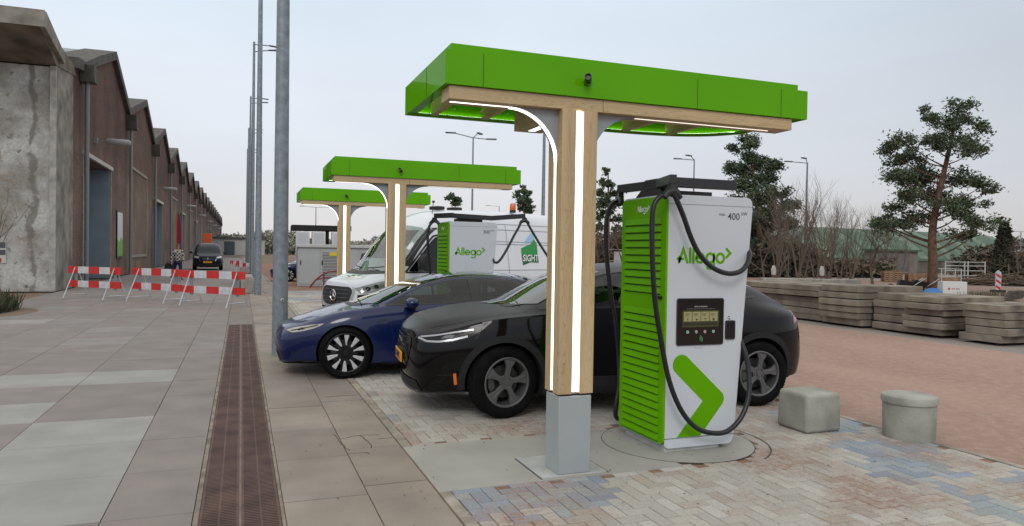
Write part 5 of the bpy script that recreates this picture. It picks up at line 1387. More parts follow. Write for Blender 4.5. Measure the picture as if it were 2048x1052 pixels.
def place_side(px0, ang, xa, yside):
    """origin so that the near front wheel contact (car x=xa, y=-yside) falls on px0"""
    ca, sa = math.cos(ang), math.sin(ang)
    return (px0[0]-(ca*xa+sa*yside), px0[1]-(sa*xa-ca*yside), 0)
A = R(-5.19)
suv(place_side((2.49, 6.71), A, .87, .92), A, 'black electric SUV parked behind the nearest canopy post and charger')
A = R(-5.0)
sd1 = sedan(place_side((1.27, 9.384), A, .84, .90), A, 'dark blue sedan with silver-spoked wheels parked behind the first tall pole', 'blue sedans')
van((1.78, 14.92, 0), R(21.8), 'white high-roofed panel van with green company print and orange roof beacon')
dup(sd1, (1.45, 38.4, 0), R(-4), 'dark blue car mostly hidden behind the tall pole, beside the grey cabinet', 'blue sedans')
sv = small_van((-2.2, 55.0, 0), R(92), 'dark small van with yellow plate parked in the street beyond the barriers')
sv.scale = (1.1, 1.1, 1.06)

# ------------------------------------------------------------------ tall galvanised poles along the walkway
M_galv = mat('galvanised_steel', (.22, .26, .29), .5, metal=.35, nscale=9, namt=.16, rvar=.08, detail=6)
M_galvd = mat('lamp_housing_grey', (.10, .11, .12), .5)
def tall_pole(loc, label):
    t = thing('lamp_pole', label, 'lamp pole', loc, 0, 'tall poles along the walkway')
    H = 13.0
    MB().cyl((0, 0, -.02), (0, 0, H), .121, .062, 32).build('pole', M_galv, t, smooth=True)
    b = MB(); b.lathe([(0, .132), (.0, .142), (.024, .140), (.030, .118)], 20, 'z', Matrix.Translation((0, -.0, .87)) @ Euler((PI/2, 0, R(12))).to_matrix().to_4x4()); b.build('cable_port', M_aluL, t)
    b = MB(); b.lathe([(0, .1425), (.011, .1425), (.011, .13)], 14, 'z', Matrix.Translation((0, 0, .87)) @ Euler((PI/2, 0, R(12))).to_matrix().to_4x4()); b.build('port_plug', M_blk, t)
    MB().box(-.045, -.1235, .35, .045, -.112, .75).build('service_door', M_galv, t, bevel=.003)
    for a, z in ((16, 12.85), (-22, 12.45)):
        q = Vector((math.cos(R(a)), math.sin(R(a)), 0))
        MB().tube([(0, 0, z), q*.5+Vector((0, 0, z+.06)), q*.85+Vector((0, 0, z+.08))], .03, 8).build('arm', M_galv, t, smooth=True)
        m = MB(); Mx = Matrix.Translation(q*.8+Vector((0, 0, z+.08))) @ Euler((0, 0, R(a))).to_matrix().to_4x4()
        m.prism(fillet([(0, -.07), (.50, -.11), (.54, 0), (.50, .11), (0, .07)], .05), -.02, .04, 'z', Mx); m.build('lamp_head', M_galvd, t, bevel=.02)
    return t
names = ['nearest tall galvanised pole, right in front of the blue sedan', 'second tall galvanised pole, beyond the nearest one by the barriers', 'third tall pole, its lamp arms reaching behind the nearest pole',
         'fourth tall pole in the row, its top half the height of the third', 'fifth tall pole in the row, leftmost thin pole against the sky', 'sixth and farthest tall pole in the row beside the street']
tp = tall_pole((.58, 11.77, 0), names[0])
for k in range(1, 6): dup(tp, (.56+.004*k, 11.77+15.2*k, 0), label=names[k])

# ------------------------------------------------------------------ brick sawtooth hall
def brick_mat(name, c1, c2, mort, dark):
    m = bpy.data.materials.new(name); m.use_nodes = True; n = m.node_tree; b = n.nodes['Principled BSDF']; L = n.links.new
    tc = n.nodes.new('ShaderNodeTexCoord'); sp = n.nodes.new('ShaderNodeSeparateXYZ'); cb = n.nodes.new('ShaderNodeCombineXYZ'); L(tc.outputs['Object'], sp.inputs[0])
    ad = n.nodes.new('ShaderNodeMath'); L(sp.outputs[0], ad.inputs[0]); L(sp.outputs[1], ad.inputs[1]); L(ad.outputs[0], cb.inputs[0]); L(sp.outputs[2], cb.inputs[1])
    br = n.nodes.new('ShaderNodeTexBrick'); br.inputs['Scale'].default_value = 1; br.inputs['Brick Width'].default_value = .22; br.inputs['Row Height'].default_value = .065; br.inputs['Mortar Size'].default_value = .008
    br.inputs['Color1'].default_value = (*c1, 1); br.inputs['Color2'].default_value = (*c2, 1); br.inputs['Mortar'].default_value = (*mort, 1); L(cb.outputs[0], br.inputs['Vector'])
    nz = n.nodes.new('ShaderNodeTexNoise'); nz.inputs['Scale'].default_value = .45; nz.inputs['Detail'].default_value = 6; L(tc.outputs['Object'], nz.inputs['Vector'])
    mr = n.nodes.new('ShaderNodeMapRange'); mr.inputs[1].default_value = .35; mr.inputs[2].default_value = .68; mr.inputs[3].default_value = 1.15; mr.inputs[4].default_value = dark; L(nz.outputs[0], mr.inputs[0])
    mx = n.nodes.new('ShaderNodeMix'); mx.data_type = 'RGBA'; mx.blend_type = 'MULTIPLY'; mx.inputs[0].default_value = 1; L(br.outputs[0], mx.inputs[6]); L(mr.outputs[0], mx.inputs[7])
    # sooty upper courses, paler rebuilt brick lower down, with a ragged edge
    n2 = n.nodes.new('ShaderNodeTexNoise'); n2.inputs['Scale'].default_value = .7; n2.inputs['Detail'].default_value = 7; L(tc.outputs['Object'], n2.inputs['Vector'])
    m2 = n.nodes.new('ShaderNodeMath'); m2.operation = 'MULTIPLY_ADD'; m2.inputs[1].default_value = 3.5; L(n2.outputs[0], m2.inputs[0]); L(sp.outputs[2], m2.inputs[2])
    m3 = n.nodes.new('ShaderNodeMapRange'); m3.inputs[1].default_value = 6.8; m3.inputs[2].default_value = 8.4; L(m2.outputs[0], m3.inputs[0])
    m4 = n.nodes.new('ShaderNodeMix'); m4.data_type = 'RGBA'; m4.blend_type = 'MULTIPLY'; L(m3.outputs[0], m4.inputs[0]); L(mx.outputs[2], m4.inputs[6]); m4.inputs[7].default_value = (.60, .49, .50, 1)
    bb = n.nodes.new('ShaderNodeBump'); bb.inputs['Strength'].default_value = .5; bb.inputs['Distance'].default_value = .01; L(br.outputs[1], bb.inputs['Height']); bb.invert = True; L(bb.outputs[0], b.inputs['Normal'])
    L(m4.outputs[2], b.inputs['Base Color']); b.inputs['Roughness'].default_value = .9; MATS[name] = m; return m
M_brick = brick_mat('dark_brick', (.215, .118, .078), (.135, .074, .054), (.18, .15, .125), .60)
M_brick2 = brick_mat('infill_brick', (.235, .150, .100), (.165, .108, .076), (.21, .175, .14), .70)
M_cop = mat('weathered_coping', (.085, .08, .07), .85, nscale=2, namt=.25)
M_conc2 = mat('old_concrete', (.25, .235, .20), .9, nscale=1.4, namt=.35, bump=.3, detail=8)
M_frame = mat('concrete_frame_pale', (.30, .27, .235), .8, nscale=3, namt=.15)
M_doorb = mat('blue_grey_door', (.20, .25, .29), .55, nscale=1, namt=.08)
M_pipe = mat('grey_downpipe', (.20, .215, .225), .5)
M_zinc = mat('zinc_roof', (.20, .24, .25), .5, nscale=1, namt=.15)
WX0 = -6.22
hall = thing('brick_hall', 'long dark brick hall with a sawtooth gabled roofline down the left of the street', 'industrial hall', (WX0, 33.0, 0))
Y0H = 33.0; P_ = 12.65
def vy(k): return 33.8+P_*k-Y0H
prof = [(-.6, 8.75)]
for k in range(18): prof += [(vy(k), 9.35), (vy(k)+7.6, 11.30)] if k else [(vy(0), 8.9), (vy(0)+3.0, 9.9), (vy(0)+7.6, 11.30)]
prof += [(vy(18), 9.35)]
core = MB(); poly = [(-.6, 0)]+[(vy(18), 0)]+prof[::-1]
core.prism(poly, -24, -1.0, 'x'); core.build('wall', M_brick, hall)
doors = {0: (.6, 7.3, 5.45), 2: (.6, 7.3, 5.15), 4: (.6, 7.3, 5.3), 6: (.6, 7.3, 5.3), 10: (.6, 7.3, 5.3)}
for k in range(18):
    a, b = vy(k), vy(k+1)
    if k == 0: a0 = -.6
    else: a0 = a
    w_ = MB(); top = [(b, 9.35), (a+7.6, 11.30)]+([(a+3.0, 9.9), (a, 8.9), (-.6, 8.75)] if k == 0 else [(a, 9.35)])
    if k in doors:
        d0, d1, dz = doors[k]
        w_.prism([(a0, dz), (b, dz)]+top, -1.0, 0, 'x'); w_.box(-1.0, a0, 0, 0, a+d0, dz); w_.box(-1.0, a+d1, 0, 0, b, dz)
    else: w_.prism([(a0, 0), (b, 0)]+top, -1.0, 0, 'x')
    w_.build('wall', M_brick if k % 3 != 1 else M_brick2, hall)
    if k in doors:
        d0, d1, dz = doors[k]
        d = MB(); d.box(-.99, a+d0+.05, 0, -.90, a+d1-.05, dz-.02); dd = d.build('door', M_doorb, hall)
        r_ = MB()
        for z in (.9, 1.8, 2.7, 3.6, 4.5): r_.box(-.90, a+d0+.3, z, -.87, a+d1-.3, z+.09)
        r_.build('door_rib', mat('door_rib_pale', (.42, .44, .45), .5), dd)
        MB().box(-.985, a+d1-.055, 0, -.002, a+d1-.002, dz-.003).build('door_jamb', M_doorb, hall)
        MB().box(-.985, a+d0+.002, 0, -.002, a+d0+.055, dz-.003).build('door_jamb', M_doorb, hall)
        MB().box(.001, a+d0-.18, dz-.01, .12, a+d1+.18, dz+.16).build('lintel', mat('lintel_white', (.45, .44, .42), .6), hall)
        MB().box(.001, a+d1, 0, .05, a+d1+.13, dz-.01).box(.001, a+d0-.13, 0, .05, a+d0, dz-.01).build('door_frame', M_frame, hall)
    elif k in (1, 3, 5):
        y0_, y1_, z0_, z1_ = a+1.7, a+9.3, .95, 6.45
        f = MB()
        for q in ((y0_, z0_, y1_, z0_+.16), (y0_, z1_-.16, y1_, z1_), (y0_, z0_+.16, y0_+.16, z1_-.16), (y1_-.16, z0_+.16, y1_, z1_-.16)): f.box(.001, q[0], q[1], .07, q[2], q[3])
        f.build('window_frame', M_frame, hall)
        MB().box(.0005, y0_+.16, z0_+.16, .02, y1_-.16, z1_-.16).build('bricked_window', M_brick2, hall)
    if k:
        pt = [(a-.0, 9.28), (a+7.6, 11.23), (b, 9.28)]
    else: pt = [(-.6, 8.72), (a, 8.87), (a+3.0, 9.87), (a+7.6, 11.23), (b, 9.28)]
    for i in range(len(pt)-1):
        (ya, za), (yb, zb_) = pt[i], pt[i+1]
        c = MB(); c.prism([(ya, za-.12), (yb, zb_-.12), (yb, zb_+.30), (ya, za+.30)], -1.2, .22, 'x'); c.build('roof_coping', M_cop, hall)
        c = MB(); c.prism([(ya, za+.08), (yb, zb_+.08), (yb, zb_+.22), (ya, za+.22)], -24.2, -1.203, 'x'); c.build('roof', M_zinc, hall)
    h = MB(); h.prism([(a-.35, 9.15 if k else 9.0), (a+.55, 9.15 if k else 9.0), (a+.45, 8.35), (a-.15, 8.35)], .02, .55, 'x'); h.build('rain_hopper', M_cop, hall)
    p = MB(); p.cyl((.24, a+.12, 0), (.24, a+.12, 8.36), .085, n=10); p.build('downpipe', M_pipe, hall, smooth=True)
for k in range(7):
    y = 36.75+25.2*k-Y0H; z = 6.35 if k == 0 else 6.15
    l = MB(); l.box(0, y-.09, z-.10, .16, y+.09, z+.12); l.tube([(.1, y, z), (.55, y, z+.0)], .03, 8); q = l.build('wall_lamp', M_pipe, hall)
    l = MB(); l.tube([(.50, y, z-.02), (.56, y, z), (1.40, y, z-.02), (1.48, y, z-.03)], [.10, .15, .15, .09], 12); l.build('lamp_shade', mat('lamp_shade_grey', (.30, .30, .30), .5), q, smooth=True)
MB().box(.02, 43.0-Y0H, 1.0, .06, 44.9-Y0H, 3.55).build('poster_frame', M_blk, hall)
pp = MB().box(.0605, 43.1-Y0H, 1.1, .07, 44.8-Y0H, 3.45).build('poster', mat('poster_white', (.55, .58, .60), .4), hall)
g = MB(); g.prism([(43.1-Y0H, 1.1), (44.8-Y0H, 1.1), (44.8-Y0H, 1.95), (44.2-Y0H, 2.15), (43.7-Y0H, 1.85), (43.1-Y0H, 2.0)], .0705, .074, 'x'); g.build('poster_print', mat('poster_green', (.14, .36, .04), .5), pp)

# ------------------------------------------------------------------ concrete end building with upturned shell roof
def plaster():
    m = bpy.data.materials.new('peeling_plaster'); m.use_nodes = True; n = m.node_tree; b = n.nodes['Principled BSDF']; L = n.links.new
    tc = n.nodes.new('ShaderNodeTexCoord')
    def nz(s, d=7, r=.6, di=0):
        q = n.nodes.new('ShaderNodeTexNoise'); q.inputs['Scale'].default_value = s; q.inputs['Detail'].default_value = d; q.inputs['Roughness'].default_value = r; q.inputs['Distortion'].default_value = di; L(tc.outputs['Object'], q.inputs['Vector']); return q
    def rg(src, a, b_):
        q = n.nodes.new('ShaderNodeMapRange'); q.inputs[1].default_value = a; q.inputs[2].default_value = b_; L(src, q.inputs[0]); return q.outputs[0]
    def mx(f, a, b_):
        q = n.nodes.new('ShaderNodeMix'); q.data_type = 'RGBA'; L(f, q.inputs[0])
        for i, v in ((6, a), (7, b_)):
            if isinstance(v, tuple): q.inputs[i].default_value = (*v, 1)
            else: L(v, q.inputs[i])
        return q.outputs[2]
    c = mx(rg(nz(.55, 8, .65).outputs[0], .42, .56), (.52, .525, .52), (.22, .205, .18))
    c = mx(rg(nz(.9, 6, .6, .8).outputs[0], .60, .66), c, (.24, .16, .105))
    c = mx(rg(nz(3.2, 6, .6, .3).outputs[0], .60, .64), c, (.12, .118, .105))
    c = mx(rg(nz(11, 5, .6).outputs[0], .35, .75), c, (.32, .31, .29))
    # ragged vertical band of old mortar where a wall once joined
    sx = n.nodes.new('ShaderNodeSeparateXYZ'); L(tc.outputs['Object'], sx.inputs[0])
    ab = n.nodes.new('ShaderNodeMath'); ab.operation = 'ADD'; ab.inputs[1].default_value = .25; wob = nz(.45, 3, .5); wm = n.nodes.new('ShaderNodeMath'); wm.operation = 'MULTIPLY_ADD'; wm.inputs[1].default_value = .9; L(wob.outputs[0], wm.inputs[0]); L(sx.outputs[0], wm.inputs[2]); L(wm.outputs[0], ab.inputs[0])
    a2 = n.nodes.new('ShaderNodeMath'); a2.operation = 'ABSOLUTE'; L(ab.outputs[0], a2.inputs[0])
    mpv = n.nodes.new('ShaderNodeMapping'); mpv.inputs['Scale'].default_value = (1.6, 1, 1.5); L(tc.outputs['Object'], mpv.inputs[0])
    q = nz(1.1, 7, .65); n.links.new(mpv.outputs[0], q.inputs['Vector'])
    a3 = n.nodes.new('ShaderNodeMath'); a3.operation = 'MULTIPLY_ADD'; a3.inputs[1].default_value = -.75; L(q.outputs[0], a3.inputs[0]); L(a2.outputs[0], a3.inputs[2])
    f_ = n.nodes.new('ShaderNodeMapRange'); f_.inputs[1].default_value = -.25; f_.inputs[2].default_value = -.33; f_.inputs[3].default_value = 0; f_.inputs[4].default_value = .7; L(a3.outputs[0], f_.inputs[0])
    c = mx(f_.outputs[0], c, (.12, .112, .095))
    L(c, b.inputs['Base Color']); b.inputs['Roughness'].default_value = .9
    bp = n.nodes.new('ShaderNodeBump'); bp.inputs['Strength'].default_value = .5; bp.inputs['Distance'].default_value = .04; L(nz(6, 8).outputs[0], bp.inputs['Height']); L(bp.outputs[0], b.inputs['Normal'])
    MATS['peeling_plaster'] = m; return m
M_plas = plaster()
cb_ = thing('concrete_building', 'weathered concrete end building with peeling white wall and slanting roof slab at the left', 'building', (-6.2, 29.6, 0))
w_ = MB(); w_.prism([(.0, 0), (2.75, 0), (2.75, 8.35), (0, 7.95)], -26, -.02, 'x'); w_.build('wall', M_plas, cb_)
MB().box(-.019, .03, 0, .02, 2.74, 8.3).build('side_wall', M_conc2, cb_)
MB().box(-.16, -.07, 0, .03, .03, 7.98).build('corner_strip', mat('corner_strip_pale', (.36, .35, .33), .8, nscale=4, namt=.2), cb_)
rf = MB(); rf.prism([(-2.35, 8.72), (-2.35, 9.12), (-1.9, 9.05), (3.0, 8.62), (3.0, 8.30), (.0, 8.00), (-.3, 8.05)], -26.2, .05, 'x'); rf.build('roof', mat('stained_concrete', (.17, .145, .115), .9, nscale=.8, namt=.45, bump=.3, detail=8), cb_)
rf = MB(); rf.prism([(-2.42, 8.70), (-2.42, 9.22), (-2.22, 9.24), (.42, 8.52), (.42, 8.18)], .051, .20, 'x'); rf.build('roof_edge', mat('edge_concrete', (.25, .235, .20), .85, nscale=2, namt=.25), cb_)
MB().box(-26.2, -2.50, 8.69, .20, -2.425, 9.23).build('roof_edge', MATS['edge_concrete'], cb_)
b = MB(); b.box(-4.3, -1.2, 8.95, -1.9, .4, 9.75); b.build('roof_light', mat('roof_light_pale', (.50, .55, .60), .3), cb_, bevel=.05)
b = MB(); b.box(-4.1, -1.26, 9.15, -2.9, -1.2, 9.6); b.build('roof_light_pane', mat('dark_blue_pane', (.02, .04, .10), .1, coat=1), cb_)
sg = MB().box(-2.35, -.03, 1.0, -1.45, -.002, 1.75).build('wall_sign', mat('sign_white', (.45, .45, .45), .5), cb_)
MB().box(-2.33, -.034, 1.52, -1.47, -.0305, 1.73).box(-2.33, -.034, 1.28, -1.47, -.0305, 1.46).build('sign_print', M_dkgrey, sg)
MB().prism([(-1.75+.17*math.cos(R(a)), 1.10+.13*math.sin(R(a))) for a in range(0, 360, 30)], -.035, -.031, 'y').build('sign_print', mat('sign_red', (.40, .03, .03), .5), sg)

# ------------------------------------------------------------------ red and white barriers
M_bred = mat('barrier_red', (.52, .022, .018), .45, nscale=6, namt=.12); M_bwhi = mat('barrier_white', (.52, .54, .57), .5, nscale=6, namt=.12)
M_balu = mat('trestle_grey', (.50, .53, .56), .5, nscale=5, namt=.12)
def barrier(loc, rz, label):
    t = thing('road_barrier', label, 'barrier', loc, rz, 'red and white barriers across the street')
    for z0, z1 in ((.79, 1.0), (.36, .56)):
        b = MB()
        for i in range(5):
            b.m = 0 if i % 2 == 0 else 1
            b.box(-1.14+.456*i+(.0006 if i else 0), -.014, z0, -1.14+.456*(i+1), .014, z1)
        b.build('board', [M_bred, M_bwhi], t)
    for x in (-.82, .86):
        f = MB(); f.box(x-.045, .016, .30, x+.045, .045, 1.0); f.build('post', mat('post_blue_grey', (.20, .235, .27), .5), t)
        for s in (-1, 1):
            l = MB(); l.tube([(x, s*.03+.03, .98), (x+.02, s*.42, .02)], .016, 8); l.build('leg', M_balu, t)
        l = MB(); l.tube([(x, -.36, .13), (x, .38, .13)], .014, 8); l.build('foot_bar', M_balu, t)
    return t
PA, PB = Vector((-5.0, 26.3, 0)), Vector((.12, 21.0, 0)); dd = (PB-PA)/3
an = math.atan2(dd.y, dd.x)
b0 = barrier(PA+dd*.5+Vector((-.1, -.12, 0)), an+.07, 'red and white trestle barrier at the left, up against the concrete wall')
dup(b0, PA+dd*1.5+Vector((.08, .15, 0)), an-.05, 'middle one of the three red and white trestle barriers')
dup(b0, PA+dd*2.5+Vector((0, -.08, 0)), an+.06, 'red and white trestle barrier at the right end, nearest the tall poles')

# ------------------------------------------------------------------ street clutter far left
def person():
    t = thing('person', 'person in a black and white plaid jacket and dark trousers carrying a black bag', 'person', (-2.95, 39.3, 0), R(20))
    def skin(name, verts, edges, rad, m, lv=2, root=0):
        me = bpy.data.meshes.new(name); me.from_pydata(verts, edges, []); o = bpy.data.objects.new(name, me); C.objects.link(o)
        md = o.modifiers.new('s', 'SKIN'); 
        for v, r in zip(me.skin_vertices[0].data, rad): v.radius = (r, r) if not isinstance(r, tuple) else r
        me.skin_vertices[0].data[root].use_root = True
        md.use_smooth_shade = True; s = o.modifiers.new('u', 'SUBSURF'); s.levels = lv; s.render_levels = lv
        bake(o); o.data.materials.clear(); o.data.materials.append(m); o.parent = t; o.name = name
        o.data.polygons.foreach_set('use_smooth', [True]*len(o.data.polygons)); return o
    V = [(0, 0, .95), (0, 0, 1.12), (0, .0, 1.30), (0, .0, 1.45), (0, -.02, 1.53), (0, -.03, 1.64),
         (.18, 0, 1.43), (.26, 0, 1.15), (.25, -.12, .93), (-.18, 0, 1.43), (-.28, .02, 1.16), (-.30, -.04, .90),
         (.10, 0, .88), (.12, -.10, .50), (.13, .0, .08), (.14, -.14, .04), (-.10, 0, .88), (-.14, .12, .50), (-.15, .42, .30), (-.15, .46, .16)]
    E_ = [(0, 1), (1, 2), (2, 3), (3, 4), (4, 5), (3, 6), (6, 7), (7, 8), (3, 9), (9, 10), (10, 11), (0, 12), (12, 13), (13, 14), (14, 15), (0, 16), (16, 17), (17, 18), (18, 19)]
    rd = [(.15, .11), (.15, .11), (.17, .12), (.12, .09), .055, .06, .075, .05, .035, .075, .05, .035, .09, .062, .042, .04, .09, .062, .045, .04]
    skin('body', V, E_, rd, mat('skin_tone', (.42, .25, .18), .6))
    hd = MB(); hd.lathe([(0, -.125), (.045, -.118), (.068, -.075), (.078, -.01), (.080, .04), (.065, .09), (.03, .118), (0, .122)], 20, 'z', Matrix.Translation((0, -.04, 1.665)) @ Matrix.Diagonal((.95, 1.12, 1, 1)))
    hd.tube([(0, -.125, 1.665), (0, -.148, 1.64), (0, -.125, 1.632)], [.008, .012, .008], 6)
    hd.build('head', MATS['skin_tone'], t, smooth=True, angle=80)
    hr = MB(); hr.lathe([(.083, -.03), (.088, .02), (.085, .07), (.06, .115), (.0, .135)], 20, 'z', Matrix.Translation((0, -.03, 1.675)) @ Matrix.Diagonal((.98, 1.12, 1, 1)))
    hr.build('hair', mat('grey_hair', (.13, .10, .08), .8), t, smooth=True, angle=80)
    pm = bpy.data.materials.new('plaid_cloth'); pm.use_nodes = True; n = pm.node_tree
    ck = n.nodes.new('ShaderNodeTexChecker'); ck.inputs['Scale'].default_value = 11; ck.inputs[1].default_value = (.50, .47, .42, 1); ck.inputs[2].default_value = (.06, .055, .05, 1)
    tc = n.nodes.new('ShaderNodeTexCoord'); n.links.new(tc.outputs['Object'], ck.inputs[0]); n.links.new(ck.outputs[0], n.nodes['Principled BSDF'].inputs['Base Color']); n.nodes['Principled BSDF'].inputs['Roughness'].default_value = .9
    J = [0, 1, 2, 3, 6, 7, 8, 9, 10, 11]; mp_ = {v: i for i, v in enumerate(J)}
    jv = [list(V[i]) for i in J]; jv[0][2] = .86
    je = [(mp_[a], mp_[b]) for a, b in E_ if a in mp_ and b in mp_]
    jr = [(.19, .145), (.185, .14), (.20, .145), (.13, .10), .095, .072, .058, .095, .072, .058]
    skin('jacket', jv, je, jr, pm)
    J = [0, 12, 13, 14, 16, 17, 18]; mp_ = {v: i for i, v in enumerate(J)}
    skin('trousers', [V[i] for i in J], [(mp_[a], mp_[b]) for a, b in E_ if a in mp_ and b in mp_], [(.16, .12), .105, .08, .06, .105, .08, .062], mat('dark_blue_denim', (.015, .02, .06), .85))
    for (x, y, z, d) in ((.25, -.14, .90, 1), (-.30, -.06, .86, -1)):
        hh = MB(); hh.tube([(x, y, z+.03), (x, y-.01, z-.01), (x, y-.015, z-.05)], [.026, .034, .028], 8)
        for k in range(4):
            xx = x-.024+.016*k; hh.tube([(xx, y-.015, z-.045), (xx, y-.03, z-.08), (xx, y-.01, z-.105+.006*abs(k-1.5))], [.009, .009, .007], 6)
        hh.tube([(x+d*.024, y-.01, z-.0), (x+d*.045, y-.03, z-.03), (x+d*.035, y-.035, z-.06)], [.010, .010, .008], 6)
        hh.build('hand', MATS['skin_tone'], t, smooth=True, angle=80)
    for p in ((.14, -.16, .03), (-.15, .50, .12)):
        s = MB(); s.tube([(p[0], p[1]+.12, p[2]+.02), (p[0], p[1]+.02, p[2]+.03), (p[0], p[1]-.10, p[2]+.01)], [.045, .05, .035], 8); s.build('shoe', M_blk, t, smooth=True)
    return t
person()
bg = MB(); bg.prism(fillet([(-.24, 0), (.24, 0), (.20, .36), (-.16, .36)], .06), -.09, .09, 'y')
bgo = bg.build('bag', mat('black_bag_cloth', (.012, .012, .014), .8), None, bevel=.02); bgo.location = (-3.32, 39.22, .48); bgo.rotation_euler = (0, 0, R(20))
tag(bgo, 'black shoulder bag held by the person in the plaid jacket', 'bag')
h_ = MB(); h_.tube([(-.12, 0, .34), (-.08, 0, .44), (.04, 0, .45), (.10, 0, .34)], .012, 6); h_.build('handle', M_blk, bgo)
fl = thing('beach_flag', 'tall narrow red feather flag standing by the brick hall', 'flag', (-5.35, 70.0, 0))
pl_ = spline2([(0, .75), (.30, 1.2), (.42, 2.4), (.36, 3.6), (.20, 4.45), (0, 4.75)], 5)
m = MB(); m.prism([(p[0]*.9, p[1]) for p in pl_], -.01, .01, 'y'); m.build('banner', mat('flag_red', (.36, .012, .03), .6), fl)
m = MB(); m.tube([(-.02, 0, 0), (-.02, 0, 3.6), (.02, 0, 4.5), (.10, 0, 4.8)], .02, 6); m.box(-.3, -.3, 0, .3, .3, .06); m.build('pole', M_galv, fl)
ox = thing('sign', 'orange box-shaped sign on a post above the roof of the dark van', 'sign', (-3.7, 92.0, 0))
MB().box(-.5, -.35, 1.8, .45, .35, 3.25).build('sign_box', mat('sign_orange', (.72, .13, .02), .5, nscale=1, namt=.1), ox, bevel=.03)
MB().cyl((0, 0, 0), (0, 0, 1.8), .06, n=8).build('post', M_galv, ox)
pk = thing('planter', 'low brown-fronted concrete block beside the foot of the second tall pole', 'concrete block', (.02, 27.6, 0))
MB().box(-.02, 0, 0, .40, 2.6, .62).build('block', mat('block_pale', (.30, .28, .25), .85, nscale=3, namt=.2), pk, bevel=.03)
MB().box(-.06, 2.7, 0, .34, 9.5, .70).build('brown_side', mat('block_brown', (.13, .10, .085), .85, nscale=3, namt=.2), pk, bevel=.03)
fb = thing('small_building', 'pale low building with a dark doorway at the far end of the street', 'building', (-3.2, 165, 0))
MB().box(-6, 0, 0, 8.0, 12, 3.5).build('wall', mat('far_pale_wall', (.42, .42, .40), .8), fb)
MB().box(-.2, -.05, 0, 1.9, -.001, 2.9).build('door', mat('far_dark_door', (.06, .08, .10), .5), fb)
MB().box(-6.3, -.4, 3.5, 8.3, 12.3, 3.8).build('roof', M_cop, fb)
for k, (x, y, s) in enumerate(((.1, 52, 1), (-.35, 60, .8))):
    q = thing('road_work_sign', ['red and white striped board just left of the second tall pole', 'red and white striped board lying farther up the street'][k], 'barrier', (x, y, 0), R(15))
    b = MB()
    for i in range(4):
        b.m = i % 2; b.box(-.45+.225*i+(.0005 if i else 0), -.02, .35, -.45+.225*(i+1), .02, .62)
    b.build('board', [M_bred, M_bwhi], q)
    MB().tube([(-.35, 0, .5), (-.45, -.2, 0)], .02, 6).tube([(.35, 0, .5), (.45, .2, 0)], .02, 6).build('leg', M_balu, q)

# ------------------------------------------------------------------ transformer cabinet, hoops, cabinets under a dark canopy
M_cab = mat('cabinet_grey', (.36, .38, .39), .6, nscale=1.2, namt=.05)
cab = thing('transformer_cabinet', 'large pale grey electrical cabinet with a louvred door and yellow sticker', 'electrical cabinet', (2.33, 32.9, 0), R(-3))
MB().box(0, 0, 0, 7.0, 2.4, 1.72).build('housing', M_cab, cab, bevel=.01)
MB().box(-.08, -.10, 1.72, 7.1, 2.5, 1.86).build('roof', mat('cabinet_roof', (.46, .47, .47), .6, nscale=2, namt=.06), cab, bevel=.02)
for k, (a, b_) in enumerate(((.08, .95), (1.0, 1.80), (1.85, 2.65), (2.75, 3.9), (4.0, 5.2))):
    dr = MB().box(a, -.022, .10, b_, -.001, 1.66).build('door', M_cab, cab, bevel=.004)
    if k == 1:
        lv = MB(); z = .22
        while z < 1.50: lv.prism([(-.024, z), (-.060, z+.008), (-.024, z+.052)], a+.08, b_-.06, 'x'); z += .068
        lv.build('louvre', mat('louvre_grey', (.30, .31, .31), .6), dr)
        MB().box(a+.07, -.026, .20, b_-.05, -.0235, 1.52).build('louvre_back', mat('louvre_dark', (.10, .10, .10), .8), dr)
        MB().box(a+.36, -.066, 1.36, b_-.12, -.061, 1.52).build('sticker', mat('yellow_sticker', (.60, .48, .02), .5), dr)
    if k in (0, 1): MB().box(a+.03, -.05, .95, a+.07, -.023, 1.15).build('handle', M_blk, dr)
MB().box(-.012, .3, .12, -.001, 2.2, 1.6).build('side_door', mat('cabinet_side_dark', (.24, .25, .25), .6), cab)
hp = thing('guard_rail', 'dark red bent tube guard rail in front of the grey cabinet', 'guard rail', (2.75, 31.6, 0), R(-6))
M_drd = mat('dark_red_paint', (.16, .010, .022), .45)
MB().tube(smoothpath([(0, 0, 0), (.22, 0, .30), (.55, 0, .58), (.9, 0, .70), (1.5, 0, .73), (2.2, 0, .72)]), .035, 8).build('top_rail', M_drd, hp, smooth=True)
MB().tube(smoothpath([(.25, 0, .33), (.6, 0, .42), (1.2, 0, .40), (2.0, 0, .38)]), .028, 8).build('mid_rail', M_drd, hp, smooth=True)
for x in (.58, 1.5, 2.2): MB().cyl((x, 0, 0), (x, 0, .68), .028, n=8).build('post', M_drd, hp, smooth=True)
sh = thing('shelter', 'flat dark canopy on dark posts above three white cabinets beyond the grey cabinet', 'canopy', (2.9, 46.0, 0), R(-2))
MB().box(0, 0, 2.80, 3.6, 3, 3.12).build('roof', M_clad, sh, bevel=.02)
for x in (.75, 2.03, 3.2): MB().box(x, .3, 0, x+.22, .5, 2.80).build('post', M_clad, sh)
lbl = ['leftmost white cabinet standing under the dark canopy, closest to the pole', 'white cabinet in the middle under the dark canopy', 'white cabinet under the dark canopy, next to the farthest canopy post']
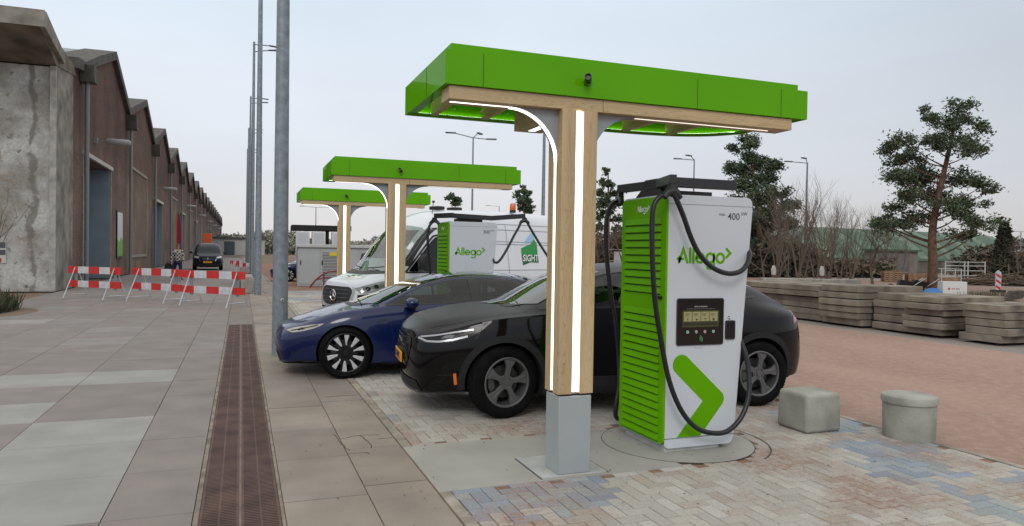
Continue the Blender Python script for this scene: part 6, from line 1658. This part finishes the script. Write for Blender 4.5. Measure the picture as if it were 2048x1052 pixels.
for k, x in enumerate((3.1, 4.05, 5.25)):
    q = thing('power_cabinet', lbl[k], 'cabinet', (x+.02, 45.5, 0), R(-2), 'white cabinets under the dark canopy')
    MB().box(0, 0, .1, .80, .8, 2.72).build('housing', mat('cabinet_white', (.60, .62, .64), .4), q, bevel=.04)
    MB().box(.10, -.012, 1.9, .70, -.001, 2.6).build('panel', mat('cabinet_panel_grey', (.48, .52, .56), .3), q)
    MB().box(.03, .05, 0, .77, .75, .1).build('plinth', M_blk, q)
# lamp posts standing beyond the car park
def lamp_post(xy, H, arms, label, r=.09):
    t = thing('street_lamp', label, 'street lamp', (xy[0], xy[1], 0), 0, 'street lamps beyond the car park')
    MB().cyl((0, 0, 0), (0, 0, H), r, r*.55, 12).build('pole', M_galv, t, smooth=True)
    for a, L_, z in arms:
        q = Vector((math.cos(R(a)), math.sin(R(a)), 0))
        MB().tube([(0, 0, H-.05), q*L_+Vector((0, 0, H+z))], .035, 6).build('arm', M_galv, t)
        Mx = Matrix.Translation(q*(L_-.1)+Vector((0, 0, H+z))) @ Euler((0, 0, R(a))).to_matrix().to_4x4()
        m = MB(); m.prism(fillet([(0, -.09), (.7, -.14), (.75, 0), (.7, .14), (0, .09)], .05), -.03, .05, 'z', Mx); m.build('lamp_head', M_galvd, t)
    return t
lamp_post((15.04, 47.78), 9.6, [(170, 1.3, .22), (-15, 1.0, -.12), (50, .9, .42)], 'street lamp with three heads above the middle canopy')
lamp_post((14.16, 33.14), 9.5, [(170, 1.3, .2), (0, 1.2, .2)], 'grey lamp post rising behind the white van beside the orange beacon', .11)
lamp_post((35.35, 50.79), 9.6, [(170, 1.2, .0), (200, .5, .25)], 'street lamp between the canopy end and the black charger arm')
lamp_post((44.20, 47.45), 9.5, [(172, 1.5, .0), (200, .3, .3)], 'street lamp to the right of the green canopy, between the pine trees', .12)
lamp_post((47.04, 131.91), 10.5, [(172, 2.0, .0)], 'tiny distant street lamp above the white van roof', .12)
lamp_post((10.68, 113.58), 8.0, [(172, 1.8, .1), (0, 1.8, .1)], 'thin distant street lamp above the white cabinets', .10)
lamp_post((91.56, 61.62), 5.2, [(180, 1.2, .0), (0, 1.2, 0)], 'distant street lamp at the right edge above the orange container', .10)

# ------------------------------------------------------------------ blocks, slab stacks
M_blkc = mat('moss_grey_concrete', (.31, .31, .27), .9, nscale=3.2, namt=.22, bump=.5, bscale=40, detail=8)
b = MB(); b.add([(x*(.215 if z == 0 else .205), y*(.205 if z == 0 else .195), z) for z in (0, .37) for y in (-1, 1) for x in (-1, 1)], [(0, 2, 3, 1), (4, 5, 7, 6), (0, 1, 5, 4), (2, 6, 7, 3), (0, 4, 6, 2), (1, 3, 7, 5)])
o = b.build('concrete_bollard', M_blkc, None, bevel=.035, seg=4); o.location = (5.21, 5.50, 0); tag(o, 'square concrete block bollard with rounded edges next to the charger', 'bollard', 'concrete bollards')
b = MB(); b.lathe([(0, 0), (.222, 0), (.228, .30), (.226, .318), (.240, .330), (.243, .365), (.232, .392), (.205, .402), (0, .404)], 48); o = b.build('concrete_bollard', M_blkc, None, smooth=True); o.location = (5.875, 4.94, 0)
tag(o, 'round concrete bollard with a lipped top at the edge of the paving', 'bollard', 'concrete bollards')
M_slab = mat('dirty_slab_concrete', (.3, .3, .3), .9, attr=True, nscale=2.0, namt=.38, bump=.6, bscale=18, detail=8)
rs = random.Random(12)
ords = ['top', 'second', 'third', 'fourth', 'fifth', 'sixth', 'seventh']
stacks = [((13.95, 14.30, 15.9, 17.9), 6, .152, 'the long stack behind the tail of the black SUV'), ((13.80, 13.00, 15.9, 14.22), 6, .160, 'the stack second from the left beyond the gravel'),
          ((14.08, 11.93, 16.0, 12.86), 5, .166, 'the pale stack in the middle of the row'), ((13.86, 10.92, 15.8, 11.88), 6, .140, 'the uneven stack left of the rightmost one'), ((14.02, 9.66, 16.3, 10.52), 5, .152, 'the rightmost stack at the edge of the gravel')]
for (x0, y0, x1, y1), n_, th, nm in stacks:
    for k in range(n_):
        b = MB(); v = rs.uniform(.82, 1.12); b.cur = (.222*v, .188*v, .148*v)
        jx, jy = rs.uniform(-.13, .09), rs.uniform(-.09, .09); e_ = rs.uniform(-.06, .05) if k < n_-1 else .05
        z0 = k*th+.02
        b.box(-(x1-x0)/2, -(y1-y0)/2+e_*.5, 0, (x1-x0)/2, (y1-y0)/2-e_*.5, th-rs.uniform(.008, .024))
        o = b.build('concrete_slab', M_slab, None, bevel=.006); o.location = ((x0+x1)/2+jx, (y0+y1)/2+jy, z0); o.rotation_euler = (rs.uniform(-.004, .004), rs.uniform(-.006, .006), rs.uniform(-.03, .03))
        i = n_-1-k
        tag(o, '%s slab%s of %s' % (ords[i] if k else 'lowest', ' from the top' if 0 < i and k else '', nm), 'slab', 'stacked concrete slabs')
b = MB(); b.box(-2.6, -.4, 0, 2.6, .4, .42); o = b.build('concrete_beam', M_blkc, None, bevel=.02); o.location = (*(29.70, 31.54), 0); o.rotation_euler = (0, 0, R(-28)); tag(o, 'long low concrete beam lying behind the slab stacks', 'concrete beam')

# ------------------------------------------------------------------ vegetation
M_bark = mat('pine_bark', (.13, .070, .045), .9, nscale=5, namt=.35, bump=.5)
M_barkd = mat('grey_bark', (.15, .125, .10), .9, nscale=5, namt=.3)
M_need = mat('pine_needles', (.030, .055, .026), .7, attr=True)
M_twig = mat('bare_twigs', (.135, .105, .08), .9)
M_twigb = mat('brown_twigs', (.12, .085, .06), .9)
def tuft(mb, p, s, rg, up=.3):
    for q in range(3):
        d = Vector((rg.gauss(0, 1), rg.gauss(0, 1), rg.gauss(up, .7))).normalized(); n_ = d.cross(Vector((rg.gauss(0, 1), rg.gauss(0, 1), rg.gauss(0, 1)))).normalized()
        L_ = s*rg.uniform(.7, 1.3)
        mb.add([p-n_*L_*.28, p+n_*L_*.28, p+d*L_+n_*L_*.12, p+d*L_-n_*L_*.12], [(0, 1, 2, 3)])
def pine(xy, label, trunk, clumps, sc, seed, dens=110, lean=0, group='pine trees beyond the slabs', tr=.24, ts=.13):
    """trunk: list of (x, z) metres; clumps: (x, z, rx, rz)"""
    rg = random.Random(seed); t = thing('pine_tree', label, 'tree', (xy[0], xy[1], 0), -R(38), group)
    H = trunk[-1][1]
    m = MB(); pts = [(x, 0, z) for x, z in trunk]; sp_ = smoothpath(pts, 4)
    m.tube(sp_, [tr*(1-.85*p.z/H)+.02 for p in sp_], 10)
    def tx(z):
        for i in range(len(sp_)-1):
            if sp_[i].z <= z <= sp_[i+1].z: return sp_[i].x
        return sp_[-1].x
    lf = MB(); br = MB()
    for (cx, cz, rx, rz) in clumps:
        dy = rg.uniform(-1, 1)*(H*.20)*(1-.3*abs(cz/H-.5))
        z0 = max(H*.18, cz-abs(cx-tx(cz))*.45-.2); a = Vector((tx(z0), 0, z0)); b = Vector((cx, dy, cz))
        mid = (a+b)/2+Vector((0, 0, -.12)); ln = (b-a).length
        r0 = tr*.30*(1-z0/H*.6)
        br.tube(smoothpath([a, mid, b], 3), [r0*(1-.12*i) for i in range(7)], 6)
        nt_ = int(dens*(rx*rz)/(.9*.45)*1.0)+30
        sub = [(b+Vector((rg.uniform(-1, 1)*rx*.8, rg.uniform(-1, 1)*rx*.7, rg.uniform(-.7, .8)*rz)), rg.uniform(.3, .55)*rx) for _ in range(5)]
        for c_, r_ in sub: br.tube([b+Vector((0, 0, -.05)), c_], [r0*.35, .008], 4)
        for i in range(nt_):
            c_, r_ = sub[rg.randrange(5)]
            u = Vector((rg.gauss(0, .62), rg.gauss(0, .62), rg.gauss(.05, .42)))
            p = c_+u*r_
            v = rg.uniform(.6, 1.35); lf.cur = (.062*v, .095*v, .050*v) if rg.random() < .72 else (.12*v, .14*v, .07*v)
            tuft(lf, p, ts, rg)
    m.build('trunk', M_bark, t, smooth=True); br.build('branches', M_bark, t, smooth=True)
    cr = lf.build('crown', M_need, t)
    return t
k1 = .0240
def cl(lst, cx, cy, k): return [((x-cx)*k*.91, (cy-y)*k, rx*k, ry*k) for x, y, rx, ry in lst]
P1 = [(1905, 222, 28, 14), (1935, 235, 25, 14), (1850, 232, 22, 14), (1880, 250, 30, 14), (1915, 262, 30, 12), (1945, 262, 22, 12), (1765, 300, 28, 14), (1800, 285, 26, 14), (1830, 300, 30, 18), (1860, 290, 30, 18), (1900, 300, 40, 18), (1945, 298, 25, 14),
      (1795, 320, 25, 10), (1790, 355, 38, 14), (1830, 365, 35, 18), (1875, 345, 45, 20), (1930, 350, 30, 16), (1960, 372, 30, 14), (1985, 378, 18, 8), (1800, 390, 30, 14), (1850, 395, 35, 16), (1905, 390, 40, 14), (1940, 405, 30, 14), (1795, 410, 20, 10), (1880, 420, 40, 14),
      (1850, 440, 45, 14), (1800, 450, 35, 12), (1775, 455, 25, 10), (1920, 430, 30, 12), (1950, 445, 30, 14), (1975, 450, 22, 12), (1930, 470, 30, 8), (1960, 470, 18, 8), (1770, 440, 25, 14)]
pine((31.61, 25.47), 'big pine tree at the right with a bare orange-brown trunk and spreading layered crown', [(0, 0), (.0, 1.5), (-.05, 3.0), (.15, 4.6), (.45, 6.2), (.75, 8.0), (.95, 8.9)], cl(P1, 1866, 588, k1), k1, 3, dens=680, tr=.22, ts=.095)
P2 = [(1490, 290, 20, 10), (1468, 300, 16, 8), (1505, 305, 22, 10), (1485, 325, 24, 10), (1520, 325, 20, 10), (1465, 348, 22, 9), (1530, 345, 25, 12), (1500, 350, 35, 14), (1535, 372, 25, 12), (1500, 380, 38, 16), (1560, 395, 22, 10), (1530, 405, 35, 14), (1495, 415, 38, 16), (1590, 415, 20, 7), (1565, 425, 28, 10), (1530, 440, 38, 14), (1500, 455, 38, 16), (1570, 455, 30, 10), (1530, 475, 42, 16), (1510, 505, 40, 16)]
k2 = .040
pine((38.42, 46.42), 'dense dark pine tree directly right of the nearest charger top', [(0, 0), (.1, 3), (0, 6), (-.6, 9), (-1.0, 11.4)], cl(P2, 1515, 560, k2), k2, 5, dens=560, tr=.25, ts=.14)
P3 = [(1212, 362, 6, 9), (1207, 382, 10, 9), (1218, 385, 9, 9), (1202, 402, 12, 9), (1224, 405, 14, 9), (1212, 420, 15, 10), (1196, 430, 12, 10), (1230, 425, 14, 9), (1205, 445, 17, 10), (1228, 448, 16, 9), (1240, 470, 14, 9), (1200, 470, 16, 10)]
pine((28.73, 53.29), 'slender pine tree seen between the nearest post and the charger', [(0, 0), (0, 4), (-.1, 8.4)], cl(P3, 1216, 560, .042), .042, 8, dens=190, tr=.16, ts=.20)
P4 = [(1046, 398, 6, 6), (1040, 408, 9, 6), (1054, 410, 9, 6), (1034, 420, 10, 6), (1048, 424, 14, 8), (1062, 424, 10, 6), (1040, 436, 12, 8), (1060, 438, 12, 8)]
pine((35.02, 88.34), 'small distant pine crown showing above the white van roof', [(0, 0), (0, 5), (0, 10.2)], cl(P4, 1047, 548, .066), .066, 9, dens=40, tr=.16, ts=.40)
P5 = [(903, 416, 5, 4), (897, 422, 7, 4), (910, 422, 7, 4), (903, 430, 10, 5)]
pine((30.21, 106.20), 'tip of a distant pine peeping over the front of the white van', [(0, 0), (0, 5), (0, 9.8)], cl(P5, 903, 545, .077), .077, 10, dens=40, tr=.16, ts=.45)

def bare(mb, p, d, L_, r, lv, rg, spread=.5, k=3):
    n_ = 3; pts = [p]; q = p.copy(); dd_ = d.copy()
    for i in range(n_):
        dd_ = (dd_+Vector((rg.gauss(0, .10), rg.gauss(0, .10), rg.gauss(.04, .06)))).normalized(); q = q+dd_*L_/n_; pts.append(q.copy())
    mb.tube(pts, [r*(1-.16*i) for i in range(n_+1)], 3 if lv < 2 else 5, cap=False)
    if lv <= 0: return
    for j in range(k):
        u = rg.uniform(.35, 1) if j else 1
        i = min(n_-1, int(u*n_)); s = pts[i].lerp(pts[i+1], u*n_-i)
        nd = (dd_+Vector((rg.gauss(0, spread), rg.gauss(0, spread), rg.gauss(.05, spread*.6)))).normalized()
        bare(mb, s, nd, L_*rg.uniform(.55, .8), r*.52, lv-1, rg, spread, k)
def bare_tree(xy, label, H, seed, m, stems=1, spread=.42, lv=4, k=3, r=.07, group=None, base_spread=.15, zrot=0):
    rg = random.Random(seed); t = thing('bare_tree', label, 'tree', (xy[0], xy[1], 0), zrot, group)
    tb_ = MB(); cb2 = MB()
    for s in range(stems):
        d = Vector((rg.gauss(0, base_spread), rg.gauss(0, base_spread), 1)).normalized(); p = Vector((rg.uniform(-1, 1)*base_spread*.8, rg.uniform(-1, 1)*base_spread*.8, -.02))
        q = p+d*H*.34; tb_.tube([p, (p+q)/2, q], [r, r*.8, r*.65], 7)
        for j in range(k+1):
            u = rg.uniform(.25, 1) if j else 1
            nd = (d+Vector((rg.gauss(0, spread), rg.gauss(0, spread), .2))).normalized(); bare(cb2, p.lerp(q, u), nd, H*.30, r*.5, lv-1, rg, spread, k)
    tb_.build('trunk', m, t, smooth=True); cb2.build('twigs', m, t); return t
bt = [bare_tree((35.66, 39.98), 'pale thin bare tree just right of the dense pine', 5.0, 1, M_twig, 2, .32, 4, 3, .05, 'bare trees beyond the slabs'),
      bare_tree((36.02, 37.71), 'tall bare tree with upright twigs right of the street lamp', 6.2, 2, M_twig, 3, .26, 4, 3, .06, 'bare trees beyond the slabs'),
      bare_tree((31.44, 28.75), 'dense brown twiggy tree with a short trunk left of the big pine', 3.9, 3, M_twigb, 1, .55, 5, 3, .085, 'bare trees beyond the slabs')]
more = [(1, 1555, 54, 1.1, 'bare tree standing in front of the dense pine'), (1, 1600, 46, 1.15, 'bare tree with light stems beside the street lamp'), (1, 1655, 52, 1.1, 'bare upright tree left of the barrel-roofed barn'), (0, 1680, 50, 1.05, 'bare tree against the middle of the green barn roof'),
        (1, 1705, 56, 1.0, 'bare tree behind the left part of the brown twiggy tree'), (1, 1775, 60, .95, 'bare tree behind the right part of the brown twiggy tree'), (2, 1660, 46, .95, 'brown twiggy bush between the street lamp and the brown twiggy tree'), (2, 1610, 50, 1.0, 'brown twiggy bush under the street lamp right of the charger'), (0, 1205, 50, .8, 'bare bush between the nearest post and the charger'), (2, 1240, 55, 1.0, 'brown bare bush just behind the green louvred charger side'),
        (2, 1530, 48, .9, 'brown bare bush at the foot of the dense pine'), (2, 1700, 44, .75, 'low brown bush left of the dense brown twiggy tree'), (0, 1800, 55, .9, 'thin bare tree left of the big pine trunk'), (2, 2035, 50, .8, 'brown bush under the orange container'), (0, 1560, 42, .7, 'small bare tree behind the slab stacks')]
rz_ = random.Random(6)
XY = {(1660, 46): (35.36, 35.82), (1610, 50): (36.80, 39.55), (1555, 54): (37.81, 43.45), (1600, 46): (33.56, 36.50), (1655, 52): (39.80, 40.56), (1680, 50): (39.09, 38.69), (1705, 56): (44.69, 42.98), (1775, 60): (50.63, 45.02), (1205, 50): (23.59, 44.55), (1240, 55): (27.20, 48.53), (1530, 48): (32.82, 38.92), (1700, 44): (34.97, 33.83), (1800, 55): (47.30, 40.93), (2035, 50): (50.67, 34.31), (1560, 42): (29.54, 33.74)}
for src, px, D, sc_, lb in more:
    c = dup(bt[src], (*XY[(px, D)], 0), rz_.uniform(0, 6), lb); c.scale = (sc_, sc_, sc_)
# young bare shrub and grass at the left edge
sh_ = bare_tree((-5.55, 20.9), 'young bare sapling growing at the left edge in front of the concrete wall', 4.6, 11, mat('sapling_bark', (.10, .075, .05), .9), 2, .45, 3, 3, .035, None, .10)
def grass(name, cx, cy, rx, ry, n_, h, seed, col, label):
    rg = random.Random(seed); m = MB()
    for i in range(n_):
        a = rg.uniform(0, 2*PI); q = math.sqrt(rg.random()); x, y = q*rx*math.cos(a), q*ry*math.sin(a)
        d = Vector((rg.gauss(0, .3), rg.gauss(0, .3), 1)).normalized()*h*rg.uniform(.4, 1.1)
        s = Vector((rg.uniform(-1, 1), rg.uniform(-1, 1), 0)).normalized()*h*.03; v = rg.uniform(.6, 1.3); m.cur = (col[0]*v, col[1]*v, col[2]*v)
        p = Vector((x, y, 0)); m.add([p-s, p+s, p+d*.6+s*.7, p+d, p+d*.6-s*.7], [(0, 1, 2, 4), (4, 2, 3)])
    o = m.build(name, mat('grass_blades', (.2, .2, .2), .8, attr=True)); o.location = (cx, cy, 0); stuff(o, label, 'grass'); return o
grass('grass', -5.75, 20.9, .55, 1.3, 900, .55, 2, (.055, .062, .028), 'rough grass tuft round the foot of the sapling')
mo = MB(); mo.lathe([(0, .06), (.5, .045), (1.0, .0)], 20); o = mo.build('soil_patch', M_earth, None, smooth=True); o.location = (-5.6, 20.7, -.002); o.scale = (.9, 1.5, .5); struct(o)
# thickets: masses of twigs and dark leaves beyond the yard
def thicket(x0, y0, x1, y1, wd, h, n_, seed, cols, label, s=.35):
    rg = random.Random(seed); m = MB()
    for i in range(n_):
        u = rg.random(); hh = h*(.65+.35*math.sin(u*17+seed)*math.sin(u*7.3)+.2*rg.random()); z = hh*rg.random()**.8
        p = Vector((x0+(x1-x0)*u+rg.uniform(-wd, wd), y0+(y1-y0)*u+rg.uniform(-wd, wd), z)); c = cols[rg.randrange(len(cols))]; v = rg.uniform(.6, 1.3); m.cur = tuple(q*v for q in c)
        tuft(m, p, s, rg)
    o = m.build('thicket', mat('thicket_leaves', (.1, .1, .1), .9, attr=True)); stuff(o, label, 'thicket'); return o
a_, b_ = (27.02, 56.08), (36.52, 56.77)
thicket(*a_, *b_, 1.5, 3.6, 5000, 1, [(.14, .11, .08), (.18, .13, .09), (.08, .09, .06)], 'brown undergrowth behind the nearest charger')
a_, b_ = (36.10, 46.23), (43.77, 47.61)
thicket(*a_, *b_, 1.5, 3.2, 5000, 2, [(.045, .06, .038), (.07, .08, .05), (.12, .10, .07)], 'dark green undergrowth at the foot of the dense pine')
a_, b_ = (43.38, 47.76), (50.04, 45.24)
thicket(*a_, *b_, 1.5, 1.5, 2200, 3, [(.16, .125, .09), (.12, .11, .076), (.18, .15, .11)], 'brown undergrowth in front of the green barn')
a_, b_ = (62.80, 46.83), (69.26, 44.39)
thicket(*a_, *b_, 1.5, 2.6, 2500, 4, [(.10, .09, .06), (.14, .11, .08)], 'brown undergrowth at the right edge')
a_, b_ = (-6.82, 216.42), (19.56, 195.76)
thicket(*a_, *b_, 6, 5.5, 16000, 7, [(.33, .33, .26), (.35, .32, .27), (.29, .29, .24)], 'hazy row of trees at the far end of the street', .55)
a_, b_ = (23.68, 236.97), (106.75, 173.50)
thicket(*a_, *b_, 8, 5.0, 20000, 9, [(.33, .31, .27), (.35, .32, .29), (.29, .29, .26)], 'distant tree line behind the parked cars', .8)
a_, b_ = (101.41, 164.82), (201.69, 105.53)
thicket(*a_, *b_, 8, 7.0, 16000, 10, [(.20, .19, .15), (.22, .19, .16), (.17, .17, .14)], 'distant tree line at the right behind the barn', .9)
# dark conifer column
t = thing('conifer', 'narrow dark conifer right of the green barn roof', 'tree', (*(59.75, 41.57), 0)); rg = random.Random(3); m = MB()
for i in range(2600):
    z = 4.4*rg.random()**.9; r_ = .95*(1-z/4.6)**.6; a = rg.uniform(0, 2*PI); q = r_*math.sqrt(rg.random()); v = rg.uniform(.6, 1.3); m.cur = (.040*v, .042*v, .026*v)
    tuft(m, Vector((q*math.cos(a), q*math.sin(a), z+.2)), .26, rg, .8)
m.build('crown', M_need, t); MB().cyl((0, 0, 0), (0, 0, 2), .10, n=8).build('trunk', M_barkd, t)

# ------------------------------------------------------------------ green barrel-roofed barn
barn = thing('barn', 'long low barn with a green barrel-vaulted roof behind the bare trees', 'barn', (*(49.15, 56.27), 0), R(8))
W_, RZ, EZ, LN = 13.0, 5.0, 1.55, 46.0
m = MB(); nseg = 16; npan = 26
for p in range(npan):
    x0, x1 = p*LN/npan, (p+1)*LN/npan-.0
    pale = p % 3 == 1
    m.m = 1 if pale else 0
    a = [(W_*i/nseg, EZ+(RZ-EZ)*math.sin(PI*i/nseg)**.85) for i in range(nseg+1)]
    for i in range(nseg):
        (ya, za), (yb, zb_) = a[i], a[i+1]; e = .0 if pale else .04
        m.add([(x0, ya, za+e), (x1, ya, za+e), (x1, yb, zb_+e), (x0, yb, zb_+e)], [(0, 1, 2, 3)])
m.build('roof', [mat('green_sheet_roof', (.050, .105, .062), .6, nscale=.8, namt=.2), mat('pale_green_sheet', (.10, .165, .11), .6, nscale=.8, namt=.15)], barn)
m = MB(); m.prism([(.05, 0)]+[(W_-.05, 0)]+[(y_, z_-.03) for y_, z_ in [(W_*i/nseg, EZ+(RZ-EZ)*math.sin(PI*i/nseg)**.85) for i in range(nseg+1)]][::-1], 0.05, .25, 'x'); m.build('gable_wall', mat('barn_gable', (.14, .17, .13), .8, nscale=.6, namt=.2), barn)
MB().box(0.1, .06, 0, LN, .26, EZ).build('wall', mat('barn_wall', (.13, .125, .10), .85, nscale=.7, namt=.3), barn)
MB().box(.1, -.05, EZ-.22, LN, .055, EZ+.05).build('eave', mat('eave_green', (.09, .15, .11), .6), barn)
MB().box(13.0, -1.2, 0, 20.5, .0, 2.35).build('porch', mat('porch_wall', (.20, .17, .145), .85, nscale=.8, namt=.2), barn)
for x in (13.6, 16.6): MB().box(x, -1.23, .2, x+2.4, -1.201, 2.1).build('door', mat('barn_door', (.14, .13, .125), .7, nscale=1, namt=.2), barn)
MB().box(12.7, -1.5, 2.35, 20.8, .3, 2.55).build('porch_roof', MATS['green_sheet_roof'], barn)

# ------------------------------------------------------------------ small things on the right
M_pal = mat('pallet_wood', (.30, .19, .11), .85, nscale=4, namt=.25)
k = 0
for (px_, py_), nn in (((42.51, 37.39), 5), ((44.08, 36.80), 4)):
    for i in range(nn):
        m = MB()
        for y in (-.4, 0, .4): m.box(-.6, y-.05, .02, .6, y+.05, .12)
        for x in (-.52, -.26, 0, .26, .52): m.box(x-.05, -.5, .122, x+.05, .5, .145); m.box(x-.05, -.5, 0, x+.05, .5, .0195)
        o = m.build('pallet', M_pal); o.location = (px_, py_, .146*i); o.rotation_euler = (0, 0, R(-35)+rz_.uniform(-.06, .06))
        tag(o, '%s wooden pallet of the %s pallet stack in front of the barn' % (['lowest', 'second', 'third', 'fourth', 'fifth'][i], ['left', 'right'][k]), 'pallet', 'wooden pallets'); 
    k += 1
t = thing('box', 'white cardboard box with small red print standing by the big pine trunk', 'box', (*(31.13, 24.05), 0), R(-30))
MB().box(-.52, -.3, 0, .52, .3, .60).build('carton', mat('white_carton', (.62, .62, .60), .6), t, bevel=.01)
MB().box(-.30, -.304, .22, -.20, -.3005, .32).box(-.14, -.304, .25, .0, -.3005, .29).box(.03, -.304, .25, .20, -.3005, .29).build('print', mat('carton_red_print', (.45, .08, .05), .6), t)
MB().box(.5205, -.22, .15, .524, .22, .50).build('side_panel', mat('carton_blue_print', (.42, .52, .60), .6), t)
m = MB(); m.lathe([(0, .30), (.2, .27), (.38, .14), (.45, 0)], 20); o = m.build('tarpaulin', mat('blue_tarp', (.04, .17, .42), .5), None, smooth=True); o.location = (*(30.03, 24.15), 0); tag(o, 'small blue tarpaulin heap left of the white box', 'tarpaulin')
for i, px_y in enumerate(((30.29, 25.98), (30.92, 25.73))):
    t = thing('wheelbarrow', ['black wheelbarrow leaning up, left of the pair by the pine', 'black wheelbarrow leaning up, right of the pair by the pine'][i], 'wheelbarrow', (*px_y, 0), R(-40), 'wheelbarrows by the pine tree')
    m = MB(); m.add([(-.35, -.25, .12), (.25, -.25, .12), (.25, .25, .12), (-.35, .25, .12), (-.15, -.34, .62), (.50, -.34, .50), (.50, .34, .50), (-.15, .34, .62)], [(0, 3, 2, 1), (0, 1, 5, 4), (1, 2, 6, 5), (2, 3, 7, 6), (3, 0, 4, 7)]); m.build('tray', M_blk, t)
    m = MB(); m.lathe([(.10, -.04), (.19, -.04), (.20, 0), (.19, .04), (.10, .04)], 20, 'y', Matrix.Translation((-.55, 0, .20))); m.build('wheel', M_tyre, t, smooth=True)
    for s in (-1, 1): MB().tube([(-.55, s*.06, .2), (.2, s*.2, .15), (.9, s*.3, .70)], .02, 6).build('handle', M_balu, t)
t = thing('beacon_post', 'red and white striped traffic beacon at the far right', 'traffic beacon', (*(36.11, 25.38), 0), R(-35))
m = MB(); m.prism(fillet([(-.13, .12), (.13, .12), (.13, 1.0), (0, 1.12), (-.13, 1.0)], .04), -.03, .03, 'y'); m.build('board', M_bwhi, t)
m = MB()
for z in (.25, .55, .85): m.prism([(-.11, z), (.11, z-.16), (.11, z-.02), (-.11, z+.12)], -.033, -.0305, 'y')
m.build('stripe', M_bred, t); MB().box(-.3, -.2, 0, .3, .2, .12).build('foot', M_blk, t, bevel=.02)
for i, (xy, lb) in enumerate((((29.22, 33.86), 'small white and brown marker post behind the slabs, left one'), ((31.87, 32.86), 'small white and brown marker post at the end of the long beam'))):
    t = thing('marker_post', lb, 'post', (*xy, 0), 0, 'marker posts'); MB().box(-.09, -.05, 0, .09, .05, .55).build('post', mat('marker_brown', (.12, .06, .05), .8), t)
    MB().prism(fillet([(-.11, .55), (.11, .55), (.13, .85), (.05, 1.1), (-.05, 1.1), (-.13, .85)], .04), -.06, .06, 'y').build('cap', mat('marker_white', (.5, .46, .44), .7), t)
t = thing('bucket', 'dark steel digger bucket lying on the gravel at the right edge', 'digger bucket', (*(29.57, 20.37), 0), R(-45))
m = MB(); m.prism([(-.6, .02), (.1, .02), (.45, .10), (.5, .42), (.1, .38), (-.05, .12), (-.6, .05)], -.35, .35, 'y'); m.build('shell', mat('rusty_dark_steel', (.07, .055, .045), .7, nscale=6, namt=.3), t, bevel=.01)
t = thing('gate', 'galvanised tubular field gate in front of the green barn', 'gate', (*(49.14, 37.03), 0), R(-20))
f = MB()
for x in (-1.4, 0, .25, 1.5): MB().cyl((x, 0, 0), (x, 0, 1.5), .045, n=8).build('post', M_aluL, t)
for z in (.45, .8, 1.15, 1.42): MB().cyl((-1.4, 0, z), (1.5, 0, z), .03, n=6).build('rail', M_aluL, t)
t = thing('crate', 'open metal frame crate standing beside the big pine trunk', 'crate', (*(40.66, 31.68), 0), R(-30))
f = MB()
for x in (-.55, .55):
    for y in (-.4, .4): f.box(x-.025, y-.025, 0, x+.025, y+.025, 1.05)
for z in (.1, .55, 1.02):
    for y in (-.4, .4): f.box(-.52, y-.02, z, .52, y+.02, z+.04)
f.build('frame', M_aluL, t); MB().box(-.5, -.36, .14, .5, .36, .50).build('load', M_pal, t)
t = thing('branch_pile', 'heap of cut branches at the right beyond the striped beacon', 'branch pile', (*(45.72, 31.90), 0)); m = MB(); rg = random.Random(5)
for i in range(260):
    p = Vector((rg.uniform(-2.6, 2.6), rg.uniform(-.7, .7), rg.uniform(0, .75))); p.z *= (1-abs(p.x)/3.4); d = Vector((rg.gauss(0, 1), rg.gauss(0, .5), rg.gauss(0, .12))).normalized()*rg.uniform(.5, 1.2)
    m.tube([p-d, p+d], [.03, .015], 4)
o = m.build('branches', M_twigb, t); o.rotation_euler = (0, 0, R(-36)); o['kind'] = 'stuff'
t = thing('container', 'bright orange container at the far right edge', 'container', (*(81.86, 54.60), 0), R(-30))
MB().box(-1.8, 0, 0, 5, 3, 2.55).build('body', mat('container_orange', (.70, .10, .02), .6), t, bevel=.03)
MB().box(-1.85, -.05, 2.55, 5.05, 3.05, 2.70).build('roof', mat('container_pale', (.5, .5, .5), .6), t)
t = thing('fence_panel', 'pale site fence panel seen between the nearest post and the charger', 'fence', (*(27.55, 49.46), 0), R(-20))
f = MB()
for x in (-.9, .9): MB().cyl((x, 0, 0), (x, 0, 2.0), .03, n=8).build('post', M_aluL, t)
for z in (.2, 1.1, 1.95): MB().cyl((-.9, 0, z), (.9, 0, z), .02, n=6).build('rail', M_aluL, t)
MB().box(-.3, .02, .5, .5, .05, 1.8).build('board', mat('fence_board_white', (.42, .42, .42), .7), t)
for i in range(9):
    px_ = ((31.5, 24.9), (30.6, 26.0), (29.6, 26.9), (28.9, 27.8), (31.9, 23.4), (33.0, 22.7), (34.0, 22.0), (35.1, 21.4), (28.1, 28.7))[i]
    grass('grass', px_[0], px_[1], 1.1, 1.1, 260, .28, 20+i, (.085, .095, .045), 'low grass tufts along the verge behind the slab stacks, patch %s' % 'abcdefghi'[i])
# leaves and grit on the paving
m = MB(); rg = random.Random(8)
for i in range(900):
    x, y = (rg.uniform(.3, 5.9), rg.uniform(3.2, 12)) if i % 2 else (rg.uniform(6, 12.5), rg.uniform(3.5, 14)); s = rg.uniform(.004, .013)
    a = rg.uniform(0, PI); c_, s_ = math.cos(a)*s, math.sin(a)*s; z = .0075+s*.1
    v = rg.uniform(.5, 1.6); m.cur = (.10*v, .065*v, .045*v)
    m.add([(x-c_, y-s_, z), (x+s_*.5, y-c_*.5, z+s*.3), (x+c_, y+s_, z), (x-s_*.5, y+c_*.5, z)], [(0, 1, 2, 3)])
o = m.build('grit', mat('grit_bits', (.1, .1, .1), .9, attr=True)); stuff(o, 'scattered crumbs of soil and dead leaves on the paving', 'debris')
